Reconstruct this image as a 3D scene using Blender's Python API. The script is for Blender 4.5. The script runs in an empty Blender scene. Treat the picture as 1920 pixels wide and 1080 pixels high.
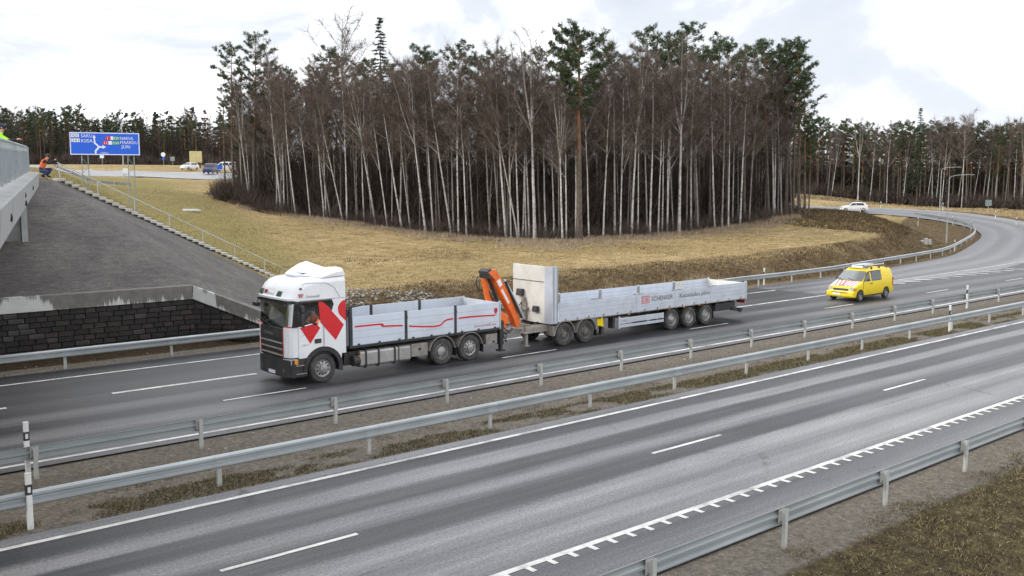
import bpy, bmesh, math, random
import numpy as np
from mathutils import Vector, Matrix, Euler

random.seed(7)
RNG = np.random.default_rng(7)
PI = math.pi
SC = bpy.context.scene
COL = SC.collection

# ------------------------------------------------------------------ camera
CAM_H = 7.2
HEAD = math.radians(49.63)                 # heading of the view, measured from the road axis (+X)
cd = bpy.data.cameras.new("camera")
cd.sensor_width = 36.0
cd.lens = 33.75
cd.clip_start = 0.1
cd.clip_end = 6000
cam = bpy.data.objects.new("camera", cd)
COL.objects.link(cam)
cam.location = (0, 0, CAM_H)
cam.rotation_euler = (math.radians(90 - 6.277), 0, HEAD - PI / 2)
SC.camera = cam
FWD = np.array([math.cos(HEAD), math.sin(HEAD)])     # away from the viewpoint
RGT = np.array([math.sin(HEAD), -math.cos(HEAD)])

# ------------------------------------------------------------------ light
SKYZ = 5.2
SUN_EL, SUN_AZ = 24.0, 150.0              # elevation; direction the light comes from, degrees from +X towards +Y
W = bpy.data.worlds.new("World")
SC.world = W
W.use_nodes = True
nt = W.node_tree
nt.nodes.clear()
def wn(t, **k):
    n = nt.nodes.new(t)
    for a, b in k.items():
        setattr(n, a, b)
    return n
wout = wn("ShaderNodeOutputWorld")
sky = wn("ShaderNodeTexSky", sky_type='NISHITA', sun_disc=False)
sky.sun_elevation = math.radians(SUN_EL)
sky.sun_rotation = math.radians(90 - SUN_AZ)
bg1 = wn("ShaderNodeBackground")
bg1.inputs[1].default_value = 0.1
nt.links.new(sky.outputs[0], bg1.inputs[0])
tc = wn("ShaderNodeTexCoord")
sep = wn("ShaderNodeSeparateXYZ")
nt.links.new(tc.outputs['Generated'], sep.inputs[0])
zad = wn("ShaderNodeMath", operation='ADD'); zad.inputs[1].default_value = 0.55
nt.links.new(sep.outputs[2], zad.inputs[0])
zmx = wn("ShaderNodeMath", operation='MAXIMUM'); zmx.inputs[1].default_value = 0.1
nt.links.new(zad.outputs[0], zmx.inputs[0])
comb = wn("ShaderNodeCombineXYZ")
for i in (0, 1):
    d = wn("ShaderNodeMath", operation='DIVIDE')
    nt.links.new(sep.outputs[i], d.inputs[0]); nt.links.new(zmx.outputs[0], d.inputs[1])
    nt.links.new(d.outputs[0], comb.inputs[i])
comb.inputs[2].default_value = SKYZ
cn = wn("ShaderNodeTexNoise")
cn.inputs['Scale'].default_value = 2.2; cn.inputs['Detail'].default_value = 9; cn.inputs['Roughness'].default_value = 0.58
cn.inputs['Distortion'].default_value = 0.35
nt.links.new(comb.outputs[0], cn.inputs['Vector'])
cr = wn("ShaderNodeValToRGB")
e = cr.color_ramp.elements
e[0].position = 0.385; e[0].color = (0.50, 0.525, 0.575, 1)
e[1].position = 0.56; e[1].color = (1.17, 1.19, 1.23, 1)
m_ = e.new(0.485); m_.color = (0.70, 0.72, 0.75, 1)
nt.links.new(cn.outputs['Fac'], cr.inputs[0])
bg2 = wn("ShaderNodeBackground")
bg2.inputs[1].default_value = 1.2
nt.links.new(cr.outputs[0], bg2.inputs[0])
cm = wn("ShaderNodeValToRGB")
cm.color_ramp.elements[0].position = 0.22; cm.color_ramp.elements[0].color = (0.6, 0.6, 0.6, 1)
cm.color_ramp.elements[1].position = 0.40; cm.color_ramp.elements[1].color = (1, 1, 1, 1)
nt.links.new(cn.outputs['Fac'], cm.inputs[0])
wm = wn("ShaderNodeMixShader")
nt.links.new(cm.outputs[0], wm.inputs[0])
nt.links.new(bg1.outputs[0], wm.inputs[1]); nt.links.new(bg2.outputs[0], wm.inputs[2])
nt.links.new(wm.outputs[0], wout.inputs[0])

sd = bpy.data.lights.new("sun", 'SUN')
sd.energy = 1.3
sd.angle = math.radians(14)
sd.color = (1.0, 0.94, 0.85)
sun = bpy.data.objects.new("sun", sd)
COL.objects.link(sun)
az, el = math.radians(SUN_AZ), math.radians(SUN_EL)
sdir = Vector((math.cos(az) * math.cos(el), math.sin(az) * math.cos(el), math.sin(el)))
sun.rotation_euler = sdir.to_track_quat('Z', 'Y').to_euler()
sun.location = (0, 0, 60)

SC.view_settings.view_transform = 'Standard'
SC.view_settings.look = 'None'
SC.view_settings.exposure = 0.55
SC.view_settings.gamma = 1.0
SC.view_settings.use_curve_mapping = False

# ------------------------------------------------------------------ materials
def mat_base(name, rough=0.6, metal=0.0, spec=0.5):
    m = bpy.data.materials.new(name)
    m.use_nodes = True
    n = m.node_tree.nodes
    p = n["Principled BSDF"]
    p.inputs['Roughness'].default_value = rough
    p.inputs['Metallic'].default_value = metal
    p.inputs['Specular IOR Level'].default_value = spec
    return m, m.node_tree, p

class NG:
    """small helper for wiring shader nodes"""
    def __init__(s, t): s.t = t
    def n(s, typ, ins=None, **k):
        x = s.t.nodes.new(typ)
        for a, b in k.items(): setattr(x, a, b)
        for a, b in (ins or {}).items():
            if isinstance(b, bpy.types.NodeSocket): s.t.links.new(b, x.inputs[a])
            else: x.inputs[a].default_value = b
        return x
    def math(s, op, a, b=0.0, c=None):
        ins = {0: a, 1: b}
        if c is not None: ins[2] = c
        return s.n("ShaderNodeMath", ins, operation=op).outputs[0]
    def noise(s, vec, scale, detail=4, rough=0.55):
        i = {'Scale': scale, 'Detail': detail, 'Roughness': rough}
        if vec is not None: i['Vector'] = vec
        return s.n("ShaderNodeTexNoise", i).outputs['Fac']
    def ramp(s, fac, stops, interp='LINEAR'):
        r = s.n("ShaderNodeValToRGB", {0: fac})
        r.color_ramp.interpolation = interp
        el = r.color_ramp.elements
        while len(el) < len(stops): el.new(0.5)
        for q, (p, c) in zip(el, stops):
            q.position = p
            q.color = (c, c, c, 1) if isinstance(c, (int, float)) else (*c, 1)
        return r.outputs[0]
    def mix(s, fac, a, b, mode='MIX'):
        x = s.n("ShaderNodeMix", data_type='RGBA', blend_type=mode)
        for idx, v in ((0, fac), (6, a), (7, b)):
            if isinstance(v, bpy.types.NodeSocket): s.t.links.new(v, x.inputs[idx])
            elif idx == 0: x.inputs[0].default_value = v
            else: x.inputs[idx].default_value = (*v, 1)
        return x.outputs[2]
    def bump(s, h, strength=0.3, dist=0.02):
        return s.n("ShaderNodeBump", {'Height': h, 'Strength': strength, 'Distance': dist}).outputs[0]
    def link(s, a, b): s.t.links.new(a, b)

def M(name, c1, c2=None, rough=0.6, metal=0.0, scale=6.0, bump=0.0, bscale=None, spec=0.5, dirt=None, dirt_amt=0.4, stretch=None, rvar=0.1):
    """painted / metal / stone material with two tone noise, roughness variation and optional grime"""
    m, t, p = mat_base(name, rough, metal, spec)
    g = NG(t)
    co = g.n("ShaderNodeTexCoord").outputs['Object']
    if stretch:
        co = g.n("ShaderNodeMapping", {'Vector': co, 'Scale': stretch}).outputs[0]
    c2 = c2 or tuple(x * 0.86 for x in c1)
    f = g.noise(co, scale, 5)
    f2 = g.ramp(f, [(0.32, 0.0), (0.68, 1.0)])
    col = g.mix(f2, c1, c2)
    if dirt:
        d = g.ramp(g.noise(co, scale * 0.37, 6, 0.65), [(0.45, 0.0), (0.75, dirt_amt)])
        col = g.mix(d, col, dirt)
    g.link(col, p.inputs['Base Color'])
    r = g.math('MULTIPLY_ADD', f, rvar * 2, rough - rvar)
    g.link(r, p.inputs['Roughness'])
    if bump:
        h = g.noise(co, bscale or scale * 5, 4)
        g.link(g.bump(h, bump, 0.02), p.inputs['Normal'])
    return m

def flat(name, c, rough=0.5, metal=0.0, spec=0.5):
    return M(name, c, tuple(x * 0.92 for x in c), rough, metal, scale=9, spec=spec, rvar=0.05)

def asphalt(name, bands, base=0.13, wet=0.0, attr=None):
    """worn asphalt with lengthwise wheel tracks; bands: list of (y, tone) across the road"""
    m, t, p = mat_base(name, 0.55, 0, 0.5 if attr else 0.27)
    g = NG(t)
    pos = g.n("ShaderNodeNewGeometry").outputs['Position']
    sx = g.n("ShaderNodeSeparateXYZ", {0: pos})
    X, Y = sx.outputs[0], sx.outputs[1]
    if attr: Y = g.n('ShaderNodeAttribute', attribute_name=attr).outputs['Fac']
    st = g.n("ShaderNodeMapping", {'Vector': pos, 'Scale': (0.06, 0.9, 1)}).outputs[0]
    wob = g.noise(st, 1.0, 5, 0.6)
    fine = g.noise(pos, 9.0, 5, 0.75)
    y0, y1 = bands[0][0], bands[-1][0]
    yy = g.math('ADD', Y, g.math('MULTIPLY', g.math('SUBTRACT', wob, 0.5), 0.9))
    yy = g.math('ADD', yy, g.math('MULTIPLY', g.math('SUBTRACT', fine, 0.5), 0.35))
    f = g.n("ShaderNodeMapRange", {0: yy, 1: y0, 2: y1}).outputs[0]
    tone = g.ramp(f, [((y - y0) / (y1 - y0), v) for y, v in bands])
    st2 = g.n("ShaderNodeMapping", {'Vector': pos, 'Scale': (0.12, 3.2, 1)}).outputs[0]
    streak = g.noise(st2, 1.0, 6, 0.62)
    patch = g.noise(pos, 0.16, 5, 0.6)
    tone = g.n("ShaderNodeMix", {0: g.ramp(patch, [(0.35, 0.0), (0.7, 0.45)]), 6: tone, 7: (0.42, 0.42, 0.42, 1)}, data_type='RGBA').outputs[2]
    k = g.math('ADD', g.n("ShaderNodeSeparateColor", {0: tone}).outputs[0], g.math('MULTIPLY', g.math('SUBTRACT', streak, 0.5), 0.55))
    k = g.math('MAXIMUM', g.math('MINIMUM', k, 1.0), 0.0)
    col = g.ramp(k, [(0.0, (base * 0.17, base * 0.17, base * 0.20)), (0.5, (base * 0.80, base * 0.80, base * 0.85)), (1.0, (base * 1.95, base * 1.94, base * 1.99))])
    # rusty brown specks and grit
    sp = g.noise(pos, 5.0, 8, 0.82)
    bm = g.math('MULTIPLY', g.ramp(sp, [(0.56, 0.0), (0.66, 0.75)]), g.ramp(g.noise(st, 1.7, 3), [(0.45, 0.0), (0.65, 1.0)]))
    col = g.mix(bm, col, (0.13, 0.105, 0.09))
    gr = g.noise(pos, 16.0, 6, 0.85)
    col = g.mix(0.8, col, g.mix(1.0, col, g.ramp(gr, [(0.30, 0.2), (0.7, 1.8)]), 'MULTIPLY'))
    # hairline cracks
    vo = g.n("ShaderNodeTexVoronoi", {'Vector': g.n("ShaderNodeMapping", {'Vector': pos, 'Scale': (0.10, 0.35, 1)}).outputs[0], 'Scale': 1.0, 'Randomness': 1.0}, feature='DISTANCE_TO_EDGE').outputs['Distance']
    vo2 = g.math('ADD', vo, g.math('MULTIPLY', g.math('SUBTRACT', g.noise(pos, 2.2, 5), 0.5), 0.05))
    ck = g.math('MULTIPLY', g.ramp(g.math('ABSOLUTE', vo2), [(0.0, 1.0), (0.006, 0.0)]), g.ramp(patch, [(0.5, 0.0), (0.6, 0.7)]))
    col = g.mix(ck, col, (0.03, 0.03, 0.03))
    g.link(col, p.inputs['Base Color'])
    rr = g.ramp(k, [(0.0, 0.50 - wet), (0.45, 0.54 - wet), (1.0, 0.66 - wet)])
    g.link(rr, p.inputs['Roughness'])
    g.link(g.bump(gr, 0.35, 0.012), p.inputs['Normal'])
    return m

def terrain_mat():
    m, t, p = mat_base("field_ground", 0.95, 0, 0.1)
    g = NG(t)
    pos = g.n("ShaderNodeNewGeometry").outputs['Position']
    big = g.noise(pos, 0.09, 6, 0.6)
    mid = g.noise(pos, 0.7, 6, 0.65)
    fin = g.noise(pos, 7.0, 5, 0.75)
    straw = g.ramp(mid, [(0.25, (0.19, 0.135, 0.065)), (0.5, (0.385, 0.285, 0.14)), (0.75, (0.50, 0.395, 0.22))])
    straw = g.mix(g.ramp(big, [(0.42, 0.0), (0.62, 0.6)]), straw, (0.215, 0.165, 0.065))
    tuf = g.noise(g.n("ShaderNodeMapping", {'Vector': pos, 'Scale': (1.1, 2.6, 1)}).outputs[0], 1.0, 7, 0.7)
    straw = g.mix(g.ramp(tuf, [(0.36, 0.75), (0.50, 0.0)]), straw, (0.115, 0.078, 0.033))
    straw = g.mix(g.ramp(tuf, [(0.58, 0.0), (0.72, 0.7)]), straw, (0.56, 0.46, 0.26))
    green = g.ramp(fin, [(0.25, (0.11, 0.100, 0.035)), (0.5, (0.225, 0.186, 0.072)), (0.8, (0.35, 0.275, 0.135))])
    brown = g.ramp(g.noise(pos, 2.3, 7, 0.75), [(0.28, (0.032, 0.022, 0.013)), (0.5, (0.125, 0.088, 0.047)), (0.75, (0.27, 0.195, 0.105))])
    moss = g.ramp(g.noise(pos, 3.1, 7, 0.75), [(0.32, (0.020, 0.015, 0.011)), (0.45, (0.060, 0.044, 0.027)), (0.57, (0.098, 0.080, 0.038)), (0.72, (0.22, 0.175, 0.10))])
    soil = g.ramp(g.noise(pos, 11.0, 6, 0.8), [(0.25, (0.085, 0.073, 0.060)), (0.5, (0.165, 0.145, 0.120)), (0.75, (0.27, 0.245, 0.21))])
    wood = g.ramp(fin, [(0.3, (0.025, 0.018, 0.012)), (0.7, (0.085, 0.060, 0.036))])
    col = straw
    edge = g.math('MULTIPLY', g.math('SUBTRACT', mid, 0.5), 0.8)
    for nm, c in (("green", green), ("bank", brown), ("wood", wood), ("moss", moss), ("soil", soil)):
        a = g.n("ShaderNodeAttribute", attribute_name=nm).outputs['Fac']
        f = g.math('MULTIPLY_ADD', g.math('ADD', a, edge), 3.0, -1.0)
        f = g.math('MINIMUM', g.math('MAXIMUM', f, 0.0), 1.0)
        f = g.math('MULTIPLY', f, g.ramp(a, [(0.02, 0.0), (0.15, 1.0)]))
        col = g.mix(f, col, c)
    col = g.mix(0.7, col, g.mix(1.0, col, g.ramp(fin, [(0.28, 0.45), (0.72, 1.5)]), 'MULTIPLY'))
    g.link(col, p.inputs['Base Color'])
    hh = g.math('ADD', g.math('MULTIPLY', fin, 0.6), mid)
    g.link(g.bump(hh, 0.9, 0.12), p.inputs['Normal'])
    return m

def island_mat(name, stops, rough=0.85, trans=0.0):
    """blades, needles, twigs: each piece takes its own tone"""
    m, t, p = mat_base(name, rough, 0, 0.25)
    g = NG(t)
    r = g.n("ShaderNodeNewGeometry").outputs['Random Per Island']
    co = g.n("ShaderNodeObjectInfo").outputs['Random']
    k = g.math('FRACT', g.math('ADD', r, co))
    g.link(g.ramp(k, stops), p.inputs['Base Color'])
    return m

def birch_mat(name="birch_bark", dk=0.0):
    m, t, p = mat_base(name, 0.75, 0, 0.3)
    g = NG(t)
    co = g.n("ShaderNodeTexCoord").outputs['Object']
    sx = g.n("ShaderNodeSeparateXYZ", {0: co})
    rnd = g.n("ShaderNodeObjectInfo").outputs['Random']
    off = g.n("ShaderNodeVectorMath", {0: co, 1: g.n("ShaderNodeCombineXYZ", {0: g.math('MULTIPLY', rnd, 37.0), 2: g.math('MULTIPLY', rnd, 91.0)}).outputs[0]}, operation='ADD').outputs[0]
    mk = g.noise(g.n("ShaderNodeMapping", {'Vector': off, 'Scale': (4, 4, 9)}).outputs[0], 1.0, 4, 0.7)
    big = g.noise(off, 0.8, 4, 0.6)
    base = g.ramp(big, [(0.25, (0.30, 0.27, 0.245)), (0.5, (0.60, 0.575, 0.54)), (0.75, (0.84, 0.83, 0.80))])
    base = g.mix(g.ramp(rnd, [(0.0, 0.75), (0.35, 0.20 + dk * 0.7), (1.0, dk * 0.7)]), base, (0.095, 0.075, 0.064))
    dark = g.ramp(mk, [(0.55, 0.0), (0.61, 1.0)])
    low = g.ramp(g.math('DIVIDE', sx.outputs[2], 20.0), [(0.0, 0.7), (0.04, 0.18), (0.3, 0.05), (0.75, 0.2), (0.95, 0.9)])
    col = g.mix(dark, base, (0.055, 0.045, 0.040))
    col = g.mix(g.math('MULTIPLY', low, 0.75), col, (0.13, 0.095, 0.075))
    g.link(col, p.inputs['Base Color'])
    return m

def pine_bark_mat(name="pine_bark", z0=0.38, z1=0.58, h=20.0):
    m, t, p = mat_base(name, 0.9, 0, 0.15)
    g = NG(t)
    co = g.n("ShaderNodeTexCoord").outputs['Object']
    sx = g.n("ShaderNodeSeparateXYZ", {0: co})
    nz = g.noise(g.n("ShaderNodeMapping", {'Vector': co, 'Scale': (6, 6, 1.6)}).outputs[0], 1.5, 5, 0.7)
    low = g.ramp(nz, [(0.3, (0.045, 0.036, 0.030)), (0.7, (0.20, 0.165, 0.135))])
    high = g.ramp(nz, [(0.3, (0.13, 0.062, 0.030)), (0.7, (0.34, 0.165, 0.075))])
    k = g.ramp(g.math('ADD', g.math('DIVIDE', sx.outputs[2], h), g.math('MULTIPLY', g.math('SUBTRACT', nz, 0.5), 0.12)), [(z0, 0.0), (z1, 1.0)])
    g.link(g.mix(k, low, high), p.inputs['Base Color'])
    g.link(g.bump(nz, 0.8, 0.05), p.inputs['Normal'])
    return m

def glass_mat(name, tint=(0.25, 0.30, 0.28), refl=0.12, rough=0.03):
    m = bpy.data.materials.new(name)
    m.use_nodes = True
    t = m.node_tree
    t.nodes.clear()
    g = NG(t)
    tr = g.n("ShaderNodeBsdfTransparent", {0: (*tint, 1)})
    gl = g.n("ShaderNodeBsdfGlossy", {'Color': (0.9, 0.95, 0.95, 1), 'Roughness': rough})
    fr = g.n("ShaderNodeFresnel", {'IOR': 1.5})
    f = g.math('MINIMUM', g.math('ADD', fr.outputs[0], refl), 1.0)
    mx = g.n("ShaderNodeMixShader", {0: f, 1: tr.outputs[0], 2: gl.outputs[0]})
    o = g.n("ShaderNodeOutputMaterial")
    t.links.new(mx.outputs[0], o.inputs[0])
    return m

def stained_concrete(name, c1, c2, stain, amt, z0, z1):
    """concrete cap with dark wet stains that run down from its top edge"""
    m, t, p = mat_base(name, 0.8, 0, 0.3)
    g = NG(t)
    pos = g.n("ShaderNodeNewGeometry").outputs['Position']
    sx = g.n("ShaderNodeSeparateXYZ", {0: pos})
    base = g.mix(g.ramp(g.noise(pos, 2.5, 6, 0.7), [(0.3, 0.0), (0.7, 1.0)]), c1, c2)
    colx = g.noise(g.n("ShaderNodeMapping", {'Vector': pos, 'Scale': (1.0, 0.6, 0.04)}).outputs[0], 2.6, 5, 0.8)
    lowx = g.noise(g.n("ShaderNodeMapping", {'Vector': pos, 'Scale': (1.0, 0.6, 0.0)}).outputs[0], 0.9, 2, 0.5)
    zz = g.math('SUBTRACT', sx.outputs[2], g.math('MULTIPLY', g.math('MAXIMUM', g.math('SUBTRACT', sx.outputs[0], 17.25), 0.0), -0.523))
    zf = g.n("ShaderNodeMapRange", {0: zz, 1: z0, 2: z1}).outputs[0]
    thr = g.n("ShaderNodeMapRange", {0: sx.outputs[0], 1: 10.6, 2: 11.5}).outputs[0]
    wing = g.n("ShaderNodeMapRange", {0: g.math('ABSOLUTE', g.math('SUBTRACT', sx.outputs[0], 17.6)), 1: 0.34, 2: 0.40}).outputs[0]
    thr = g.math('MULTIPLY', thr, wing)
    k = g.math('ADD', g.math('MULTIPLY', zf, 0.55), g.math('ADD', g.math('MULTIPLY', g.math('SUBTRACT', colx, 0.5), 1.9), g.math('MULTIPLY', g.math('SUBTRACT', lowx, 0.5), 1.2)))
    k = g.math('ADD', k, g.math('MULTIPLY', thr, 0.62))
    s = g.ramp(k, [(0.47, 0.0), (0.60, 0.88)])
    stn = g.mix(g.ramp(g.noise(pos, 3.0, 6, 0.7), [(0.35, 0.0), (0.7, 1.0)]), stain, (0.15, 0.14, 0.125))
    g.link(g.mix(s, base, stn), p.inputs['Base Color'])
    return m

def slope_mat():
    m, t, p = mat_base("slope_paving", 0.78, 0, 0.3)
    g = NG(t)
    pos = g.n("ShaderNodeNewGeometry").outputs['Position']
    a = g.noise(pos, 0.55, 6, 0.65); b = g.noise(g.n("ShaderNodeMapping", {'Vector': pos, 'Scale': (2.0, 5.0, 9.0)}).outputs[0], 1.0, 6, 0.75); c = g.noise(pos, 15.0, 6, 0.85)
    col = g.ramp(a, [(0.3, (0.090, 0.082, 0.078)), (0.55, (0.150, 0.136, 0.127)), (0.75, (0.195, 0.175, 0.160))])
    col = g.mix(g.ramp(b, [(0.40, 0.0), (0.68, 0.75)]), col, (0.050, 0.047, 0.048))
    col = g.mix(0.75, col, g.mix(1.0, col, g.ramp(c, [(0.3, 0.25), (0.7, 1.85)]), 'MULTIPLY'))
    g.link(col, p.inputs['Base Color'])
    g.link(g.bump(g.math('ADD', g.math('MULTIPLY', b, 1.0), g.math('MULTIPLY', c, 0.5)), 0.9, 0.10), p.inputs['Normal'])
    return m

MAT = {}
def mats():
    d = MAT
    d['white'] = M("white_paint", (0.80, 0.81, 0.82), (0.73, 0.74, 0.76), 0.28, scale=2.0, dirt=(0.45, 0.42, 0.38), dirt_amt=0.25)
    d['board'] = M("grey_white_board", (0.60, 0.65, 0.73), (0.54, 0.59, 0.67), 0.38, scale=1.2, dirt=(0.40, 0.39, 0.38), dirt_amt=0.45)
    d['alu'] = M("dull_aluminium", (0.58, 0.62, 0.69), (0.50, 0.54, 0.60), 0.42, 0.25, scale=2.5, dirt=(0.35, 0.33, 0.31), dirt_amt=0.4)
    d['alu_sunlit'] = M("sunlit_aluminium", (0.70, 0.69, 0.64), (0.62, 0.61, 0.57), 0.5, 0.1, scale=2.5, dirt=(0.35, 0.33, 0.29), dirt_amt=0.4)  # walls facing the sun: its warm light is put into the metal's colour
    d['steel_tank'] = M("brushed_tank", (0.55, 0.54, 0.52), (0.42, 0.41, 0.40), 0.36, 0.6, scale=3, dirt=(0.22, 0.20, 0.18), dirt_amt=0.5)
    d['dirty_metal'] = M("dirty_metal", (0.34, 0.32, 0.29), (0.22, 0.20, 0.18), 0.6, 0.2, scale=5, dirt=(0.16, 0.13, 0.10), dirt_amt=0.6, bump=0.1)
    d['black'] = M("black_plastic", (0.018, 0.019, 0.021), (0.03, 0.03, 0.032), 0.42, scale=5, dirt=(0.12, 0.11, 0.10), dirt_amt=0.35)
    d['chassis'] = M("dark_chassis", (0.028, 0.027, 0.027), (0.05, 0.046, 0.042), 0.65, scale=4, dirt=(0.13, 0.11, 0.09), dirt_amt=0.5)
    d['tyre'] = M("tyre_rubber", (0.030, 0.030, 0.031), (0.055, 0.053, 0.051), 0.8, scale=6, dirt=(0.15, 0.135, 0.12), dirt_amt=0.6, bump=0.15)
    d['rim'] = M("silver_rim", (0.46, 0.46, 0.46), (0.30, 0.29, 0.28), 0.42, 0.45, scale=9, dirt=(0.16, 0.14, 0.12), dirt_amt=0.5)
    d['rim_dirty'] = M("grimy_rim", (0.20, 0.19, 0.18), (0.12, 0.11, 0.10), 0.65, 0.2, scale=9)
    d['red'] = flat("red_film", (0.62, 0.012, 0.018), 0.34)
    d['dark_red'] = flat("dark_red_print", (0.42, 0.02, 0.03), 0.45)
    d['grey_print'] = flat("grey_print", (0.16, 0.16, 0.17), 0.5)
    d['black_print'] = flat("black_print", (0.02, 0.02, 0.022), 0.5)
    d['orange'] = M("orange_paint", (0.92, 0.19, 0.022), (0.80, 0.14, 0.018), 0.38, scale=4, dirt=(0.16, 0.06, 0.03), dirt_amt=0.4)
    d['faded_red'] = M("faded_red_film", (0.55, 0.13, 0.12), (0.46, 0.20, 0.18), 0.4, scale=7)
    d['yellow'] = M("yellow_paint", (0.86, 0.65, 0.008), (0.82, 0.60, 0.008), 0.28, scale=2, dirt=(0.42, 0.28, 0.06), dirt_amt=0.25)
    d['blue_paint'] = flat("blue_car_paint", (0.018, 0.026, 0.10), 0.25)
    d['cream'] = M("cream_box", (0.62, 0.56, 0.28), (0.52, 0.46, 0.22), 0.6, scale=1.5, dirt=(0.3, 0.25, 0.12))
    d['glass'] = glass_mat("tinted_glass", (0.10, 0.12, 0.115), 0.10)
    d['shield'] = glass_mat("windscreen_glass", (0.42, 0.48, 0.45), 0.22)
    d['van_glass'] = glass_mat("van_windscreen", (0.06, 0.075, 0.075), 0.20)
    d['clear'] = glass_mat("clear_side_glass", (0.92, 0.93, 0.93), 0.0)
    d['lens'] = M("headlamp_lens", (0.20, 0.205, 0.21), (0.07, 0.072, 0.075), 0.35, 0.0, scale=14)
    d['lamp_clear'] = M("clear_headlamp", (0.62, 0.63, 0.64), (0.38, 0.39, 0.40), 0.22, 0.0, scale=18)
    d['amber'] = flat("amber_lens", (0.80, 0.28, 0.01), 0.2)
    d['lamp_green'] = flat("dark_lamp_glass", (0.08, 0.12, 0.10), 0.1)
    d['galv'] = M("galvanised_steel", (0.43, 0.46, 0.47), (0.33, 0.36, 0.37), 0.42, 0.45, scale=1.4, dirt=(0.22, 0.22, 0.20), dirt_amt=0.45, stretch=(0.5, 1, 1))
    d['post'] = M("galvanised_post", (0.50, 0.51, 0.48), (0.38, 0.39, 0.37), 0.55, 0.15, scale=3, dirt=(0.24, 0.22, 0.17), dirt_amt=0.55)
    d['parapet'] = M("parapet_steel", (0.30, 0.35, 0.39), (0.24, 0.28, 0.31), 0.5, 0.3, scale=1.5, stretch=(3, 3, 0.4), dirt=(0.2, 0.22, 0.22), dirt_amt=0.4)
    d['concrete'] = M("bridge_concrete", (0.36, 0.37, 0.37), (0.28, 0.285, 0.285), 0.8, scale=1.1, bump=0.12, bscale=25, dirt=(0.22, 0.215, 0.20), dirt_amt=0.5)
    d['dark_concrete'] = M("damp_concrete", (0.20, 0.195, 0.185), (0.13, 0.127, 0.12), 0.85, scale=1.3, bump=0.15, dirt=(0.07, 0.068, 0.065), dirt_amt=0.6, stretch=(1, 1, 2))
    d['step'] = M("step_concrete", (0.50, 0.49, 0.46), (0.38, 0.37, 0.345), 0.85, scale=5, bump=0.1)
    d['cap'] = stained_concrete("stained_cap", (0.58, 0.59, 0.56), (0.46, 0.47, 0.45), (0.075, 0.068, 0.058), 0.2, 1.9, 2.5)
    d['brick'] = M("dark_block", (0.011, 0.010, 0.010), (0.032, 0.028, 0.026), 0.9, scale=3.5, bump=0.5, bscale=14)
    d['brick_b'] = M("brown_block", (0.020, 0.0155, 0.014), (0.050, 0.040, 0.036), 0.9, scale=3.5, bump=0.5, bscale=14)
    d['brick_c'] = M("grey_block", (0.085, 0.079, 0.074), (0.045, 0.041, 0.039), 0.9, scale=3.5, bump=0.5, bscale=14)
    d['marking'] = M("road_paint", (0.74, 0.73, 0.70), (0.56, 0.55, 0.53), 0.6, scale=3, dirt=(0.16, 0.158, 0.155), dirt_amt=0.95)
    d['post_white'] = M("delineator_white", (0.80, 0.80, 0.78), (0.68, 0.68, 0.66), 0.5, scale=5, dirt=(0.4, 0.37, 0.32), dirt_amt=0.4)
    d['sign_blue'] = flat("sign_blue", (0.004, 0.115, 0.72), 0.4)
    d['sign_white'] = flat("sign_white", (0.80, 0.82, 0.84), 0.4)
    d['sign_green'] = flat("sign_green", (0.02, 0.30, 0.12), 0.4)
    d['sign_back'] = M("sign_back_grey", (0.26, 0.31, 0.30), (0.20, 0.24, 0.235), 0.5, 0.2)
    d['hi_orange'] = flat("hi_vis_orange", (0.85, 0.19, 0.05), 0.7)
    d['hi_yellow'] = flat("hi_vis_yellow", (0.42, 0.90, 0.03), 0.7)
    d['reflect'] = flat("reflective_band", (0.72, 0.72, 0.70), 0.4)
    d['jacket'] = flat("dark_jacket", (0.022, 0.022, 0.032), 0.85)
    d['jeans'] = flat("dark_jeans", (0.030, 0.042, 0.105), 0.85)
    d['skin'] = flat("skin", (0.52, 0.30, 0.215), 0.55)
    d['hair'] = flat("dark_hair", (0.030, 0.022, 0.018), 0.7)
    d['cap_blue'] = flat("dark_blue_cap", (0.02, 0.025, 0.06), 0.8)
    d['birch'] = birch_mat()
    d['birch_dark'] = birch_mat("brown_birch_bark", 1.0)
    d['pine_bark'] = pine_bark_mat()
    d['spruce_bark'] = M("dark_bark", (0.085, 0.066, 0.052), (0.05, 0.04, 0.033), 0.95, scale=4, bump=0.4)
    d['twig'] = island_mat("birch_twigs", [(0.0, (0.070, 0.051, 0.043)), (0.5, (0.132, 0.100, 0.083)), (1.0, (0.24, 0.195, 0.165))])
    d['brush'] = island_mat("brush_twigs", [(0.0, (0.028, 0.020, 0.017)), (0.5, (0.068, 0.050, 0.042)), (1.0, (0.135, 0.102, 0.082))])
    d['needle'] = island_mat("pine_needles", [(0.0, (0.032, 0.050, 0.028)), (0.5, (0.068, 0.096, 0.047)), (1.0, (0.130, 0.158, 0.078))])
    d['needle_dark'] = island_mat("spruce_needles", [(0.0, (0.022, 0.034, 0.020)), (0.5, (0.042, 0.060, 0.032)), (1.0, (0.075, 0.098, 0.052))])
    d['straw'] = island_mat("straw_blades", [(0.0, (0.21, 0.15, 0.075)), (0.5, (0.40, 0.30, 0.155)), (1.0, (0.60, 0.49, 0.30))])
    d['greenblade'] = island_mat("green_blades", [(0.0, (0.13, 0.115, 0.04)), (0.5, (0.255, 0.21, 0.085)), (1.0, (0.45, 0.36, 0.19))])
    d['brownblade'] = island_mat("brown_blades", [(0.0, (0.045, 0.030, 0.016)), (0.5, (0.12, 0.083, 0.042)), (1.0, (0.26, 0.19, 0.10))])
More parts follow.
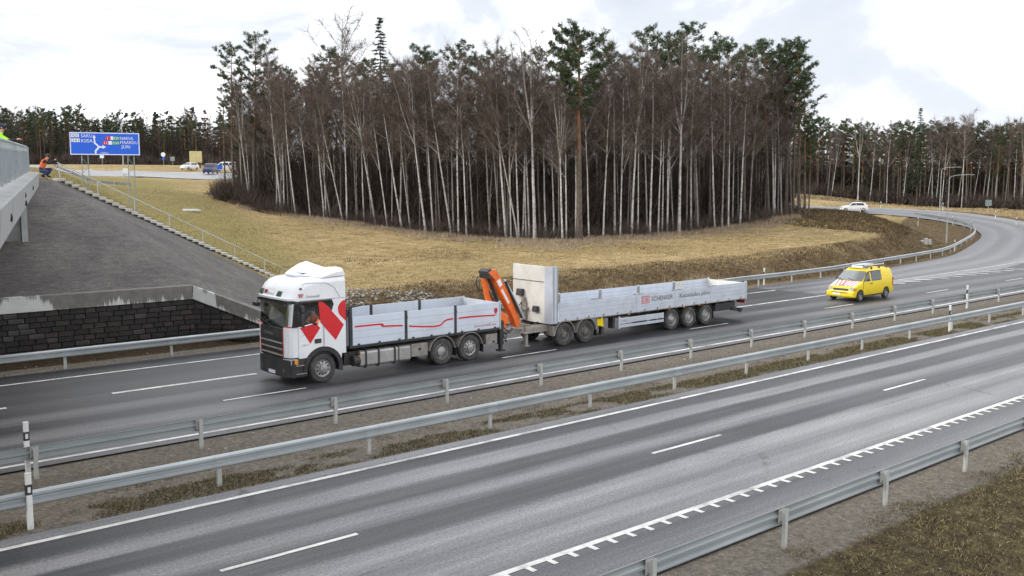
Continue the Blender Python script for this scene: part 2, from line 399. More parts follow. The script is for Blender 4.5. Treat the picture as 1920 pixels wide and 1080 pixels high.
    d['mossblade'] = island_mat("mossy_blades", [(0.0, (0.028, 0.021, 0.014)), (0.4, (0.085, 0.064, 0.036)), (0.7, (0.130, 0.122, 0.045)), (1.0, (0.42, 0.34, 0.20))])
    d['reed'] = island_mat("dry_reeds", [(0.0, (0.22, 0.16, 0.10)), (0.5, (0.38, 0.29, 0.19)), (1.0, (0.56, 0.47, 0.35))])
    d['stone'] = island_mat("rubble_stones", [(0.0, (0.07, 0.062, 0.052)), (0.55, (0.17, 0.155, 0.135)), (1.0, (0.48, 0.465, 0.43))])
    d['terrain'] = terrain_mat()
    d['slope'] = slope_mat()
    d['far_road'] = M("pale_far_road", (0.27, 0.27, 0.27), (0.20, 0.20, 0.205), 0.5, scale=0.2)
    d['interior'] = flat("dark_interior", (0.022, 0.022, 0.024), 0.8)
    # bands across the carriageways, (y, tone) from the near kerb outwards
    d['road_near'] = asphalt("asphalt_near", [(10.9, 0.60), (11.5, 0.72), (12.25, 0.55), (12.9, 0.26), (13.3, 0.70), (13.9, 0.95), (14.7, 0.62), (15.3, 1.0), (15.75, 0.74), (15.95, 0.14), (16.75, 0.14), (16.95, 0.50), (17.3, 0.84), (17.65, 0.68), (17.85, 0.12), (18.55, 0.12), (18.8, 0.86), (19.35, 0.74), (19.6, 0.10), (20.4, 0.14), (20.6, 0.8), (21.0, 0.8)], 0.152, 0.02)
    d['road_far'] = asphalt("asphalt_far", [(25.9, 0.62), (26.4, 0.66), (26.9, 0.66), (27.5, 0.72), (27.8, 0.25), (28.3, 0.35), (28.8, 0.82), (29.5, 0.66), (29.8, 0.10), (30.6, 0.10), (31.0, 0.60), (31.7, 0.66), (32.2, 0.12), (32.8, 0.22), (33.3, 0.34), (34.0, 0.12), (34.8, 0.26), (35.6, 0.10), (36.6, 0.18), (37.4, 0.10), (39.2, 0.08)], 0.112, 0.06)
    d['road_ramp'] = asphalt("asphalt_ramp", [(0.0, 0.30), (0.8, 0.36), (1.7, 0.62), (2.3, 0.16), (3.0, 0.22), (3.7, 0.60), (4.4, 0.58), (5.0, 0.20), (5.6, 0.28), (6.3, 0.72), (7.5, 0.62)], 0.15, 0.14, 'across')
mats()

# ------------------------------------------------------------------ mesh builder
def root_loc(o):
    v = Vector((0, 0, 0))
    while o is not None:
        v = v + Vector(o.location)
        o = o.parent
    return v

class MB:
    """collects shapes given in world coordinates and links them as one mesh object"""
    def __init__(s): s.v, s.f, s.m = [], [], []
    def add(s, vs, fs, mi=0):
        b = len(s.v)
        s.v += [tuple(map(float, p)) for p in vs]
        s.f += [tuple(i + b for i in f) for f in fs]
        s.m += [mi] * len(fs)
        return s
    def box(s, x0, x1, y0, y1, z0, z1, mi=0):
        return s.add([(x0, y0, z0), (x1, y0, z0), (x1, y1, z0), (x0, y1, z0), (x0, y0, z1), (x1, y0, z1), (x1, y1, z1), (x0, y1, z1)],
                     [(0, 3, 2, 1), (4, 5, 6, 7), (0, 1, 5, 4), (1, 2, 6, 5), (2, 3, 7, 6), (3, 0, 4, 7)], mi)
    def hexa(s, p, mi=0):
        return s.add(p, [(0, 3, 2, 1), (4, 5, 6, 7), (0, 1, 5, 4), (1, 2, 6, 5), (2, 3, 7, 6), (3, 0, 4, 7)], mi)
    def prism(s, poly, ax, a, b, mi=0):
        """poly in the plane across axis ax ('x','y','z'), pulled from a to b"""
        f = {'y': lambda p, t: (p[0], t, p[1]), 'x': lambda p, t: (t, p[0], p[1]), 'z': lambda p, t: (p[0], p[1], t)}[ax]
        n = len(poly)
        vs = [f(p, a) for p in poly] + [f(p, b) for p in poly]
        fs = [tuple(range(n)), tuple(range(2 * n - 1, n - 1, -1))]
        fs += [(i, i + n, (i + 1) % n + n, (i + 1) % n) for i in range(n)]
        return s.add(vs, fs, mi)
    def tube(s, pts, r, n=8, mi=0, cap=True):
        pts = [Vector(p) for p in pts]
        if not hasattr(r, '__len__'): r = [r] * len(pts)
        vs, fs = [], []
        ref = Vector((0.31, 0.17, 0.93))
        for i, p in enumerate(pts):
            d = (pts[min(i + 1, len(pts) - 1)] - pts[max(i - 1, 0)]).normalized()
            rr = ref if abs(d.dot(ref)) < 0.94 else Vector((1, 0, 0))
            u = d.cross(rr).normalized(); w = d.cross(u)
            for k in range(n):
                a = 2 * PI * k / n
                vs.append(p + (u * math.cos(a) + w * math.sin(a)) * r[i])
        for i in range(len(pts) - 1):
            for k in range(n):
                fs.append((i * n + k, i * n + (k + 1) % n, (i + 1) * n + (k + 1) % n, (i + 1) * n + k))
        if cap:
            fs.append(tuple(range(n - 1, -1, -1)))
            fs.append(tuple(range((len(pts) - 1) * n, len(pts) * n)))
        return s.add(vs, fs, mi)
    def lathe(s, prof, c, n=24, mi=0, axis='y'):
        """prof: (radius, offset along axis)"""
        vs, fs = [], []
        for r, h in prof:
            for k in range(n):
                a = 2 * PI * k / n
                if axis == 'y': vs.append((c[0] + r * math.cos(a), c[1] + h, c[2] + r * math.sin(a)))
                elif axis == 'z': vs.append((c[0] + r * math.cos(a), c[1] + r * math.sin(a), c[2] + h))
                else: vs.append((c[0] + h, c[1] + r * math.cos(a), c[2] + r * math.sin(a)))
        for i in range(len(prof) - 1):
            for k in range(n):
                fs.append((i * n + k, i * n + (k + 1) % n, (i + 1) * n + (k + 1) % n, (i + 1) * n + k))
        return s.add(vs, fs, mi)
    def grid(s, rows, mi=0):
        nr, nc = len(rows), len(rows[0])
        vs = [p for r in rows for p in r]
        return s.add(vs, [(i * nc + j, i * nc + j + 1, (i + 1) * nc + j + 1, (i + 1) * nc + j) for i in range(nr - 1) for j in range(nc - 1)], mi)
    def ribbon(s, pts, w, mi=0):
        """flat strip in plan, pts (x,y,z)"""
        rows = []
        for i, p in enumerate(pts):
            a, b = pts[max(i - 1, 0)], pts[min(i + 1, len(pts) - 1)]
            d = Vector((b[0] - a[0], b[1] - a[1], 0)).normalized()
            nrm = Vector((-d.y, d.x, 0)) * (w / 2)
            q = Vector(p)
            rows.append([q + nrm, q - nrm])
        return s.grid(rows, mi)
    def build(s, name, mat, parent=None, loc=None, smooth=False, bevel=0.0, seg=2, kind=None):
        me = bpy.data.meshes.new(name)
        o = bpy.data.objects.new(name, me)
        COL.objects.link(o)
        if parent is not None:
            o.parent = parent
            org = root_loc(parent)
        else:
            org = Vector(loc) if loc is not None else Vector((0, 0, 0))
            o.location = org
        me.from_pydata([(p[0] - org[0], p[1] - org[1], p[2] - org[2]) for p in s.v], [], s.f)
        ml = mat if isinstance(mat, (list, tuple)) else [mat]
        for m in ml: me.materials.append(MAT[m] if isinstance(m, str) else m)
        if len(ml) > 1: me.polygons.foreach_set('material_index', s.m)
        bm = bmesh.new(); bm.from_mesh(me)
        bmesh.ops.recalc_face_normals(bm, faces=bm.faces)
        bm.to_mesh(me); bm.free()
        if smooth:
            me.polygons.foreach_set('use_smooth', [True] * len(me.polygons))
            me.set_sharp_from_angle(angle=math.radians(38))
        if bevel:
            b = o.modifiers.new("bevel", 'BEVEL')
            b.width = bevel; b.segments = seg; b.limit_method = 'ANGLE'; b.angle_limit = math.radians(35)
        if kind: o['kind'] = kind
        return o

def tag(o, label=None, cat=None, group=None, kind=None):
    if label: o['label'] = label
    if cat: o['category'] = cat
    if group: o['group'] = group
    if kind: o['kind'] = kind
    return o

def thing(name, label, cat, loc=(0, 0, 0), group=None):
    o = bpy.data.objects.new(name, None)
    o.empty_display_size = 0.2
    COL.objects.link(o)
    o.location = loc
    return tag(o, label, cat, group)

def inst(src, parent=None, loc=(0, 0, 0), rot=None):
    c = src.copy()
    COL.objects.link(c)
    c.parent = parent
    c.location = loc
    if rot is not None: c.rotation_euler = rot
    return c

def np_mesh(name, V, F, mat, nside=3, parent=None, loc=(0, 0, 0), kind=None, mi=None):
    """fast mesh from arrays, all faces with nside corners"""
    me = bpy.data.meshes.new(name)
    V = np.asarray(V, dtype=np.float32); F = np.asarray(F, dtype=np.int32)
    me.vertices.add(len(V)); me.vertices.foreach_set('co', V.ravel())
    me.loops.add(F.size); me.loops.foreach_set('vertex_index', F.ravel())
    me.polygons.add(len(F))
    me.polygons.foreach_set('loop_start', np.arange(0, F.size, nside, dtype=np.int32))
    me.polygons.foreach_set('loop_total', np.full(len(F), nside, dtype=np.int32))
    ml = mat if isinstance(mat, (list, tuple)) else [mat]
    for m in ml: me.materials.append(MAT[m] if isinstance(m, str) else m)
    if mi is not None: me.polygons.foreach_set('material_index', np.asarray(mi, dtype=np.int32))
    me.update(calc_edges=True)
    o = bpy.data.objects.new(name, me)
    COL.objects.link(o)
    o.parent = parent
    o.location = loc
    if kind: o['kind'] = kind
    return o

def text(s, name, mat, origin, xdir, ydir, size, parent, width=None, depth=0.003, label=None):
    """flat lettering: origin = lower left corner, xdir = reading direction, ydir = up"""
    cu = bpy.data.curves.new("lettering", 'FONT')
    cu.body = s; cu.size = 1.0; cu.extrude = 0.0
    cu.resolution_u = 2
    tmp = bpy.data.objects.new("lettering", cu)
    COL.objects.link(tmp)
    dg = bpy.context.evaluated_depsgraph_get()
    me = bpy.data.meshes.new_from_object(tmp.evaluated_get(dg))
    bpy.data.objects.remove(tmp); bpy.data.curves.remove(cu)
    co = np.array([v.co[:] for v in me.vertices])
    x0, x1 = co[:, 0].min(), co[:, 0].max(); y0 = 0.0; yh = 0.70
    sx = (width / (x1 - x0)) if width else size / yh
    sy = size / yh
    X = Vector(xdir).normalized(); Y = Vector(ydir).normalized(); Z = X.cross(Y)
    org = root_loc(parent)
    for v in me.vertices:
        q = Vector(origin) + X * ((v.co.x - x0) * sx) + Y * ((v.co.y - y0) * sy) + Z * depth
        v.co = q - org
    me.materials.clear(); me.materials.append(MAT[mat])
    o = bpy.data.objects.new(name, me)
    COL.objects.link(o); o.parent = parent
    if label: o['label'] = label
    return o

def catmull(pts, step=1.0):
    pts = [np.array(p, float) for p in pts]
    P = [2 * pts[0] - pts[1]] + pts + [2 * pts[-1] - pts[-2]]
    out = []
    for i in range(1, len(P) - 2):
        a, b, c, d = P[i - 1:i + 3]
        n = max(2, int(np.linalg.norm(c - b) / step))
        for k in range(n):
            t = k / n
            out.append(0.5 * ((2 * b) + (-a + c) * t + (2 * a - 5 * b + 4 * c - d) * t * t + (-a + 3 * b - 3 * c + d) * t ** 3))
    out.append(P[-2])
    return np.array(out)

# ------------------------------------------------------------------ ground shape
def sstep(a, b, x):
    t = np.clip((x - a) / (b - a), 0, 1)
    return t * t * (3 - 2 * t)

_PERM = np.random.default_rng(3).random((256, 256)).astype(np.float32)
def vnoise(x, y):
    xi = np.floor(x).astype(int); yi = np.floor(y).astype(int)
    fx = x - xi; fy = y - yi
    fx = fx * fx * (3 - 2 * fx); fy = fy * fy * (3 - 2 * fy)
    g = lambda a, b: _PERM[a & 255, b & 255]
    return (g(xi, yi) * (1 - fx) + g(xi + 1, yi) * fx) * (1 - fy) + (g(xi, yi + 1) * (1 - fx) + g(xi + 1, yi + 1) * fx) * fy
def fbm(x, y, o=4):
    s = 0; a = 0.5
    for _ in range(o):
        s = s + a * (vnoise(x, y) - 0.5); x = x * 2.03 + 17; y = y * 2.03 + 31; a *= 0.5
    return s

CTRL = np.array([
    (49.8, 110, 4.9), (49.6, 97.5, 3.8), (52.9, 84.1, 2.7), (55.7, 74.2, 1.83), (61, 64.2, 1.58), (74.4, 62.1, 2.03), (93.5, 61.3, 3.3),
    (36, 45.8, 1.3), (43.8, 46, 1.4), (61, 44.8, 1.6), (78, 45.6, 1.9), (97.9, 51.1, 2.4), (28.8, 46, 1.3), (20, 47, 1.3),
    (95.7, 58.7, 3.2), (107, 60.5, 3.3), (112, 55, 0.7), (120.3, 57.8, 0.6), (126, 66, 1.0), (129, 74, 1.5), (118, 68, 1.3), (106, 78, 3.4), (122, 78, 1.8),
    (131, 53.5, 1.2), (146, 68, 2.2), (147, 79.5, 3.0), (137.6, 89.5, 3.9), (112, 100, 4.8), (96, 115, 6.0), (88, 160, 8.2),
    (223, 145, 4.4), (211, 109, 2.0), (204, 83, 1.5), (165, 71, 1.6), (180, 130, 4.0), (150, 180, 7.5),
    (59, 160, 7.8), (35.4, 88, 4.6), (33.2, 72.5, 2.6), (35.6, 63.9, 1.7), (28, 52, 1.3), (40, 118, 6.0),
    (27.6, 171.9, 8.2), (47, 155, 8.2), (74.8, 131.2, 8.0), (30.6, 236.6, 10.5), (101.3, 177.4, 9.4), (77, 315, 11.8), (123, 276, 12.3),
    (75, 90, 2.4), (80, 115, 5.0), (66, 135, 6.4),
    (-60, 180, 9.0), (-60, 320, 11.5), (-60, 80, 8.0), (260, 260, 9.0), (330, 100, 4.5), (330, 40, 2.0), (200, 45, 0.8), (150, 42, 0.5), (300, 400, 11), (0, 450, 12), (450, 250, 9), (160, 380, 12),
])
def _tps_fit(C, reg=1.5):
    P = C[:, :2] / 50.0; n = len(P)
    d = np.linalg.norm(P[:, None] - P[None], axis=2)
    K = np.where(d > 0, d * d * np.log(d + 1e-12), 0) + np.eye(n) * reg * 1e-3
    A = np.zeros((n + 3, n + 3)); A[:n, :n] = K; A[:n, n] = 1; A[:n, n + 1:] = P; A[n, :n] = 1; A[n + 1:, :n] = P.T
    return np.linalg.solve(A, np.concatenate([C[:, 2], np.zeros(3)])), P
_TW, _TP = _tps_fit(CTRL)
def tps(x, y):
    sh = np.shape(x); q = np.stack([np.ravel(x), np.ravel(y)], 1) / 50.0
    out = np.zeros(len(q))
    for i in range(0, len(q), 20000):
        b = q[i:i + 20000]
        d2 = ((b[:, None] - _TP[None]) ** 2).sum(2)
        K = 0.5 * d2 * np.log(d2 + 1e-12)
        out[i:i + 20000] = K @ _TW[:-3] + _TW[-3] + b @ _TW[-2:]
    return np.clip(out.reshape(sh), 0.1, 14)

RAMP_RAIL = [(55, 40.0, 0), (61, 40.1, 0), (66, 40.4, 0), (71, 41.1, 0), (80, 42.4, 0), (87, 43.5, 0.0), (95, 45.0, 0.02), (106, 48.4, 0.2), (117, 52.0, 0.6), (125, 55.8, 0.9), (131, 60.2, 1.25), (134.8, 65, 1.65), (137.4, 70, 2.0),
             (138.8, 74.5, 2.2), (138.3, 78, 2.4), (135, 81, 2.62), (128, 84, 3.1), (113, 91, 4.3), (99, 104, 5.3), (89, 125, 6.5), (83, 160, 8.0)]
RP = catmull(RAMP_RAIL, 1.2)
_dx = np.gradient(RP[:, 0]); _dy = np.gradient(RP[:, 1]); _l = np.hypot(_dx, _dy)
RN = np.stack([_dy / _l, -_dx / _l], 1)                 # to the outer side of the bend
RE = 0.72 * sstep(0.15, 1.2, RP[:, 2])                  # the bend is banked, its outer edge higher
RC = np.column_stack([RP[:, :2] + RN * 4.55, RP[:, 2] + RE * .5, RN, RE])  # centre of the ramp
_sel = RC[:, 0] > 84
RCF = np.concatenate([RC[_sel & (np.arange(len(RC)) < len(RC) // 2)], RC[np.arange(len(RC)) >= len(RC) // 2]])

CREST = np.array([(-60, 45.5), (20, 45.8), (36, 45.6), (44, 45.9), (61, 44.6), (78, 45.4), (88, 47.4), (98, 51.1), (106, 56.0), (110, 62), (200, 90)])
def crest_y(x): return np.interp(x, CREST[:, 0], CREST[:, 1])

WOOD = [(48.0, 111), (48.6, 97.5), (52.2, 83.8), (55.3, 73.4), (61, 63.6), (74.4, 61.5), (93.5, 60.6), (100, 68), (104, 82), (94, 96), (80, 118), (68, 140), (54, 130)]
def in_poly(x, y, P):
    r = np.zeros(np.shape(x), bool)
    for (x0, y0), (x1, y1) in zip(P, P[1:] + P[:1]):
        c = ((y0 > y) != (y1 > y)) & (x < (x1 - x0) * (y - y0) / (y1 - y0 + 1e-12) + x0)
        r ^= c
    return r

def edge_x(y): return 14.4 + 0.272 * (y - 53.8)          # right shoulder of the approach embankment
def height(x, y):
    x = np.asarray(x, float); y = np.asarray(y, float)
    f = tps(x, y)
    # approach embankment behind the bridge end
    top = 7.42 + 0.020 * (y - 54)
    emb = np.minimum(top, top - 0.47 * (x - edge_x(y)) - 0.22)
    emb = np.where(y > 53.6, emb, -5)
    f = np.maximum(f, emb)
    # bank down to the road, crest follows CREST
    yc = crest_y(x)
    b = sstep(0, 1, (y - 41.0) / np.maximum(yc + 0.6 - 41.0, 1.5))
    f = np.where(y < yc + 0.6, f * b, f)
    f = np.where(y < 41.0, 0.0, f)
    # paved slope patch: stay beneath it
    under = np.where((x < 27) & (y < 55.6) & (y > 41), np.minimum(2.45, 2.45 - 1.0 * (x - 17.2)) + 0.45 * (y - 43.2) - 0.6, 99)
    under = np.where(x < 20.5, under, 99)
    under = np.maximum(under, -0.06)
    f = np.minimum(f, np.where((x < 19) & (y < 42.95), 0, 99))
    f = np.where(x < 20.5, np.minimum(f, under), f)
    # ramp bed
    calm = np.zeros(f.shape)
    m = (x > 70) & (y > 38) & (y < 175) & (x < 165)
    if np.any(m):
        xs, ys = x[m], y[m]
        d = np.full(xs.shape, 1e9); zz = np.zeros(xs.shape)
        for c in RCF[::2]:
            q = np.hypot(xs - c[0], ys - c[1]); k = q < d
            d[k] = q[k]; zz[k] = c[2] + c[5] * np.clip((xs[k] - c[0]) * c[3] + (ys[k] - c[1]) * c[4], -5, 5) / 7.5
        w = 1 - sstep(5.4, 9.5, d)
        f[m] = f[m] * (1 - w) + (zz - 0.05) * w
        calm[m] = w
    # near verge falls away from the road
    f = np.where(y < 9.4, -0.10 * (9.4 - y), f)
    f = np.where((y >= 9.4) & (y < 41.0), 0.0, f) - 0.05
    # small bumps
    rough = 0.17 * sstep(41, 43, y) + 0.16 * sstep(9.6, 8.4, y) + 0.05 * sstep(21.2, 22, y) * sstep(25.6, 24.6, y)
    bankz = sstep(41, 42.5, y) * (1 - sstep(yc - 0.5, yc + 2.0, y)) * (x > 22)
    bumps = rough * (fbm(x * 0.9, y * 0.9, 4) * 1.3) + bankz * 0.55 * fbm(x * 0.42 + 5, y * 0.55, 4)
    bumps = bumps + sstep(46, 60, y) * 0.9 * fbm(x * 0.06, y * 0.06, 3) * sstep(30, 38, x)
    return f + bumps * (1 - calm)

def spaced(a, b, fine0, fine1, step, grow=1.12):
    mid = list(np.arange(fine0, fine1, step))
    s = step; p = fine1; hi = []
    while p < b: hi.append(p); s *= grow; p += s
    hi.append(b)
    s = step; p = fine0; lo = []
    while p > a: s *= grow; p -= s; lo.append(max(p, a))
    return np.array(sorted(set(lo + mid + hi)))

def build_ground():
    xs = spaced(-2500, 2600, 8, 142, 0.5, 1.10)
    ys = np.array(sorted(set(np.round(np.concatenate([spaced(-1200, 20, 3.5, 10.5, 0.2, 1.3), np.arange(10.6, 21, 1.4), np.arange(21, 26, 0.25), np.arange(26, 40.5, 2.4), spaced(40.6, 2600, 40.6, 92, 0.45, 1.08)]), 3))))
    gx, gy = np.meshgrid(xs, ys)
    gz = height(gx, gy)
    V = np.stack([gx.ravel(), gy.ravel(), gz.ravel()], 1)
    nr, nc = gx.shape
    i = np.arange((nr - 1) * (nc - 1)); r = i // (nc - 1); c = i % (nc - 1)
    F = np.stack([r * nc + c, r * nc + c + 1, (r + 1) * nc + c + 1, (r + 1) * nc + c], 1)
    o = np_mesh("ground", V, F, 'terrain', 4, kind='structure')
    me = o.data
    me.polygons.foreach_set('use_smooth', np.ones(len(F), bool))
    x, y = V[:, 0], V[:, 1]
    yc = crest_y(x)
    bank = sstep(40.0, 40.5, y) * (1 - sstep(yc - 0.8, yc + 2.4, y + 2.2 * fbm(x * .22, y * .22 + 9, 4)))
    bank = np.maximum(bank, 0.75 * in_poly(x, y, [(92, 57), (104, 54), (108, 62), (104, 76), (97, 66)]))
    green = sstep(8, -6, (x - 33) - 0.28 * (y - 60)) * 0.75 * sstep(50, 56, y) * sstep(175, 150, y)
    shaded_soil = sstep(40.1, 40.8, y) * (y < 43.6) * sstep(21, 18.5, x)  # dark soil at the wall foot, the shade there put into its colour
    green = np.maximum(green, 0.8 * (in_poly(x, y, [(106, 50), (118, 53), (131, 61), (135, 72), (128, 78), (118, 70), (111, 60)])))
    soil = sstep(9.4, 10.2, y) * (1 - sstep(40.2, 40.7, y))
    moss = (1 - sstep(9.6, 10.5, y)) + 0.62 * sstep(21.0, 21.4, y) * (1 - sstep(22.2, 22.9, y)) * (fbm(x * 0.5, y * 1.2, 3) > -0.05)
    wood = sstep(0, 1, in_poly(x, y, WOOD).astype(float)) + ((y > 170) & (x > 120)) * 1.0 + (y > 262) * 1.0 + ((x > 196) & (y > 84 + 0.8 * (x - 204) - 2) & (y > 70)) * 1.0 + shaded_soil  # forest floor tone, also lent to the shaded soil by the wall
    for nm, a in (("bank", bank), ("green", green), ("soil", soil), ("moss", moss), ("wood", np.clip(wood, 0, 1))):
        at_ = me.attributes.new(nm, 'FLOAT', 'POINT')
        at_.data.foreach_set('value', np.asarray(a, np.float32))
    return o
build_ground()

# ------------------------------------------------------------------ carriageways and paint
def strip_mesh(name, xs, y0, y1, z, mat, parent=None, kind='structure'):
    mb = MB()
    mb.grid([[(x, y0, z), (x, (y0 + y1) / 2, z), (x, y1, z)] for x in xs])
    return mb.build(name, mat, parent, kind=kind)
RX = list(np.arange(-120, 421, 20.0))
road1 = strip_mesh("road", RX, 11.3, 20.95, 0.0, 'road_near')
road2 = strip_mesh("road", RX, 25.95, 39.05, 0.0, 'road_far')
mb = MB(); rows = []
for i in range(len(RP)):
    p, n_, z = RP[i, :2], RN[i], RP[i, 2]
    a = p + n_ * 0.8; b = p + n_ * 8.3
    if p[0] < 100 and i < len(RP) // 2:
        lim = 34.25
        b = np.array([b[0], max(b[1], lim)])
        if a[1] < b[1]: b[1] = a[1] - 0.1
    rows.append([(*(a + (b - a) * t), z + RE[i] * t + 0.006) for t in (0, 0.33, 0.66, 1)])
mb.grid(rows)
ramp = mb.build("ramp_road", 'road_ramp', kind='structure')
_a = ramp.data.attributes.new('across', 'FLOAT', 'POINT')
_a.data.foreach_set('value', np.tile(np.array([0, .33, .66, 1], np.float32) * 7.5, len(rows)))

def paint(parent, x0, x1, y, w=0.14, y2=None, z=0.008):
    y2 = y if y2 is None else y2
    m = MB(); n = max(1, int((x1 - x0) / 20))
    m.grid([[(x0 + (x1 - x0) * i / n, y + (y2 - y) * i / n - w / 2, z), (x0 + (x1 - x0) * i / n, y + (y2 - y) * i / n + w / 2, z)] for i in range(n + 1)])
    return m.build("lane_marking", 'marking', parent)
paint(road1, -120, 420, 20.4, 0.16)
paint(road1, -120, 420, 13.12, 0.16)
for k in range(-3, 8):
    x = 19.05 + 12.05 * k
    paint(road1, x, x + 2.95, 16.62, 0.12)
tooth = None
for k in range(0, 95):
    x = 7.0 + 0.55 * k
    if tooth is None:
        t_ = MB(); t_.hexa([(x, 12.82, 0.004), (x + 0.12, 12.82, 0.004), (x + 0.12, 13.04, 0.004), (x, 13.04, 0.004), (x, 12.82, 0.010), (x + 0.12, 12.82, 0.010), (x + 0.12, 13.04, 0.010), (x, 13.04, 0.010)])
        tooth = t_.build("rumble_marking", 'marking', road1); x_first = x
    else:
        inst(tooth, road1, (x - x_first, 0, 0))
paint(road2, -120, 420, 26.42, 0.16)
paint(road2, -120, 55, 37.35, 0.15)
for k in range(-3, 8):
    x = 12.95 + 12.05 * k
    paint(road2, x, x + 3.05, 30.02, 0.12)
for x0, x1 in ((-19, -13.5), (-5.0, 0.2), (1.9, 7.2), (10.5, 15.8), (19.1, 24.4), (27.7, 33), (36.3, 41.6)):
    paint(road2, x0, x1, 33.52, 0.22)
paint(road2, 45.5, 62.5, 33.62, 0.2)
for k in range(11):
    x = 63.5 + 2.05 * k; y = 34.0 - 0.09 * k
    m = MB(); m.add([(x, y - 0.05, 0.0105), (x + 0.42, y - 0.05, 0.0105), (x - 0.35, y + 1.15, 0.0105), (x - 0.77, y + 1.15, 0.0105)], [(0, 1, 2, 3)])
    m.build("gore_marking", 'marking', road2)
m = MB(); m.ribbon([(63.5, 35.3, 0.0115), (75, 35.6, 0.0115), (86, 36.0, 0.0115), (100, 37.2, 0.0115)], 0.13)
m.build("gore_marking", 'marking', road2)

# the road past the roundabout, on the higher ground to the left
mb = MB(); rows = []
for s in np.linspace(-0.62, -0.20, 26):
    r = []
    for d in (166, 174, 183, 192):
        p = FWD * d + RGT * s * d
        r.append((p[0], p[1], float(height(np.array([p[0]]), np.array([p[1]]))[0]) + 0.09))
    rows.append(r)
mb.grid(rows)
mb.build("roundabout_road", 'far_road', kind='structure')

# ------------------------------------------------------------------ bridge
BU = np.array([0.2625, 0.9649]); BN = np.array([0.9649, -0.2625])     # along the bridge / out of its side
def bp(y, off, z): 
    q = np.array([-1.30 + 0.272 * y, y]) + BN * off
    return (q[0], q[1], z)
def bz(y): return 6.40 + 0.0255 * y
bridge = thing("bridge", "concrete road bridge with steel parapet crossing above the carriageway", "bridge", (11, 47, 0))
mb = MB()
ye = 51.6
def bar(mb, y0, y1, o0, o1, z0, z1, mi=0):
    mb.hexa([bp(y0, o0, bz(y0) + z0), bp(y0, o1, bz(y0) + z0), bp(y1, o1, bz(y1) + z0), bp(y1, o0, bz(y1) + z0),
             bp(y0, o0, bz(y0) + z1), bp(y0, o1, bz(y0) + z1), bp(y1, o1, bz(y1) + z1), bp(y1, o0, bz(y1) + z1)], mi)
mb.hexa([bp(-4, -0.35, bz(-4) - 0.72), bp(-4, 0.36, bz(-4) - 0.72), bp(ye, 0.36, bz(ye) - 0.72), bp(ye, -0.35, bz(ye) - 0.72),
         bp(-4, -0.35, bz(-4) + 0.04), bp(-4, 0.42, bz(-4) - 0.03), bp(ye, 0.42, bz(ye) - 0.03), bp(ye, -0.35, bz(ye) + 0.04)])
mb.build("edge_beam", 'concrete', bridge, bevel=0.03)
mb = MB(); bar(mb, -4, 60, -11.0, -0.36, -0.5, 0.0); mb.build("deck", 'dark_concrete', bridge)
mb = MB()
for off in (-2.2, -5.0, -8.0): bar(mb, -4, 47.55, off - 0.35, off + 0.35, -1.35, -0.51)
mb.build("girder", 'dark_concrete', bridge)
for yy, dz in ((29.5, -0.30), (29.9, -0.55), (20.5, -0.4), (38.5, -0.38)):
    m = MB(); q = bp(yy, 0.372, bz(yy) + dz)
    m.lathe([(0.0, 0.0), (0.075, 0.0), (0.085, 0.035), (0.0, 0.036)], (q[0], q[1], q[2]), 10, axis='x')
    m.build("drain_outlet", 'black', bridge)
mb = MB(); mb.prism([(-8, 47.62), (11.25, 47.62), (11.45, 48.3), (-8, 48.3)], 'z', 3.6, bz(47.6) - 0.5); mb.build("abutment", 'dark_concrete', bridge)
mb = MB(); mb.prism([(11.26, 47.55), (11.52, 47.55), (12.6, 52.0), (12.3, 52.0)], 'z', 4.3, bz(48) - 0.73); mb.build("wing_wall", 'concrete', bridge)
par = MB(); bar(par, -4, ye - 0.6, -0.06, 0.0, 0.93, 0.99); bar(par, -4, ye - 0.6, -0.06, 0.0, 0.10, 0.16)
parapet = par.build("parapet", 'galv', bridge)
mb = MB(); mb.tube([bp(-4, -0.03, bz(-4) + 1.2), bp(ye - 2.5, -0.03, bz(ye - 2.5) + 1.2), bp(ye - 1.1, -0.03, bz(ye) + 1.14), bp(ye - 0.62, -0.03, bz(ye) + 1.0), bp(ye - 0.62, -0.03, bz(ye) + 0.03)], 0.038, 8)
mb.build("handrail", 'galv', parapet, smooth=True)
for k in range(0, 27):
    y = 2.0 + k * 1.88
    m = MB(); bar(m, y, y + 0.07, -0.06, 0.02, 0.02, 1.19); m.build("parapet_post", 'galv', parapet)
mb = MB()
for k in range(0, 330):
    y = 14.0 + k * 0.112
    bar(mb, y, y + 0.022, -0.045, -0.012, 0.15, 0.94)
mb.build("baluster", 'parapet', parapet, kind='stuff')
mb = MB(); bar(mb, 10, ye - 0.65, -0.010, -0.004, 0.17, 0.92); mb.build("mesh_panel", 'parapet', parapet)

# ------------------------------------------------------------------ paved slope with its wall
BK = [(0, (-14, 43.32, 2.43)), (0.3, (9, 43.32, 2.43)), (0.52, (16.3, 43.32, 2.43)), (0.6, (17.25, 43.25, 2.43)), (0.72, (18.1, 42.25, 1.93)), (1, (19.5, 40.75, 1.30))]
TK = [(0, (-14, 54, 7.35)), (0.3, (6, 54, 7.38)), (0.52, (12.4, 53.9, 7.40)), (0.6, (14.2, 54.0, 7.42)), (0.72, (17.4, 54.2, 5.95)), (1, (26.9, 54.45, 1.30))]
def along(K, t):
    ks = [k for k, _ in K]
    return np.array([np.interp(t, ks, [p[i] for _, p in K]) for i in range(3)])
mb = MB(); rows = []
for t in np.linspace(0, 1, 90):
    b, q = along(BK, t), along(TK, t)
    r = []
    for s in np.linspace(0, 1, 30):
        p = b + (q - b) * s
        w = math.sin(PI * s)
        p = p + np.array([0, 0, w * 0.10 * float(fbm(np.array([p[0] * 0.7]), np.array([p[1] * 0.7]), 4)[0]) + w * 0.12])
        r.append(tuple(p))
    rows.append(r)
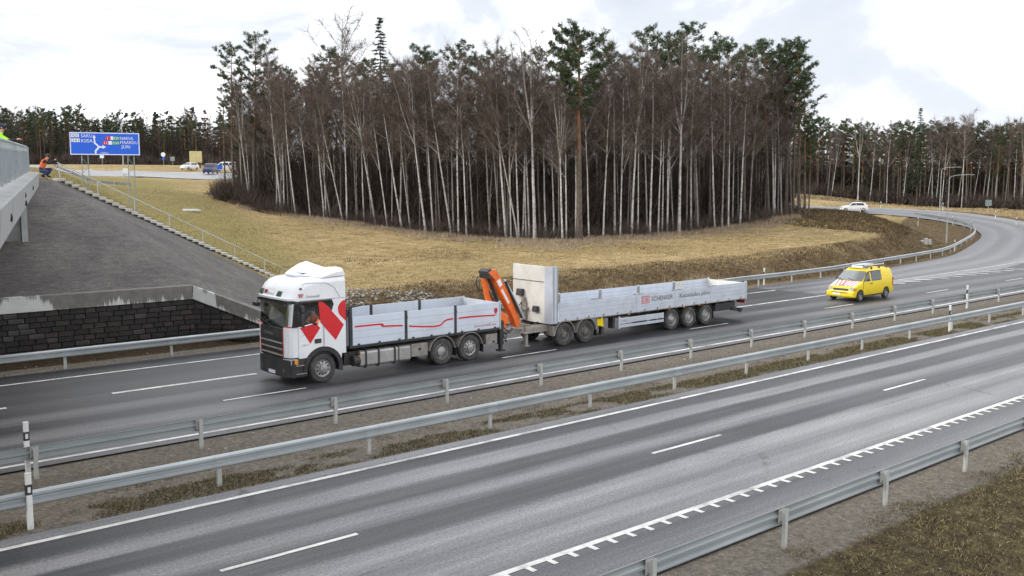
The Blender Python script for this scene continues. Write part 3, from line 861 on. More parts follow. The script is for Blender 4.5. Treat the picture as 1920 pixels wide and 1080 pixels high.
mb.grid(rows)
mb.build("slope_paving", 'slope', kind='structure', smooth=True)

wall = thing("retaining_wall", "dark block retaining wall under a stained pale concrete cap beside the carriageway", "wall", (10, 43.2, 0))
mb = MB(); mb.box(-14, 17.3, 43.06, 43.5, 0, 1.86); 
mb.prism([(17.25, 43.06), (19.42, 40.82), (19.62, 41.0), (17.3, 43.5)], 'z', 0, 0.62)
mb.hexa([(17.25, 43.06, .6), (19.42, 40.82, .6), (19.62, 41.0, .6), (17.3, 43.5, .6), (17.25, 43.06, 1.86), (19.42, 40.82, .70), (19.62, 41.0, .70), (17.3, 43.5, 1.86)])
mb.build("wall_core", 'interior', wall)
mb = MB()
mb.hexa([(-14, 42.92, 1.86), (17.22, 42.92, 1.86), (17.30, 43.42, 1.86), (-14, 43.42, 1.86), (-14, 42.92, 2.5), (17.22, 42.92, 2.5), (17.30, 43.42, 2.5), (-14, 43.42, 2.5)])
mb.build("cap_beam", 'cap', wall, bevel=0.02)
mb = MB()
mb.hexa([(17.225, 42.92, 1.862), (19.40, 40.66, 0.72), (19.78, 41.0, 0.72), (17.305, 43.42, 1.862), (17.225, 42.92, 2.498), (19.40, 40.66, 1.36), (19.78, 41.0, 1.36), (17.305, 43.42, 2.498)])
mb.build("cap_beam", 'cap', wall, bevel=0.02)
RB = random.Random(11)
protos = {}
def brick(mat, L, H, variant):
    key = (mat, round(L, 2), variant)
    if key not in protos:
        r = random.Random(hash(key) & 0xffff)
        m = MB(); j = lambda a: r.uniform(-a, a)
        d = 0.09
        m.hexa([(0 + j(.012), -d + j(.02), j(.01)), (L + j(.012), -d + j(.02), j(.01)), (L, 0.02, 0), (0, 0.02, 0),
                (0 + j(.012), -d + j(.02), H + j(.01)), (L + j(.012), -d + j(.02), H + j(.01)), (L, 0.02, H), (0, 0.02, H)])
        o = m.build("brick", mat, wall, bevel=0.018, seg=1)
        protos[key] = o.data
        o_ = o
        return o_, True
    o = bpy.data.objects.new("brick", protos[key]); COL.objects.link(o); o.parent = wall
    b = o.modifiers.new("bevel", 'BEVEL'); b.width = 0.018; b.segments = 1
    return o, False
WL = Vector(wall.location)
ROWH = 0.231
def lay(x0, y0, dirx, diry, length, rows, top=None):
    ang = math.atan2(diry, dirx)
    for r in range(rows):
        s = -RB.uniform(0, 0.35)
        while s < length - 0.12:
            L = RB.choice((0.42, 0.52, 0.6, 0.52))
            L_ = min(L, length - s)
            if L_ < 0.15: break
            z = r * ROWH
            if top is None or z + ROWH * 0.85 < top(max(s + L_, 0)):
                mt = RB.choices(('brick', 'brick_b', 'brick_c'), (0.62, 0.27, 0.11))[0]
                o, first = brick(mt, L if L_ == L else round(L_, 1), ROWH - 0.026, RB.randrange(2))
                # brick meshes are stored relative to the wall's own origin
                wx, wy = x0 + dirx * s, y0 + diry * s
                base = Vector((wx, wy, z + 0.012))
                o.location = base - WL
                o.data.transform(Matrix.Translation(WL)) if first else None
                o.rotation_euler = (0, 0, ang)
            s += L + 0.022
lay(5.4, 43.05, 1, 0, 11.85, 8)
wl = math.hypot(2.17, 2.24)
lay(17.25, 43.05, 2.17 / wl, -2.24 / wl, wl, 8, top=lambda s: 1.86 - 1.15 * s / wl)

# ------------------------------------------------------------------ stairs and their handrail
stair = thing("staircase", "long flight of pale concrete steps down the grass edge of the paved slope", "stairs", (20, 54.6, 0))
X0, Z0, X1, Z1, NS = 14.7, 7.42, 26.9, 1.40, 36
run, rise = (X1 - X0) / NS, (Z0 - Z1) / NS
m = MB(); m.prism([(X0, Z0 - 0.14), (X1, Z1 - 0.14), (X1, Z1 - 0.5), (X0, Z0 - 0.5)], 'y', 54.14, 54.26); m.build("stringer", 'dark_concrete', stair)
m = MB(); m.prism([(X0, Z0 - 0.2), (X1, Z1 - 0.2), (X1, Z1 - 0.6), (X0, Z0 - 0.6)], 'y', 54.28, 55.1); m.build("underlay", 'dark_concrete', stair)
st0 = None
for k in range(NS):
    if st0 is None:
        m = MB(); m.box(X0, X0 + run * 1.12, 54.08, 55.12, Z0 - 0.13, Z0); st0 = m.build("step", 'step', stair, bevel=0.012, seg=1)
    else:
        c = inst(st0, stair, (run * k, RB.uniform(-.03, .03), -rise * k + RB.uniform(-.012, .012)), (RB.uniform(-.01, .01), RB.uniform(-.015, .015), RB.uniform(-.02, .02)))
        # turn each step about its own place, not about the stair's origin
        piv = Vector((X0 - 20 + run * 0.56, 0.0, Z0)); R_ = Euler(c.rotation_euler).to_matrix()
        c.location = Vector(c.location) + piv - R_ @ piv
rail = thing("stair_railing", "slim galvanised handrail running down along the pale concrete steps", "railing", (20, 55.2, 0))
def sz(x): return Z0 - (x - X0) * rise / run
m = MB(); m.tube([(15.0, 55.2, sz(15.0) + 0.98), (30.2, 55.2, sz(30.2) + 0.98)], 0.032, 8); m.build("top_rail", 'post', rail, smooth=True)
pp0 = None
for k in range(8):
    x = 15.08 + 1.95 * k
    m = MB(); m.tube([(x, 55.2, sz(x) - 0.25), (x, 55.2, sz(x) + 0.97)], 0.026, 8); m.build("post", 'post', rail, smooth=True)

# ------------------------------------------------------------------ guardrails
WPROF = [(0.0, .43), (.02, .435), (.075, .475), (.075, .53), (.012, .575), (.012, .615), (.075, .66), (.075, .715), (.02, .755), (0.0, .76)]
def guardrail(label, path, side, posts, post_h=0.72, beam_off=0.09):
    """side +1: beam faces +normal (left of the path direction)"""
    P = np.array(path, float)
    dx = np.gradient(P[:, 0]); dy = np.gradient(P[:, 1]); l = np.hypot(dx, dy)
    N = np.stack([-dy / l, dx / l], 1) * side
    mid = P[len(P) // 2]
    root = thing("guardrail", label, "guardrail", (mid[0], mid[1], mid[2]), "steel guardrails along the carriageways")
    m = MB()
    m.grid([[(p[0] + n[0] * (beam_off + d), p[1] + n[1] * (beam_off + d), p[2] + h) for d, h in WPROF] for p, n in zip(P, N)])
    b = m.build("beam", 'galv', root)
    so = b.modifiers.new("thickness", 'SOLIDIFY'); so.thickness = 0.006
    s = np.concatenate([[0], np.cumsum(np.hypot(np.diff(P[:, 0]), np.diff(P[:, 1])))])
    first = None; sp_ = None
    for q in posts:
        x = np.interp(q, s, P[:, 0]); y = np.interp(q, s, P[:, 1]); z = np.interp(q, s, P[:, 2])
        i = min(int(np.searchsorted(s, q)), len(P) - 1)
        a = math.atan2(dy[i], dx[i])
        if first is None:
            m = MB()
            for bx in ((-.05, .05, -.035, -.028), (-.05, -.043, -.028, .035), (.043, .05, -.028, .035)):
                m.box(bx[0], bx[1], bx[2], bx[3], -.3, post_h)
            m.box(-.04, .04, *sorted((side * .036, side * .088)), .5, .70)
            m.box(-.10, .10, *sorted((side * .0885, side * .098)), .46, .74)
            o = m.build("post", 'post', None); first = o
            o.parent = root
        else:
            o = inst(first, root)
        o.location = Vector((x, y, z)) - Vector(root.location)
        o.rotation_euler = (RB.uniform(-.02, .02), RB.uniform(-.02, .02), a)
        # lapped joint of the beam with its bolt heads
        if sp_ is None:
            m = MB()
            m.grid([[(u, side * (beam_off + d + .006), h) for d, h in WPROF[1:-1]] for u in (-.17, .17)])
            for u in (-.12, -.04, .04, .12):
                for h in (.50, .69):
                    m.box(u - .014, u + .014, *sorted((side * (beam_off + .078), side * (beam_off + .096))), h - .014, h + .014)
            sp_ = m.build("splice_plate", 'galv', None); sp_.parent = root
            sp_.modifiers.new("thickness", 'SOLIDIFY').thickness = 0.004
            q_ = sp_
        else:
            q_ = inst(sp_, root)
        q_.location = o.location; q_.rotation_euler = (0, 0, a)
    return root
def straight(x0, x1, y, step=4.0): return [(x, y, 0) for x in np.arange(x0, x1, step)]
guardrail("steel guardrail between the far carriageway and the muddy median, seen from behind", straight(-9, 150, 25.08), +1, [19.15 + 4.18 * k - 4.18 * 4 for k in range(36)], 0.76)
guardrail("steel guardrail on the median facing the empty near carriageway", straight(-9, 150, 21.6), -1, [18.15 + 4.18 * k - 4.18 * 4 for k in range(36)], 0.70)
guardrail("steel guardrail in front of the mossy verge in the bottom corner of the picture", straight(3, 90, 10.55, 3.0), +1, [1.3 + 3.93 * k for k in range(21)], 0.76)
farpath = straight(-12, 53, 39.5, 5.0) + [tuple(p) for p in RP[RP[:, 2] < 2.05][:90] if True]
farpath = [p for i, p in enumerate(farpath) if i == 0 or math.hypot(p[0] - farpath[i - 1][0], p[1] - farpath[i - 1][1]) > 0.9]
guardrail("short steel guardrail along the embankment shoulder below the direction sign", [(*q_, gz0) for q_, gz0 in [((FWD * 128 + RGT * s_ * 128), float(height(*(np.array([v]) for v in (FWD * 128 + RGT * s_ * 128)))[0])) for s_ in np.linspace(-.475, -.395, 8)]], +1, [0.5 + 1.9 * k for k in range(6)], 0.8)
_L = sum(math.hypot(b[0] - a[0], b[1] - a[1]) for a, b in zip(farpath, farpath[1:]))
guardrail("long steel guardrail passing the dark block wall and bending round the slip road", farpath, -1, [1.65 + 4.2 * k for k in range(int(_L / 4.2))], 0.72)

# ------------------------------------------------------------------ marker posts
def gz(x, y): return float(height(np.array([float(x)]), np.array([float(y)]))[0])
def delineator(x, y, label, h=1.12, group="white marker posts along the roads", z=None, lean=(0, 0)):
    z = gz(x, y) if z is None else z
    root = thing("marker_post", label, "marker post", (x, y, z), group)
    m = MB(); m.prism([(x - .055, y - .035), (x + .055, y - .035), (x + .065, y + .02), (x, y + .055), (x - .065, y + .02)], 'z', z - 0.2, z + h)
    m.prism([(x - .06, y - .04), (x + .06, y - .04), (x + .06, y + .05), (x - .06, y + .05)], 'z', z + h, z + h + 0.05)
    m.build("post_body", 'post_white', root, bevel=0.01, seg=1)
    m = MB(); m.prism([(x - .062, y - .042), (x + .062, y - .042), (x + .072, y + .022), (x, y + .062), (x - .072, y + .022)], 'z', z + h - .42, z + h - .20)
    m.build("black_band", 'black', root)
    m = MB(); m.box(x - .03, x + .03, y - .047, y - .0425, z + h - .37, z + h - .25); m.build("reflector", 'reflect', root)
    root.rotation_euler = (lean[0], lean[1], 0)
    return root
delineator(4.93, 21.42, "white marker post with black band nearest the viewpoint on the median", 1.12, z=0)
delineator(5.85, 25.35, "tall white marker post behind the nearest one on the median guardrail", 1.30, z=0)
delineator(55.65, 24.9, "white marker post on the median guardrail beyond the yellow van", 1.25, z=0)
delineator(46.3, 21.5, "white marker post cut by the right edge of the picture", 1.2, z=0)
delineator(57.6, 40.1, "white marker post at the guardrail just behind the yellow van", 1.15)
delineator(100.6, 46.6, "white marker post on the bend guardrail beside the near lamp post", 1.2)
for x, y, l in ((146.6, 80.2, "white marker post outside the bend above the white car"), (147.6, 70.5, "white marker post outside the bend between the two lamp posts"),
             (139.8, 59.2, "second white marker post from the right outside the bend"), (132.0, 53.2, "rightmost white marker post outside the bend"), (139.2, 90.3, "farthest white marker post outside the bend")):
    delineator(x, y, l, 1.15)
for x, y, l in ((137.6, 78.6, "white marker post inside the bend right of the white car"), (131.6, 66.3, "white marker post inside the bend left of the far lamp post"), (133.3, 62.2, "white marker post inside the bend right of the far lamp post"), (128.4, 57.4, "white marker post inside the bend at the tightest part of the guardrail")):
    delineator(x, y, l, 1.15)

# ------------------------------------------------------------------ lamp posts
def lamp(x, y, h, label, arm):
    z = gz(x, y)
    r = thing("lamp_post", label, "lamp post", (x, y, z), "street lamps at the slip road")
    m = MB(); m.tube([(x, y, z - .3), (x, y, z + 1.0), (x, y, z + 1.05), (x, y, z + h * .6), (x, y, z + h)], [.09, .085, .062, .052, .04], 8); m.build("pole", 'post', r, smooth=True)
    a = np.array(arm) / np.hypot(*arm)
    m = MB(); m.tube([(x, y, z + h - .05), (x + a[0] * .25, y + a[1] * .25, z + h + .22), (x + a[0] * .9, y + a[1] * .9, z + h + .36), (x + a[0] * 2.3, y + a[1] * 2.3, z + h + .42)], .035, 6); m.build("arm", 'post', r, smooth=True)
    q = (x + a[0] * 2.55, y + a[1] * 2.55, z + h + .40)
    m = MB(); m.box(q[0] - .34, q[0] + .34, q[1] - .14, q[1] + .14, q[2] - .05, q[2] + .06); m.build("lamp_head", 'sign_back', r, bevel=0.03)
    return r
lamp(109.6, 51.75, 7.4, "nearer grey lamp post with curved arm standing behind the bend guardrail", (0.76, -0.65))
lamp(136.4, 65.6, 7.4, "farther grey lamp post with curved arm on the inside of the bend", (0.76, -0.65))
def at_px(lat, d): 
    p = FWD * d + RGT * lat * d
    return p[0], p[1]
x, y = at_px(-0.4017, 150)
z = gz(x, y)
r = thing("lamp_mast", "thin tall grey mast rising behind the blue direction sign", "lamp post", (x, y, z))
m = MB(); m.tube([(x, y, z - .2), (x, y, 16.6)], [.11, .05], 8); m.build("pole", 'post', r, smooth=True)
m = MB(); m.box(x - .5, x + .5, y - .15, y + .15, 16.55, 16.72); m.build("lamp_head", 'sign_back', r, bevel=0.03)

# ------------------------------------------------------------------ direction sign
def sign_board():
    c = FWD * 68 + RGT * (-0.4195 * 68)                      # foot of the sign
    ux = RGT * 0.93 + FWD * 0.37; ux /= np.linalg.norm(ux)    # along the board, left to right
    Wd, Hb, zb = 5.15, 1.78, 9.10
    up = np.array([0, 0, 1.0]); ux3 = np.array([ux[0], ux[1], 0]); nrm = np.cross(ux3, up)      # towards the traffic
    o = np.array([c[0], c[1], 0]) - ux3 * Wd / 2
    KU, KV = .88, .885
    def P(u, v, d=0.0): return tuple(o + ux3 * (u * KU + Wd * (1 - KU) / 2) + up * (zb + v * KV) + nrm * d)
    root = thing("direction_sign", "large blue direction sign with white lettering on lattice posts", "road sign", (c[0], c[1], gz(c[0], c[1])))
    def slab(mb, u0, u1, v0, v1, d0, d1, mi=0):
        mb.hexa([P(u0, v0, d1), P(u1, v0, d1), P(u1, v0, d0), P(u0, v0, d0), P(u0, v1, d1), P(u1, v1, d1), P(u1, v1, d0), P(u0, v1, d0)], mi)
    m = MB(); slab(m, 0, Wd, 0, Hb, -0.04, 0.0); board = m.build("board", 'sign_blue', root, bevel=0.01)
    m = MB()
    for a in ((0.02, Wd - .02, .02, .085), (0.02, Wd - .02, Hb - .085, Hb - .02), (.02, .085, .085, Hb - .085), (Wd - .085, Wd - .02, .085, Hb - .085)):
        slab(m, *a, 0.001, 0.008)
    m.build("border", 'sign_white', board)
    def plate(u, v, w, h, mat):
        m = MB(); slab(m, u, u + w, v, v + h, 0.001, 0.010); return m.build("number_plate", mat, board)
    def wr(s, u, v, h, w, mat='sign_white', d=0.013):
        text(s, "lettering", mat, P(u, v, 0), ux3, up, h * KV, board, w * KU if w else w, d)
    plate(.14, Hb - .40, .56, .27, 'sign_white'); wr("420", .20, Hb - .36, .19, .44, 'black_print')
    plate(.14, Hb - .78, .60, .27, 'sign_white'); wr("341", .20, Hb - .74, .19, .46, 'black_print')
    wr("SAKU", .84, Hb - .41, .26, .82); wr("KIISA", .84, Hb - .80, .26, .84)
    # arrow: stem from below, a branch up and a branch to the right
    def poly(pts, mat='sign_white', d0=.002, d1=.011):
        m = MB(); n = len(pts)
        vs = [P(a, b, d0) for a, b in pts] + [P(a, b, d1) for a, b in pts]
        fs = [tuple(range(n)), tuple(range(2 * n - 1, n - 1, -1))] + [(i, i + n, (i + 1) % n + n, (i + 1) % n) for i in range(n)]
        m.add(vs, fs); return m.build("arrow", mat, board)
    cx = 1.86
    poly([(cx - .06, .10), (cx + .06, .10), (cx + .06, .30), (cx + .28, .55), (cx + .28, .72), (cx + .02, .98), (cx - .02, 1.36), (cx + .07, 1.34), (cx - .06, 1.58), (cx - .19, 1.34), (cx - .12, 1.36), (cx - .10, .92), (cx + .15, .68), (cx + .15, .60), (cx - .06, .37)])
    poly([(cx + .282, .575), (cx + .52, .575), (cx + .52, .49), (cx + .78, .64), (cx + .52, .79), (cx + .52, .70), (cx + .282, .70)])
    wr("150m", 2.22, .10, .15, .56)
    plate(2.62, Hb - .58, .36, .28, 'red'); wr("1", 2.75, Hb - .54, .20, None)
    plate(3.0, Hb - .58, .20, .28, 'sign_white'); plate(3.22, Hb - .58, .42, .28, 'sign_green'); wr("E20", 3.26, Hb - .53, .18, .34)
    plate(2.44, Hb - .95, .36, .28, 'red'); wr("11", 2.52, Hb - .91, .20, .2)
    plate(2.82, Hb - .95, .26, .28, 'sign_white'); plate(3.10, Hb - .95, .54, .28, 'sign_green'); wr("E265", 3.14, Hb - .90, .18, .46)
    wr("NARVA", 3.70, Hb - .56, .24, .98); wr("MAARDU", 3.70, Hb - .88, .24, 1.28); wr("JÜRI", 3.76, Hb - 1.22, .24, .66)
    g0 = root.location.z
    for u in (1.05, 4.45):
        m = MB()
        zz = lambda v: v
        pa = [np.array(P(u - .23, 0, -.15)), np.array(P(u + .23, 0, -.15))]
        for q in pa:
            m.tube([(q[0], q[1], g0 - .9), (q[0], q[1], zb + Hb - .1)], .034, 6)
        z = g0 - .2; k = 0
        while z < zb + Hb - .6:
            a, b = (pa[0], pa[1]) if k % 2 == 0 else (pa[1], pa[0])
            m.tube([(a[0], a[1], z), (b[0], b[1], z + .55)], .016, 4)
            z += .55; k += 1
        m.build("lattice_post", 'sign_back', root)
sign_board()

def small_sign(x, y, label, shape, mat, h, size, zt=None, back=False, cat="road sign", mat2=None):
    z = gz(x, y)
    r = thing("road_sign", label, cat, (x, y, z))
    m = MB(); m.tube([(x, y, z - .2), (x, y, z + h + size)], .035, 6); m.build("pole", 'post', r)
    f = -FWD; ux = RGT
    def P(u, v, d): return (x + ux[0] * u + f[0] * d, y + ux[1] * u + f[1] * d, z + h + v)
    m = MB()
    n = 18 if shape == 'round' else 4
    pts = [(math.cos(2 * PI * k / n) * size / 2, size / 2 + math.sin(2 * PI * k / n) * size / 2) for k in range(n)] if shape == 'round' else [(-size / 2, 0), (size / 2, 0), (size / 2, size * .9), (-size / 2, size * .9)]
    vs = [P(a, b, .04) for a, b in pts] + [P(a, b, .06) for a, b in pts]
    m.add(vs, [tuple(range(n)), tuple(range(2 * n - 1, n - 1, -1))] + [(i, i + n, (i + 1) % n + n, (i + 1) % n) for i in range(n)])
    m.build("sign_plate", mat, r)
    if mat2:
        m = MB(); k = .62
        vs = [P(a * k, (b - size / 2) * k + size / 2 - (size * .95 if shape == 'round' else 0), .062) for a, b in pts] + [P(a * k, (b - size / 2) * k + size / 2 - (size * .95 if shape == 'round' else 0), .075) for a, b in pts]
        m.add(vs, [tuple(range(n)), tuple(range(2 * n - 1, n - 1, -1))] + [(i, i + n, (i + 1) % n + n, (i + 1) % n) for i in range(n)])
        m.build("lower_plate", mat2, r)
    return r
x, y = at_px((312 - 960) / 1800, 205); small_sign(x, y, "white round sign above a smaller blue disc on the roundabout", 'round', 'sign_white', 2.6, .95, mat2='sign_blue')
x, y = at_px((175 - 960) / 1800, 160); small_sign(x, y, "small pale chevron board left under the direction sign", 'square', 'board', .5, .8)
x, y = at_px((241 - 960) / 1800, 130); small_sign(x, y, "small white plate on a pole under the right end of the direction sign", 'square', 'sign_white', 2.0, .75)
x, y = at_px((198 - 960) / 1800, 190); small_sign(x, y, "small white sign seen below the middle of the direction sign", 'square', 'sign_white', 2.6, .8)
x, y = at_px((417 - 960) / 1800, 150); small_sign(x, y, "blue square sign on a pole at the left end of the wood", 'square', 'sign_blue', 2.6, .75)
x, y = at_px((329 - 960) / 1800, 215); small_sign(x, y, "small grey signs on the far side of the roundabout", 'square', 'sign_back', 1.6, 1.0)
x, y = at_px((1850 - 960) / 1800, 172); small_sign(x, y, "grey green back of a traffic sign beyond the bend", 'square', 'sign_back', 1.5, 1.15)

# things lying about on the grass
x, y = 35.4, 88.0; z = gz(x, y)
m = MB(); m.hexa([(x - .75, y - .45, z + .02), (x + .8, y - .5, z - .02), (x + .85, y + .35, z + .04), (x - .6, y + .5, z + .08), (x - .75, y - .45, z + .16), (x + .8, y - .5, z + .12), (x + .85, y + .35, z + .22), (x - .6, y + .5, z + .26)])
tag(m.build("slab", 'step', None, (x, y, z), bevel=0.03), "pale flat slab lying alone on the green slope beyond the stairs", "slab")
x, y = 99.4, 49.3; z = gz(x, y)
m = MB(); m.box(x - .9, x + .9, y - .3, y + .3, z - .2, z + .28); m.box(x - .7, x - .1, y - .45, y - .302, z - .2, z + .55); m.box(x + .2, x + .8, y - .42, y - .302, z - .2, z + .4)
tag(m.build("culvert_head", 'step', None, (x, y, z), bevel=0.03), "pale concrete culvert head behind the bend guardrail at the foot of the mound", "culvert")

# ------------------------------------------------------------------ wheels
WHEELS = {}
def wheel(parent, x, y, r, w, kind, side=-1, name="wheel"):
    """tyre with its rim as a sub-part; y is the outer face, side -1 faces the viewpoint"""
    key = (kind, r, w)
    if key not in WHEELS:
        t = MB()
        t.lathe([(r * .60, .03), (r * .66, 0.0), (r * .90, -.004), (r * .975, .03), (r, .075), (r, w - .075), (r * .975, w - .03), (r * .9, w), (r * .6, w)], (0, 0, 0), 36)
        for k in range(36):                                   # tread lugs
            a = 2 * PI * k / 36
            c, s_ = math.cos(a), math.sin(a); c2, s2 = math.cos(a + .10), math.sin(a + .10)
            R1, R0 = r + .006, r - .02
            t.hexa([(c * R0, .05, s_ * R0), (c2 * R0, .05, s2 * R0), (c2 * R0, w * .45, s2 * R0), (c * R0, w * .45, s_ * R0),
                    (c * R1, .05, s_ * R1), (c2 * R1, .05, s2 * R1), (c2 * R1, w * .45, s2 * R1), (c * R1, w * .45, s_ * R1)])
        to = t.build("wheel", 'tyre', None, smooth=True)
        m = MB(); R = r * .61
        if kind == 'front':
            m.lathe([(R, .035), (R * .95, .02), (R * .90, .04), (R * .80, .055), (R * .55, .035), (R * .42, .03), (R * .40, -.03), (R * .2, -.045), (0.001, -.045)], (0, 0, 0), 30)
            holes = (10, R * .70, R * .10, .046); studs = (10, R * .48, .018)
        elif kind == 'drive':
            m.lathe([(R, .03), (R * .95, .015), (R * .90, .05), (R * .80, .15), (R * .62, .16), (R * .60, .05), (R * .42, .02), (R * .2, .01), (0.001, .01)], (0, 0, 0), 30)
            holes = (10, R * .71, R * .08, .15); studs = (10, R * .52, .018)
        elif kind == 'car':
            m.lathe([(R, .02), (R * .94, .005), (R * .86, .03), (R * .5, .015), (R * .2, .0), (0.001, .0)], (0, 0, 0), 24)
            holes = (7, R * .62, R * .13, .022); studs = (5, R * .3, .012)
        else:
            m.lathe([(R, .03), (R * .95, .015), (R * .9, .04), (R * .82, .10), (R * .60, .09), (R * .45, .03), (R * .30, .01), (0.001, .01)], (0, 0, 0), 30)
            holes = (8, R * .70, R * .09, .096); studs = (10, R * .50, .018)
        ro = m.build("rim", 'rim_dirty' if kind == 'dolly' else 'rim', to, smooth=True)
        h = MB()
        n, rr, hr, dy = holes
        for k in range(n):
            a = 2 * PI * k / n
            cx_, cz_ = rr * math.cos(a), rr * math.sin(a)
            h.lathe([(0.001, dy - .012), (hr, dy - .012), (hr, dy + .01)], (cx_, 0, cz_), 10)
        ho = h.build("hub_hole", 'interior', to, kind='stuff')
        h = MB()
        n, rr, hr = studs
        for k in range(n):
            a = 2 * PI * k / n
            h.lathe([(0.001, -.015), (hr, -.015), (hr, .06)], (rr * math.cos(a), 0.0, rr * math.sin(a)), 6)
        so = h.build("wheel_nut", 'rim_dirty' if kind == 'dolly' else 'rim', to, kind='stuff')
        WHEELS[key] = (to, ro, ho, so); first = True
    else:
        first = False
    to, ro, ho, so = WHEELS[key]
    rl = root_loc(parent)
    rot = (0, RB.uniform(0, 6.28), 0) if side < 0 else (0, RB.uniform(0, 6.28), PI)
    loc = (x - rl.x, y - rl.y, r - 0.008 - rl.z)
    if first:
        o = to; o.parent = parent; o.location = loc; o.rotation_euler = rot
        return o
    o = inst(to, parent, loc, rot)
    for q in (ro, ho, so): inst(q, o)
    return o

def arc(cx, cz, r, a0, a1, n=14):
    return [(cx + r * math.cos(math.radians(a0 + (a1 - a0) * k / n)), cz + r * math.sin(math.radians(a0 + (a1 - a0) * k / n))) for k in range(n + 1)]
def fender(parent, cx, cz, r0, r1, a0, a1, y0, y1, mat, name="mudguard"):
    m = MB(); m.prism(arc(cx, cz, r1, a0, a1) + arc(cx, cz, r0, a1, a0), 'y', y0, y1)
    return m.build(name, mat, parent)

YN, YF = 30.42, 32.95
# ------------------------------------------------------------------ rigid truck
truck = thing("truck", "white flatbed truck with red diamonds on its cab and an orange crane behind", "truck", (20, 31.7, 0))
T = truck
def cab():
    # lower body, rear corner and front corners, one white shell
    m = MB()
    archp = arc(16.93, .53, .80, 178, 8, 12)
    for y0, y1 in ((YN, YN + .06), (YF - .06, YF)):
        m.prism([(16.96, 1.33)] + arc(16.93, .53, .80, 88, 20, 6) + [(17.70, 1.0), (17.88, 1.0), (17.88, 3.02), (17.33, 3.02), (17.41, 2.82), (17.32, 2.59), (16.96, 2.36)], 'y', y0, y1)
    for s, yc, ye in ((1, YN, 30.80), (-1, YF, 32.57)):
        m.prism([(15.575, ye), (15.60, yc + s * .24), (15.66, yc + s * .10), (15.76, yc + s * .02), (15.95, yc), (15.95, yc + s * .07), (15.80, yc + s * .12), (15.72, ye)], 'z', 1.03, 2.10)
    m.box(17.82, 17.885, YN + .061, YF - .061, 1.0, 3.06)
    shell = m.build("cab_shell", 'white', T, bevel=0.012)
    # doors
    for y0, y1, nm in ((YN - .004, YN + .055, 1), (YF - .055, YF + .004, 2)):
        m = MB()
        m.prism([(15.965, .98), (16.20, .98)] + arc(16.93, .53, .80, 146, 92, 6) + [(16.945, 1.335), (16.945, 2.35), (16.72, 2.235), (16.03, 2.125), (15.965, 2.12)], 'y', y0, y1)
        d = m.build("door", 'white', T, bevel=0.008, seg=1)
        if nm == 1:
            h = MB(); h.box(16.59, 16.86, YN - .03, YN - .0045, 1.47, 1.63); h.build("handle", 'black', d, bevel=.015)
            h = MB(); h.tube([(16.98, YN - .012, 1.02 + .36), (16.98, YN - .012, 2.30)], .006, 4); h.build("door_seal", 'grey_print', d)
            h = MB(); h.prism([(16.05, 1.78), (16.55, 1.885), (16.55, 1.892), (16.05, 1.787)], 'y', YN - .0065, YN - .0045); h.build("crease_line", 'grey_print', d)
            text("540 S", "lettering", 'grey_print', (16.1, YN - .0045, 1.42), (1, 0, 0), (0, 0, 1), .06, d, .25)
    # roof shell
    prof = [(15.70, 3.02, 0), (15.54, 3.06, 0), (15.535, 3.13, 0), (15.60, 3.18, .2), (15.68, 3.36, .6), (15.80, 3.55, .85), (16.0, 3.70, 1), (16.3, 3.78, 1), (16.8, 3.82, 1), (17.4, 3.84, 1), (17.89, 3.85, 1)]
    cols = [(YN + .005, .30, .20), (YN + .03, .22, .12), (YN + .09, .13, .05), (YN + .22, .06, .015), (31.1, .02, 0), (31.69, 0, -.01), (32.27, .02, 0), (YF - .22, .06, .015), (YF - .09, .13, .05), (YF - .03, .22, .12), (YF - .005, .30, .20)]
    rows = [[(x + fx * (1 - .5 * max(0, (x - 16.4) / 1.5) if x < 17.5 else 0), y, z - fz * k) for (x, z, k) in prof] for (y, fx, fz) in cols]
    m = MB(); m.grid(rows)
    for r, y in ((rows[0], YN + .005), (rows[-1], YF - .005)):
        m.add([p for p in r] + [(17.89, y, 3.02)], [tuple(range(len(r) + 1))])
    m.add([r[-1] for r in rows] + [(17.89, YF - .005, 3.02), (17.89, YN + .005, 3.02)], [tuple(range(len(rows) + 2))])
    roof = m.build("roof", 'white', T, smooth=True)
    h = MB(); h.prism([(16.02, 3.045), (17.84, 3.045), (17.84, 3.03), (16.02, 3.03)], 'y', YN - .004, YN + .003); h.build("roof_seam", 'grey_print', roof)
    h = MB(); h.tube([(16.14, YN - .001, 3.60), (16.3, YN - .001, 3.66), (17.1, YN - .001, 3.62), (17.42, YN - .001, 3.45), (17.66, YN - .001, 3.06)], .007, 4); h.build("roof_seam", 'grey_print', roof)
    h = MB(); h.prism([(16.05, 3.44), (16.13, 3.44), (16.13, 3.50), (16.05, 3.50)], 'y', YN - .03, YN + .02); h.build("side_lamp", 'black', roof, bevel=.01)
    h = MB(); h.box(16.35, 17.05, 31.35, 32.05, 3.80, 3.875); hat = h.build("roof_hatch", 'board', roof, bevel=.03)
    h = MB(); h.box(16.75, 17.02, 31.42, 31.98, 3.876, 3.91); h.build("hatch_glass", 'black', hat)
    for ya, yb in ((31.02, 31.38), (32.40, 32.68)):
        h = MB(); h.add([(15.595, ya, 3.17), (15.595, yb, 3.17), (15.67, yb - (.0 if ya > 32 else .08), 3.36), (15.67, ya + (.08 if ya > 32 else 0), 3.36), (15.75, ya, 3.16), (15.75, yb, 3.16), (15.8, yb - .0, 3.36), (15.8, ya, 3.36)],
                           [(0, 1, 2, 3), (4, 7, 6, 5), (0, 4, 5, 1), (1, 5, 6, 2), (2, 6, 7, 3), (3, 7, 4, 0)])
        h.build("roof_lamp", 'lamp_green', roof, bevel=.012)
    # wind deflector with raised rear edge
    m = MB()
    yc = [30.50, 30.62, 30.95, 31.69, 32.43, 32.76, 32.88]
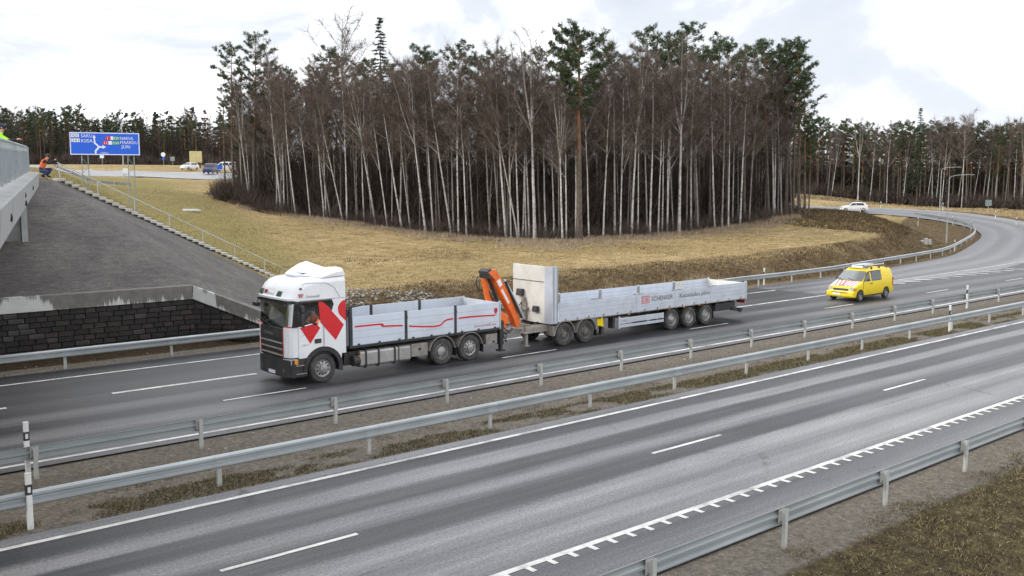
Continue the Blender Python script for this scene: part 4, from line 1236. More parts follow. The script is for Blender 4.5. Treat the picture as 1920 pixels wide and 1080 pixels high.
    lead = [(16.95, 3.80), (16.90, 3.82), (16.72, 3.83), (16.55, 3.84), (16.60, 3.83), (16.68, 3.82), (16.74, 3.80)]
    topz = [4.00, 4.10, 4.13, 4.06, 4.16, 4.24, 4.20]
    topx = [17.88, 17.86, 17.82, 17.75, 17.68, 17.60, 17.56]
    rows = []
    for y, (lx, lz), tz, tx in zip(yc, lead, topz, topx):
        rows.append([(lx, y, lz), (lx + (tx - lx) * .3, y, lz + (tz - lz) * .42), (lx + (tx - lx) * .65, y, lz + (tz - lz) * .80), (tx, y, tz), (tx + .06, y, tz - .12), (17.9, y, 3.84)])
    m.grid(rows)
    for r in (rows[0], rows[-1]): m.add(r, [tuple(range(len(r)))])
    m.build("wind_deflector", 'white', roof, smooth=True)
    # openings, pillars, glass
    m = MB()
    for y0, y1 in ((YN + .003, YN + .06), (YF - .06, YF - .003)):
        m.prism([(15.74, 2.105), (16.03, 2.128), (16.02, 3.02), (15.86, 3.02)], 'y', y0, y1)
        m.prism([(16.02, 2.96), (17.33, 2.96), (17.33, 3.02), (16.02, 3.02)], 'y', y0, y1)
    m.box(15.60, 15.80, YN + .10, YF - .10, 2.93, 3.02)
    m.build("pillar_trim", 'black', T, bevel=.006)
    for y, nm in ((YN + .02, 1), (YF - .02, 2)):
        m = MB(); m.prism([(16.0, 2.12), (16.72, 2.23), (17.33, 2.6), (17.42, 2.82), (17.34, 2.97), (16.0, 2.97)], 'y', y - .004, y + .004)
        m.build("side_window", 'clear', T)
    rows = []
    for y, fx in ((YN + .05, .24), (YN + .14, .10), (YN + .35, .03), (31.69, 0), (YF - .35, .03), (YF - .14, .10), (YF - .05, .24)):
        rows.append([(15.575 + fx * .85, y, 2.05), (15.68 + fx * .85, y, 2.95)])
    m = MB(); m.grid(rows); ws = m.build("windscreen", 'shield', T, smooth=True)
    for y0, dy in ((31.0, .75), (31.85, .75)):
        m = MB(); m.tube([(15.56, y0, 2.09), (15.575, y0 + dy, 2.30)], .014, 5); m.build("wiper", 'black', ws)
    m = MB()
    m.box(15.95, 17.80, YN + .065, YF - .065, .98, 1.25); m.box(15.72, 16.05, YN + .12, YF - .12, 1.25, 2.06); m.box(17.25, 17.80, YN + .08, YF - .08, 1.25, 2.5)
    m.box(16.75, 17.0, 30.75, 31.25, 1.9, 2.75); m.box(16.6, 16.95, 32.1, 32.6, 1.9, 2.75)
    m.build("cab_interior", 'interior', T)
    # grille and bumper
    m = MB(); m.prism([(15.70, .96), (15.70, 2.05), (15.585, 2.04), (15.545, 1.72), (15.565, 1.56), (15.60, .96)], 'y', 30.81, 32.56)
    gr = m.build("grille", 'black', T, bevel=.01)
    for z in (1.50, 1.28, 1.07):
        h = MB(); h.prism([(15.545, z), (15.56, z + .055), (15.60, z + .05), (15.60, z - .01)], 'y', 30.86, 32.51); h.build("grille_slat", 'dirty_metal', gr)
    h = MB()
    for z in (1.38, 1.16): h.box(15.575, 15.60, 30.9, 32.47, z - .045, z + .055)
    h.build("grille_opening", 'interior', gr)
    text("SCANIA", "lettering", 'rim', (15.553, 32.28, 1.76), (0, -1, 0), (0.10, 0, 1), .11, gr, .72, .008)
    for ya, yb in ((30.805, 30.855), (32.515, 32.565)):
        h = MB(); h.box(15.555, 15.575, ya, yb, 1.03, 2.0); h.build("red_trim", 'dark_red', gr)
    for a in ((30.50, 30.80), (32.57, 32.87)):
        h = MB(); h.prism([(15.68, a[0]), (15.60, a[1]), (15.72, a[1]), (15.80, a[0])], 'z', 2.101, 2.14); h.build("red_trim", 'red', gr)
    m = MB(); m.prism([(15.55, 30.95), (15.60, 30.62), (15.72, 30.44), (16.22, 30.43), (16.22, 30.9), (15.9, 31.2), (15.9, 32.2), (16.22, 32.5), (16.22, 32.94), (15.72, 32.93), (15.60, 32.75), (15.55, 32.42)], 'z', .30, .96)
    bp_ = m.build("bumper", 'black', T, bevel=.03)
    for s, yc in ((1, 30.43), (-1, 32.94)):
        h = MB(); h.prism([(15.575, yc + s * .46), (15.60, yc + s * .22), (15.70, yc + s * .035), (15.92, yc - s * .004), (15.92, yc + s * .05), (15.74, yc + s * .16), (15.66, yc + s * .46)], 'z', .77, .98)
        hl = h.build("headlight", 'lamp_clear', bp_, bevel=.012)
        h = MB(); h.prism([(15.80, yc - s * .006), (15.93, yc - s * .012), (15.93, yc + s * .01), (15.80, yc + s * .02)], 'z', .80, .95); h.build("indicator", 'amber', bp_)
        h = MB(); h.prism([(15.565, yc + s * .42), (15.60, yc + s * .20), (15.64, yc + s * .22), (15.60, yc + s * .42)], 'z', .50, .60); h.build("fog_lamp", 'lamp_clear', bp_)
    h = MB(); h.box(15.535, 15.548, 31.45, 31.97, .36, .475); pl = h.build("number_plate", 'sign_white', bp_)
    h = MB(); h.box(15.5335, 15.535, 31.93, 31.968, .362, .473); h.build("plate_band", 'sign_blue', pl)
    # steps beneath the near door, mudguards
    for s, ya, yb in ((1, YN + .004, 30.8), (-1, 32.6, YF - .004)):
        h = MB(); h.box(16.225, 16.30, ya, yb, .36, .965); h.box(15.9, 16.224, min(ya + .05, yb), max(yb - .05, ya), .5, .94); h.build("step_well", 'black', T, bevel=.01)
        for z in (.42, .72):
            h = MB(); h.box(15.85, 16.26, ya - .012 * s if s > 0 else yb - .25, ya + .25 if s > 0 else yb + .012, z, z + .035); h.build("step", 'dirty_metal', T)
        fender(T, 16.93, .53, .64, .80, -12, 182, YN - .02 if s > 0 else YF - .55, YN + .55 if s > 0 else YF + .02, 'black')
    # mirrors
    for y0, y1 in ((30.08, 30.30), (33.07, 33.29)):
        m = MB(); m.box(15.93, 16.05, y0, y1, 2.15, 2.62); m.box(15.93, 16.06, y0, y1, 2.65, 2.90)
        mi = m.build("mirror", 'black', T, bevel=.03)
        h = MB(); ym = (y0 + y1) / 2
        h.tube([(15.98, YN + .05 if y0 < 31 else YF - .05, 2.93), (15.99, ym, 2.91)], .025, 5); h.tube([(15.98, YN + .05 if y0 < 31 else YF - .05, 2.16), (15.99, ym, 2.17)], .025, 5)
        h.build("mirror_arm", 'black', mi)
    h = MB(); h.box(15.45, 15.58, 32.55, 32.95, 2.70, 2.84); h.tube([(15.5, 32.75, 2.80), (15.62, 32.70, 2.97)], .02, 5); h.build("front_mirror", 'black', T, bevel=.02)
    # red diamonds and lettering
    for poly in ([(16.03, 2.085), (16.66, 2.20), (16.83, 2.01), (16.42, 1.48)],
                 [(16.77, 2.95), (16.90, 2.95), (17.02, 2.89), (17.19, 2.74), (17.31, 2.585), (17.80, 2.04), (17.45, 1.51), (16.835, 2.215)],
                 [(17.885, 2.95), (17.80, 2.94), (17.69, 2.88), (17.60, 2.78), (17.565, 2.66), (17.58, 2.52), (17.64, 2.41), (17.885, 2.17)]):
        m = MB(); m.prism(poly, 'y', YN - .0085, YN - .0055); m.build("red_diamond", 'red', T)
    def wlogo(o, X, Y, s, nm='dark_red', dp=.004):
        o, X, Y = Vector(o), Vector(X), Vector(Y); Z = X.cross(Y)
        m = MB()
        for q in ([(0, 1), (.38, 1), (.62, .35), (.42, 0)], [(.52, 1), (.9, 1), (1.15, .35), (.95, 0)], [(1.05, 1), (1.4, 1), (1.22, .5)]):
            n = len(q); vs = [o + X * a * s + Y * b * s + Z * .001 for a, b in q] + [o + X * a * s + Y * b * s + Z * dp for a, b in q]
            m.add(vs, [tuple(range(n)), tuple(range(2 * n - 1, n - 1, -1))] + [(i, i + n, (i + 1) % n + n, (i + 1) % n) for i in range(n)])
        return m.build("emblem", nm, roof)
    wlogo((15.98, YN + .001, 3.13), (1, 0, -.03), (0, 0, 1), .16)
    text("Stonewall", "lettering", 'grey_print', (16.30, YN + .001, 3.13), (1, 0, -.02), (0, 0, 1), .11, roof, .52, .004)
    up = Vector((.40, 0, .91)).normalized()
    wlogo((15.60, 32.27, 3.20), (0, -1, 0), up, .15, dp=.03)
    text("Stonewall", "lettering", 'grey_print', (15.60, 32.03, 3.20), (0, -1, 0), up, .10, roof, .56, .03)
cab()

def bed():
    m = MB()
    for y in (31.22, 32.08): m.box(15.95, 25.75, y, y + .09, .78, 1.04)
    for x in (17.5, 19.0, 20.6, 22.2, 23.7, 25.2): m.box(x, x + .12, 31.31, 32.08, .80, 1.02)
    for x in (22.25, 23.65, 16.93): m.tube([(x, 30.75, .52), (x, 32.6, .52)], .09, 8); m.box(x - .25, x + .25, 31.4, 32.0, .30, .74)
    m.box(18.1, 25.2, 30.9, 32.5, 1.041, 1.10)
    m.build("chassis", 'chassis', T)
    m = MB(); m.box(18.06, 25.20, YN + .01, YF - .01, 1.101, 1.20)
    fl = m.build("bed_floor", 'black', T, bevel=.01)
    for x0, x1 in ((18.17, 20.465), (20.595, 22.835), (22.965, 25.18)):
        for y0, y1 in ((YN, YN + .035), (YF - .035, YF)):
            m = MB(); m.box(x0, x1, y0, y1, 1.215, 2.28); b = m.build("side_board", 'board', T, bevel=.006, seg=1)
            if y0 == YN:
                h = MB()
                for z in (1.48, 1.745, 2.01): h.box(x0 + .01, x1 - .01, YN - .0022, YN - .0006, z, z + .006)
                h.build("board_groove", 'grey_print', b)
                for xx in (x0 + .25, (x0 + x1) / 2, x1 - .25):
                    h = MB(); h.box(xx - .05, xx + .05, YN - .018, YN - .001, 1.16, 1.27); h.build("hinge", 'black', b)
    for x in (20.53, 22.90):
        for y in (YN - .012, YF - .05):
            m = MB(); m.box(x - .058, x + .058, y, y + .062, 1.12, 2.32); p = m.build("stake_post", 'black', T, bevel=.008, seg=1)
            if y < 31:
                h = MB(); h.box(x - .062, x + .062, y - .012, y - .001, 2.02, 2.10); h.build("latch", 'chassis', p)
    for y in (YN - .005, YF - .075):
        m = MB(); m.box(18.03, 18.15, y, y + .08, 1.15, 2.62); m.build("front_post", 'black', T)
    m = MB(); m.box(18.04, 18.10, YN + .08, YF - .08, 1.2, 2.55); m.build("front_wall", 'board', T)
    m = MB(); m.box(25.15, 25.19, YN + .04, YF - .04, 1.215, 2.25); m.build("tail_board", 'board', T)
    m = MB(); m.box(25.185, 25.26, YF - .09, YF + .0, 1.15, 2.30); m.box(25.195, 25.26, YN - .0, YN + .09, 1.15, 2.30); m.build("rear_post", 'post', T)
    m = MB(); m.box(17.95, 18.0, 30.9, 31.1, 1.0, 2.9); m.tube([(17.96, 30.75, 1.1), (17.96, 30.75, 2.75), (17.98, 30.55, 2.9)], .06, 8); m.box(17.92, 18.01, 30.5, 30.62, 2.3, 2.62); m.build("air_intake", 'black', T)
    m = MB(); m.tube([(17.98, YN + .1, 2.62), (18.3, YN - .15, 2.70), (18.45, YN - .22, 2.74)], .03, 6); m.build("work_lamp", 'black', T)
    # print on the boards
    def line(pts, name="red_line"):
        for (xa, xb) in ((18.2, 20.46), (20.60, 22.83), (22.97, 25.1)):
            q = [p for p in pts if xa <= p[0] <= xb]
            xs = [p[0] for p in pts]; zs = [p[1] for p in pts]
            if not q: continue
            q = ([(xa + .04, float(np.interp(xa + .04, xs, zs)))] if q[0][0] > xa + .1 and pts[0][0] < xa else []) + q + ([(xb - .03, float(np.interp(xb - .03, xs, zs)))] if q[-1][0] < xb - .1 and pts[-1][0] > xb else [])
            m = MB()
            rows = []
            for i, p in enumerate(q):
                a, b = q[max(i - 1, 0)], q[min(i + 1, len(q) - 1)]
                d = Vector((b[0] - a[0], b[1] - a[1])).normalized()
                rows.append([(p[0] + d.y * .032, YN - .004, p[1] - d.x * .032), (p[0] - d.y * .032, YN - .004, p[1] + d.x * .032)])
            m.grid(rows); m.build(name, 'red', T)
    line([(18.25, 1.915), (18.7, 1.91), (19.21, 1.905), (19.46, 1.90), (19.50, 1.88), (19.40, 1.83), (19.46, 1.815), (19.9, 1.79), (20.37, 1.75), (20.66, 1.70), (21.3, 1.62), (21.83, 1.575), (22.05, 1.58), (22.18, 1.61), (22.28, 1.68), (22.36, 1.75), (22.55, 1.79), (22.78, 1.80), (23.05, 1.79), (23.7, 1.795), (24.95, 1.74)])
    m = MB(); m.prism(arc(24.98, 1.95, .10, -30, 210, 10) + [(24.98, 1.76)], 'y', YN - .006, YN - .003); m.build("pin_print", 'dark_red', T)
    text("stonewall.ee", "lettering", 'dark_red', (23.85, YN - .001, 1.335), (1, 0, 0), (0, 0, 1), .12, T, 1.12, .003)
    # tanks and boxes under the bed
    m = MB(); m.prism([(30.47, .42), (30.55, .34), (31.05, .34), (31.12, .42), (31.12, .9), (31.05, .97), (30.55, .97), (30.47, .90)], 'x', 18.50, 20.20); tk = m.build("fuel_tank", 'steel_tank', T, bevel=.03)
    for x in (18.72, 19.28, 20.0):
        h = MB(); h.prism([(30.455, .41), (30.54, .325), (31.06, .325), (31.06, .30), (30.53, .30), (30.44, .40), (30.44, .91), (30.53, .985), (31.06, .985), (31.06, .975), (30.54, .975), (30.455, .905)], 'x', x, x + .06); h.build("tank_strap", 'black', tk)
    m = MB(); m.prism([(30.47, .42), (30.55, .34), (31.05, .34), (31.05, .97), (30.55, .97), (30.47, .90)], 'x', 20.24, 20.76); m.build("second_tank", 'steel_tank', T, bevel=.02)
    m = MB(); m.box(20.80, 21.58, 30.48, 31.1, .47, .97); bx = m.build("tool_box", 'dirty_metal', T, bevel=.015)
    h = MB(); h.box(21.14, 21.24, 30.465, 30.479, .70, .80); h.build("lock", 'black', bx)
    m = MB(); m.box(24.53, 25.12, 30.5, 31.0, .54, .96); bx = m.build("tool_box", 'dirty_metal', T, bevel=.015)
    h = MB(); h.box(24.88, 24.98, 30.485, 30.499, .60, .68); h.build("lock", 'black', bx)
    m = MB(); m.box(17.95, 18.48, 30.7, 31.2, .45, .95); m.tube([(18.2, 30.55, .62), (18.46, 30.55, .62)], .2, 12); m.build("silencer", 'chassis', T)
    m = MB(); m.box(18.42, 18.50, 30.44, 30.47, .72, .80); m.build("side_marker", 'amber', T)
    for x in (22.25, 23.65):
        for y0, y1 in ((YN - .01, YN + .62), (YF - .62, YF + .01)):
            fender(T, x, .53, .615, .64, 8, 172, y0, y1, 'dirty_metal')
    for x in (22.93, 24.32):
        m = MB(); m.box(x, x + .02, YN + .02, YN + .5, .28, .72); m.build("mud_flap", 'black', T)
    wheel(T, 16.93, YN + .02, .53, .34, 'front'); wheel(T, 22.25, YN + .02, .53, .34, 'drive'); wheel(T, 23.65, YN + .02, .53, .34, 'front')
    wheel(T, 16.93, YF - .02, .53, .34, 'front', 1); wheel(T, 22.25, YF - .02, .53, .34, 'drive', 1); wheel(T, 23.65, YF - .02, .53, .34, 'front', 1)
bed()

def crane():
    m = MB(); m.box(25.42, 26.15, 31.15, 32.25, .95, 1.35); m.tube([(25.9, 31.6, 1.35), (25.95, 31.6, 2.0)], .22, 12)
    m.prism([(25.5, 1.3), (26.3, 1.15), (26.2, 1.55), (25.75, 1.85)], 'y', 31.1, 31.9)
    cr_ = m.build("crane", 'orange', T, bevel=.02)
    # main boom, leaning forward over the bed
    def beam(pts, y0, y1, nm, mat='orange'):
        h = MB(); h.prism(pts, 'y', y0, y1); return h.build(nm, mat, cr_, bevel=.02)
    beam([(25.33, 3.42), (25.58, 3.53), (25.82, 3.46), (26.04, 3.12), (26.70, 2.12), (27.12, 1.25), (27.06, .90), (26.88, .95), (26.66, 1.46), (26.10, 2.38), (25.70, 3.08)], 31.33, 31.66, "main_boom")
    beam([(25.42, 3.12), (25.58, 3.15), (25.90, 2.1), (26.1, 1.35), (25.94, 1.32), (25.68, 2.1)], 31.72, 31.98, "folded_jib")
    beam([(25.28, 3.46), (25.45, 3.58), (25.58, 3.50), (25.56, 3.2), (25.38, 3.14)], 31.34, 31.96, "boom_knuckle", 'chassis')
    h = MB(); h.tube([(25.62, 31.69, 3.16), (26.35, 31.69, 1.6)], .075, 8); h.tube([(26.22, 31.28, 3.0), (27.12, 31.28, 1.35)], .055, 8); h.build("lift_cylinder", 'black', cr_)
    h = MB(); h.tube([(26.20, 31.30, 3.06), (26.70, 31.26, 2.28), (27.28, 31.28, 1.32)], .045, 6); h.tube([(26.25, 31.4, 3.0), (27.30, 31.4, 1.3)], .04, 6); h.build("hydraulic_pipe", 'alu', cr_)
    h = MB()
    for q in ([(25.35, 31.8, 3.3), (25.12, 31.85, 3.15), (25.15, 31.9, 2.8), (25.45, 31.9, 2.6)], [(26.0, 31.3, 1.5), (25.8, 31.15, 1.0), (26.2, 31.2, .75), (26.6, 31.3, .95)], [(25.6, 31.85, 3.1), (25.75, 31.7, 2.4), (26.1, 31.7, 1.9)]):
        h.tube(catmull(q, .08), .028, 6)
    h.build("hose", 'black', cr_)
    h = MB(); h.prism([(25.78, 3.02), (25.95, 2.75), (26.10, 2.86), (25.96, 3.12)], 'y', 31.324, 31.329); h.prism([(26.02, 2.62), (26.42, 2.0), (26.50, 2.06), (26.10, 2.68)], 'y', 31.324, 31.329); h.build("print_patch", 'sign_white', cr_)
    h = MB(); h.tube([(25.34, 31.9, 3.05), (25.25, 31.9, 2.75)], .02, 6); h.lathe([(.05, -.02), (.08, 0), (.05, .02)], (25.25, 31.9, 2.65), 12); h.build("crane_hook", 'black', cr_)
    # outrigger leg and valve block at the near side
    h = MB(); h.box(25.32, 25.52, 30.55, 30.75, .45, 1.45); h.box(25.36, 25.48, 30.58, 30.72, .22, .46); h.box(25.28, 25.56, 30.5, 30.8, .17, .23); h.box(25.38, 25.5, 30.75, 32.6, .72, .92); h.build("outrigger", 'black', cr_)
    h = MB(); h.box(25.32, 25.52, 32.6, 32.8, .45, 1.45); h.box(25.28, 25.56, 32.55, 32.85, .17, .23); h.build("outrigger", 'black', cr_)
    h = MB()
    for q in ([(25.55, 30.7, 1.0), (25.75, 30.72, .55), (25.95, 30.9, .50), (26.1, 31.1, .85)], [(25.6, 30.8, 1.2), (26.0, 30.75, .9), (26.4, 31.0, .95)]):
        h.tube(catmull(q, .08), .024, 6)
    h.build("hose", 'black', cr_)
crane()

# ------------------------------------------------------------------ dolly
dolly = thing("trailer_dolly", "dusty two axle dolly coupled under the front end of the long trailer", "trailer dolly", (29, 31.7, 0))
m = MB(); m.box(27.6, 31.0, 31.15, 31.28, .70, .98); m.box(27.6, 31.0, 32.1, 32.23, .70, .98)
for x in (27.7, 29.0, 30.3): m.box(x, x + .12, 31.28, 32.1, .72, .96)
m.build("frame", 'dirty_metal', dolly, bevel=.01)
m = MB(); m.prism([(25.95, 31.62), (25.95, 31.76), (27.62, 32.15), (27.62, 31.22)], 'z', .66, .84); m.build("drawbar", 'dirty_metal', dolly, bevel=.01)
m = MB(); m.tube([(25.62, 31.69, .75), (25.98, 31.69, .75)], .09, 10); m.build("coupling_eye", 'dark_red', dolly)
m = MB(); m.box(27.0, 27.14, 30.85, 30.98, .18, .98); m.box(26.94, 27.2, 30.8, 31.03, .14, .185); m.build("support_leg", 'dirty_metal', dolly)
m = MB(); m.prism([(26.9, .72), (28.35, .72), (28.35, 1.0), (27.2, .94)], 'y', 30.72, 31.14); m.build("side_skirt", 'dirty_metal', dolly)
m = MB(); m.lathe([(.02, .0), (.62, .0), (.62, .09), (.02, .09)], (29.6, 31.7, .99), 28, axis='z'); m.build("turntable", 'chassis', dolly)
m = MB()
for x in (28.94, 30.29): m.tube([(x, 30.7, .52), (x, 32.7, .52)], .08, 8); m.box(x - .2, x + .2, 31.16, 31.3, .4, .72)
m.build("axle", 'chassis', dolly)
for x in (28.94, 30.29):
    for y0, y1 in ((YN + .0, YN + .6), (YF - .6, YF)):
        fender(dolly, x, .52, .60, .635, 2, 178, y0, y1, 'dirty_metal')
    wheel(dolly, x, YN + .03, .52, .36, 'dolly'); wheel(dolly, x, YF - .03, .52, .36, 'dolly', 1)
m = MB(); m.box(28.22, 28.32, YN + .01, YN + .5, .52, .95); m.build("mudguard_box", 'dirty_metal', dolly)
m = MB(); m.box(30.96, 30.98, YN + .05, YN + .5, .25, .6); m.build("mud_flap", 'black', dolly)

# ------------------------------------------------------------------ long trailer
trailer = thing("semi_trailer", "long pale aluminium drop side trailer with high front wall and black lettering", "trailer", (35, 31.7, 0))
R = trailer
FX0, FX1 = 28.15, 42.12
m = MB(); m.box(FX0, FX1, YN + .01, YF - .01, 1.085, 1.17); m.build("floor", 'alu', R)
m = MB()
for y in (31.2, 32.1): m.prism([(27.9, 1.083), (FX1, 1.083), (FX1, .86), (33, .80), (31.2, .99), (27.9, 1.0)], 'y', y, y + .10)
for k in range(20): m.box(29.2 + .66 * k, 29.26 + .66 * k, YN + .05, YF - .05, 1.01, 1.08)
m.build("frame", 'chassis', R)
# front wall
m = MB(); m.box(28.06, 28.14, 30.80, 32.93, 1.05, 3.56); hb = m.build("front_wall", 'alu_sunlit', R, bevel=.012)
h = MB(); h.box(28.045, 28.059, 30.84, 32.9, 2.86, 2.90); h.build("wall_seam", 'dirty_metal', hb)
h = MB()
for k in range(16): h.box(28.03, 28.0445, 30.92 + .13 * k, 30.95 + .13 * k, 2.865, 2.895)
h.build("rivet", 'grey_print', hb)
m = MB(); m.prism([(28.06, 30.795), (28.06, 30.76), (28.16, YN + .02), (28.48, YN + .02), (28.48, YN + .10), (28.22, YN + .12), (28.15, 30.795)], 'z', 1.05, 3.56); cp = m.build("corner_post", 'alu', R)
h = MB(); h.box(28.24, 28.30, YN + .003, YN + .019, 1.06, 3.55); h.box(28.46, 28.50, YN - .004, YN + .019, 1.06, 3.55); h.build("post_rib", 'galv', cp)
m = MB(); m.prism([(28.06, 32.935), (28.16, YF + .0), (28.42, YF), (28.42, 32.9), (28.15, 32.85)], 'z', 1.05, 3.56); m.build("corner_post", 'alu', R)
for (y, z, w, hh) in ((32.36, 2.32, .42, .30), (31.32, 1.66, .34, .26)):
    h = MB(); h.hexa([(27.86, y - w / 2, z - hh / 2), (27.86, y + w / 2 - .05, z - hh / 2), (28.055, y + w / 2, z - hh / 2), (28.055, y - w / 2, z - hh / 2), (27.90, y - w / 2, z + hh / 2), (27.90, y + w / 2 - .05, z + hh / 2), (28.055, y + w / 2, z + hh / 2), (28.055, y - w / 2, z + hh / 2)])
    h.build("connector_box", 'black', hb, bevel=.02)
h = MB(); h.box(27.93, 28.055, 31.95, 32.25, 1.10, 1.92); h.box(27.88, 28.05, 31.85, 32.35, 1.55, 1.68); h.box(27.9, 28.05, 32.02, 32.18, 1.93, 2.10); h.build("air_line_bracket", 'dirty_metal', hb, bevel=.01)
h = MB()
for q in ([(27.95, 32.2, 1.9), (27.6, 32.2, 1.5), (27.3, 32.0, 1.1), (26.6, 31.8, 1.0)], [(27.95, 32.0, 1.6), (27.5, 31.9, 1.2), (27.0, 31.8, 1.05), (26.3, 31.7, 1.0)]):
    h.tube(catmull(q, .1), .026, 6)
h.build("air_line", 'black', hb)
posts = [28.5, 30.88, 33.67, 36.44, 39.22, 42.10]
for i in range(5):
    x0, x1 = posts[i] + .08, posts[i + 1] - .08
    if i == 4: x1 = 42.06
    for y0, y1 in ((YN, YN + .035), (YF - .035, YF)):
        near = y0 == YN
        m = MB(); m.box(x0, x1, y0, y1, 1.18, 1.97); b = m.build("side_board", 'alu', R, bevel=.006, seg=1)
        h = MB()
        for z in (1.38, 1.575, 1.77):
            h.box(x0 + .01, x1 - .01, *( (YN - .0022, YN - .0006) if near else (YF - .0375, YF - .0352)), z, z + .006)
        h.build("board_groove", 'grey_print', b)
        if near:
            for xx in (x0 + .4, (x0 + x1) / 2, x1 - .4):
                h = MB(); h.box(xx - .035, xx + .035, YN - .016, YN - .001, 1.13, 1.23); h.build("hinge", 'dirty_metal', b)
for x in posts[1:5]:
    for y in (YN - .008, YF - .05):
        m = MB(); m.box(x - .075, x + .075, y, y + .058, 1.10, 2.0); p = m.build("stake_post", 'alu', R, bevel=.008, seg=1)
        h = MB(); h.box(x - .35, x + .35, y + (.0 if y < 31 else .058) - .012, y + (.0 if y < 31 else .07) - .001, 1.95, 1.975) if y < 31 else h.box(x - .08, x + .08, y - .012, y - .001, 1.5, 1.95)
        h.build("latch", 'grey_print' if y < 31 else 'dirty_metal', p)
m = MB(); m.box(42.03, 42.07, YN + .04, YF - .04, 1.18, 1.95); m.build("tail_board", 'alu_sunlit', R)
for y in (YN - .005, YF - .08):
    m = MB(); m.box(42.07, 42.17, y, y + .085, 1.05, 2.02); m.build("corner_post", 'alu', R)
h = MB(); h.box(39.6, 39.75, YF - .0545, YF - .0505, 1.78, 1.92); h.build("yellow_sticker", 'yellow', R)
m = MB(); m.box(28.5, FX1, YN - .006, YN + .012, 1.088, 1.125); m.build("floor_edge", 'dirty_metal', R)
# lettering
m = MB()
a, b_, c, d = 33.93, 34.47, 1.47, 1.83
for q in ((a, b_, c, c + .03), (a, b_, d - .03, d), (a, a + .03, c + .031, d - .031), (b_ - .03, b_, c + .031, d - .031)): m.box(q[0], q[1], YN - .006, YN - .003, q[2], q[3])
m.build("print_frame", 'red', R)
text("DB", "lettering", 'red', (34.0, YN - .001, 1.535), (1, 0, 0), (0, 0, 1), .23, R, .40, .004)
text("SCHENKER", "lettering", 'black_print', (34.62, YN - .001, 1.555), (1, 0, 0), (0, 0, 1), .21, R, 1.56, .004)
text("Katsetades piire", "lettering", 'black_print', (36.70, YN - .001, 1.555), (1, 0, 0), (0, 0, 1), .21, R, 2.32, .004)
# running gear
m = MB()
for x in (36.21, 37.52, 38.85): m.tube([(x, 30.7, .52), (x, 32.7, .52)], .08, 8); m.box(x - .35, x + .1, 31.16, 31.32, .45, .86)
m.build("axle", 'chassis', R)
for x in (36.21, 37.52, 38.85):
    wheel(R, x, YN + .02, .52, .36, 'trail'); wheel(R, x, YF - .02, .52, .36, 'trail', 1)
    fender(R, x, .52, .58, .60, 25, 155, YN + .03, YN + .55, 'black'); fender(R, x, .52, .58, .60, 25, 155, YF - .55, YF - .03, 'black')
m = MB(); m.box(32.42, 35.58, YN + .03, YN + .055, .46, .60); m.box(32.42, 35.58, YN + .03, YN + .055, .64, .92); m.box(32.40, 32.50, YN + .025, YN + .06, .42, 1.0)
sk = m.build("side_guard", 'alu', R, bevel=.01)
for x0, x1 in ((33.4, 34.35), (34.6, 35.0), (35.15, 35.5)):
    h = MB(); h.box(x0, x1, YN + .022, YN + .029, .60, .665); h.build("guard_slot", 'black_print', sk)
text("KRONE", "lettering", 'grey_print', (32.6, YN + .029, .75), (1, 0, 0), (0, 0, 1), .07, sk, .35, .003)
m = MB(); m.box(31.55, 31.72, 30.75, 30.92, .25, 1.05); m.box(31.5, 31.77, 30.7, 30.97, .2, .25); m.build("landing_leg", 'chassis', R)
m = MB(); m.box(32.15, 32.3, 30.6, 30.9, .45, 1.05); m.build("valve_box", 'chassis', R)
m = MB(); m.hexa([(31.1, 30.55, .70), (31.45, 30.5, .62), (31.5, 30.6, .62), (31.15, 30.65, .70), (31.05, 30.55, 1.02), (31.4, 30.5, 1.06), (31.45, 30.6, 1.06), (31.1, 30.65, 1.02)]); m.build("wheel_chock", 'yellow', R)
m = MB(); m.box(39.75, 41.45, 30.6, 31.15, .58, .98); m.build("pallet_box", 'black', R, bevel=.03)
m = MB(); m.box(41.7, 41.95, 30.5, 32.85, .45, .60); m.prism([(41.1, .62), (41.9, .36), (41.93, .42), (41.2, .72)], 'y', 30.55, 30.62); m.build("underrun_bar", 'black', R)
m = MB(); m.box(42.08, 42.15, 30.5, 31.0, .85, 1.03); m.box(42.08, 42.15, 32.4, 32.9, .85, 1.03); m.build("tail_lamp", 'dark_red', R)
m = MB(); m.box(39.45, 39.47, YN + .05, YN + .5, .28, .85); m.build("mud_flap", 'black', R)
for x in (33.0, 35.9, 37.0, 38.2):
    m = MB(); m.box(x, x + .10, YN - .008, YN + .0, 1.03, 1.075); m.build("side_marker", 'amber', R)

# ------------------------------------------------------------------ cars
def car_body(root, st, wmax, belt, tumble, mat, name="body", fin=.94):
    """st: (x, z low, z top, width factor) from nose to tail; flanks lean in above the belt line"""
    cx_ = root.location.x; cy = root.location.y
    def hw(z): return wmax - (tumble * max(0, z - belt))
    m = MB(); rows = []
    lv = [0, .10, .35, .6, .8, .93, 1.0]
    for x, zb, zt, f in st:
        r = []
        for i, t in enumerate(lv):
            z = zb + (zt - zb) * t
            k = [fin, 1, 1, 1, 1, .985, .88][i]
            r.append((x, cy - hw(z) * f * k, z))
        r2 = [(p[0], 2 * cy - p[1], p[2]) for p in reversed(r)]
        rows.append(r + r2)
    m.grid([q + [q[0]] for q in rows])
    m.add(rows[0], [tuple(range(len(rows[0])))]); m.add(rows[-1], [tuple(range(len(rows[-1])))])
    return m.build(name, mat, root, smooth=True), hw

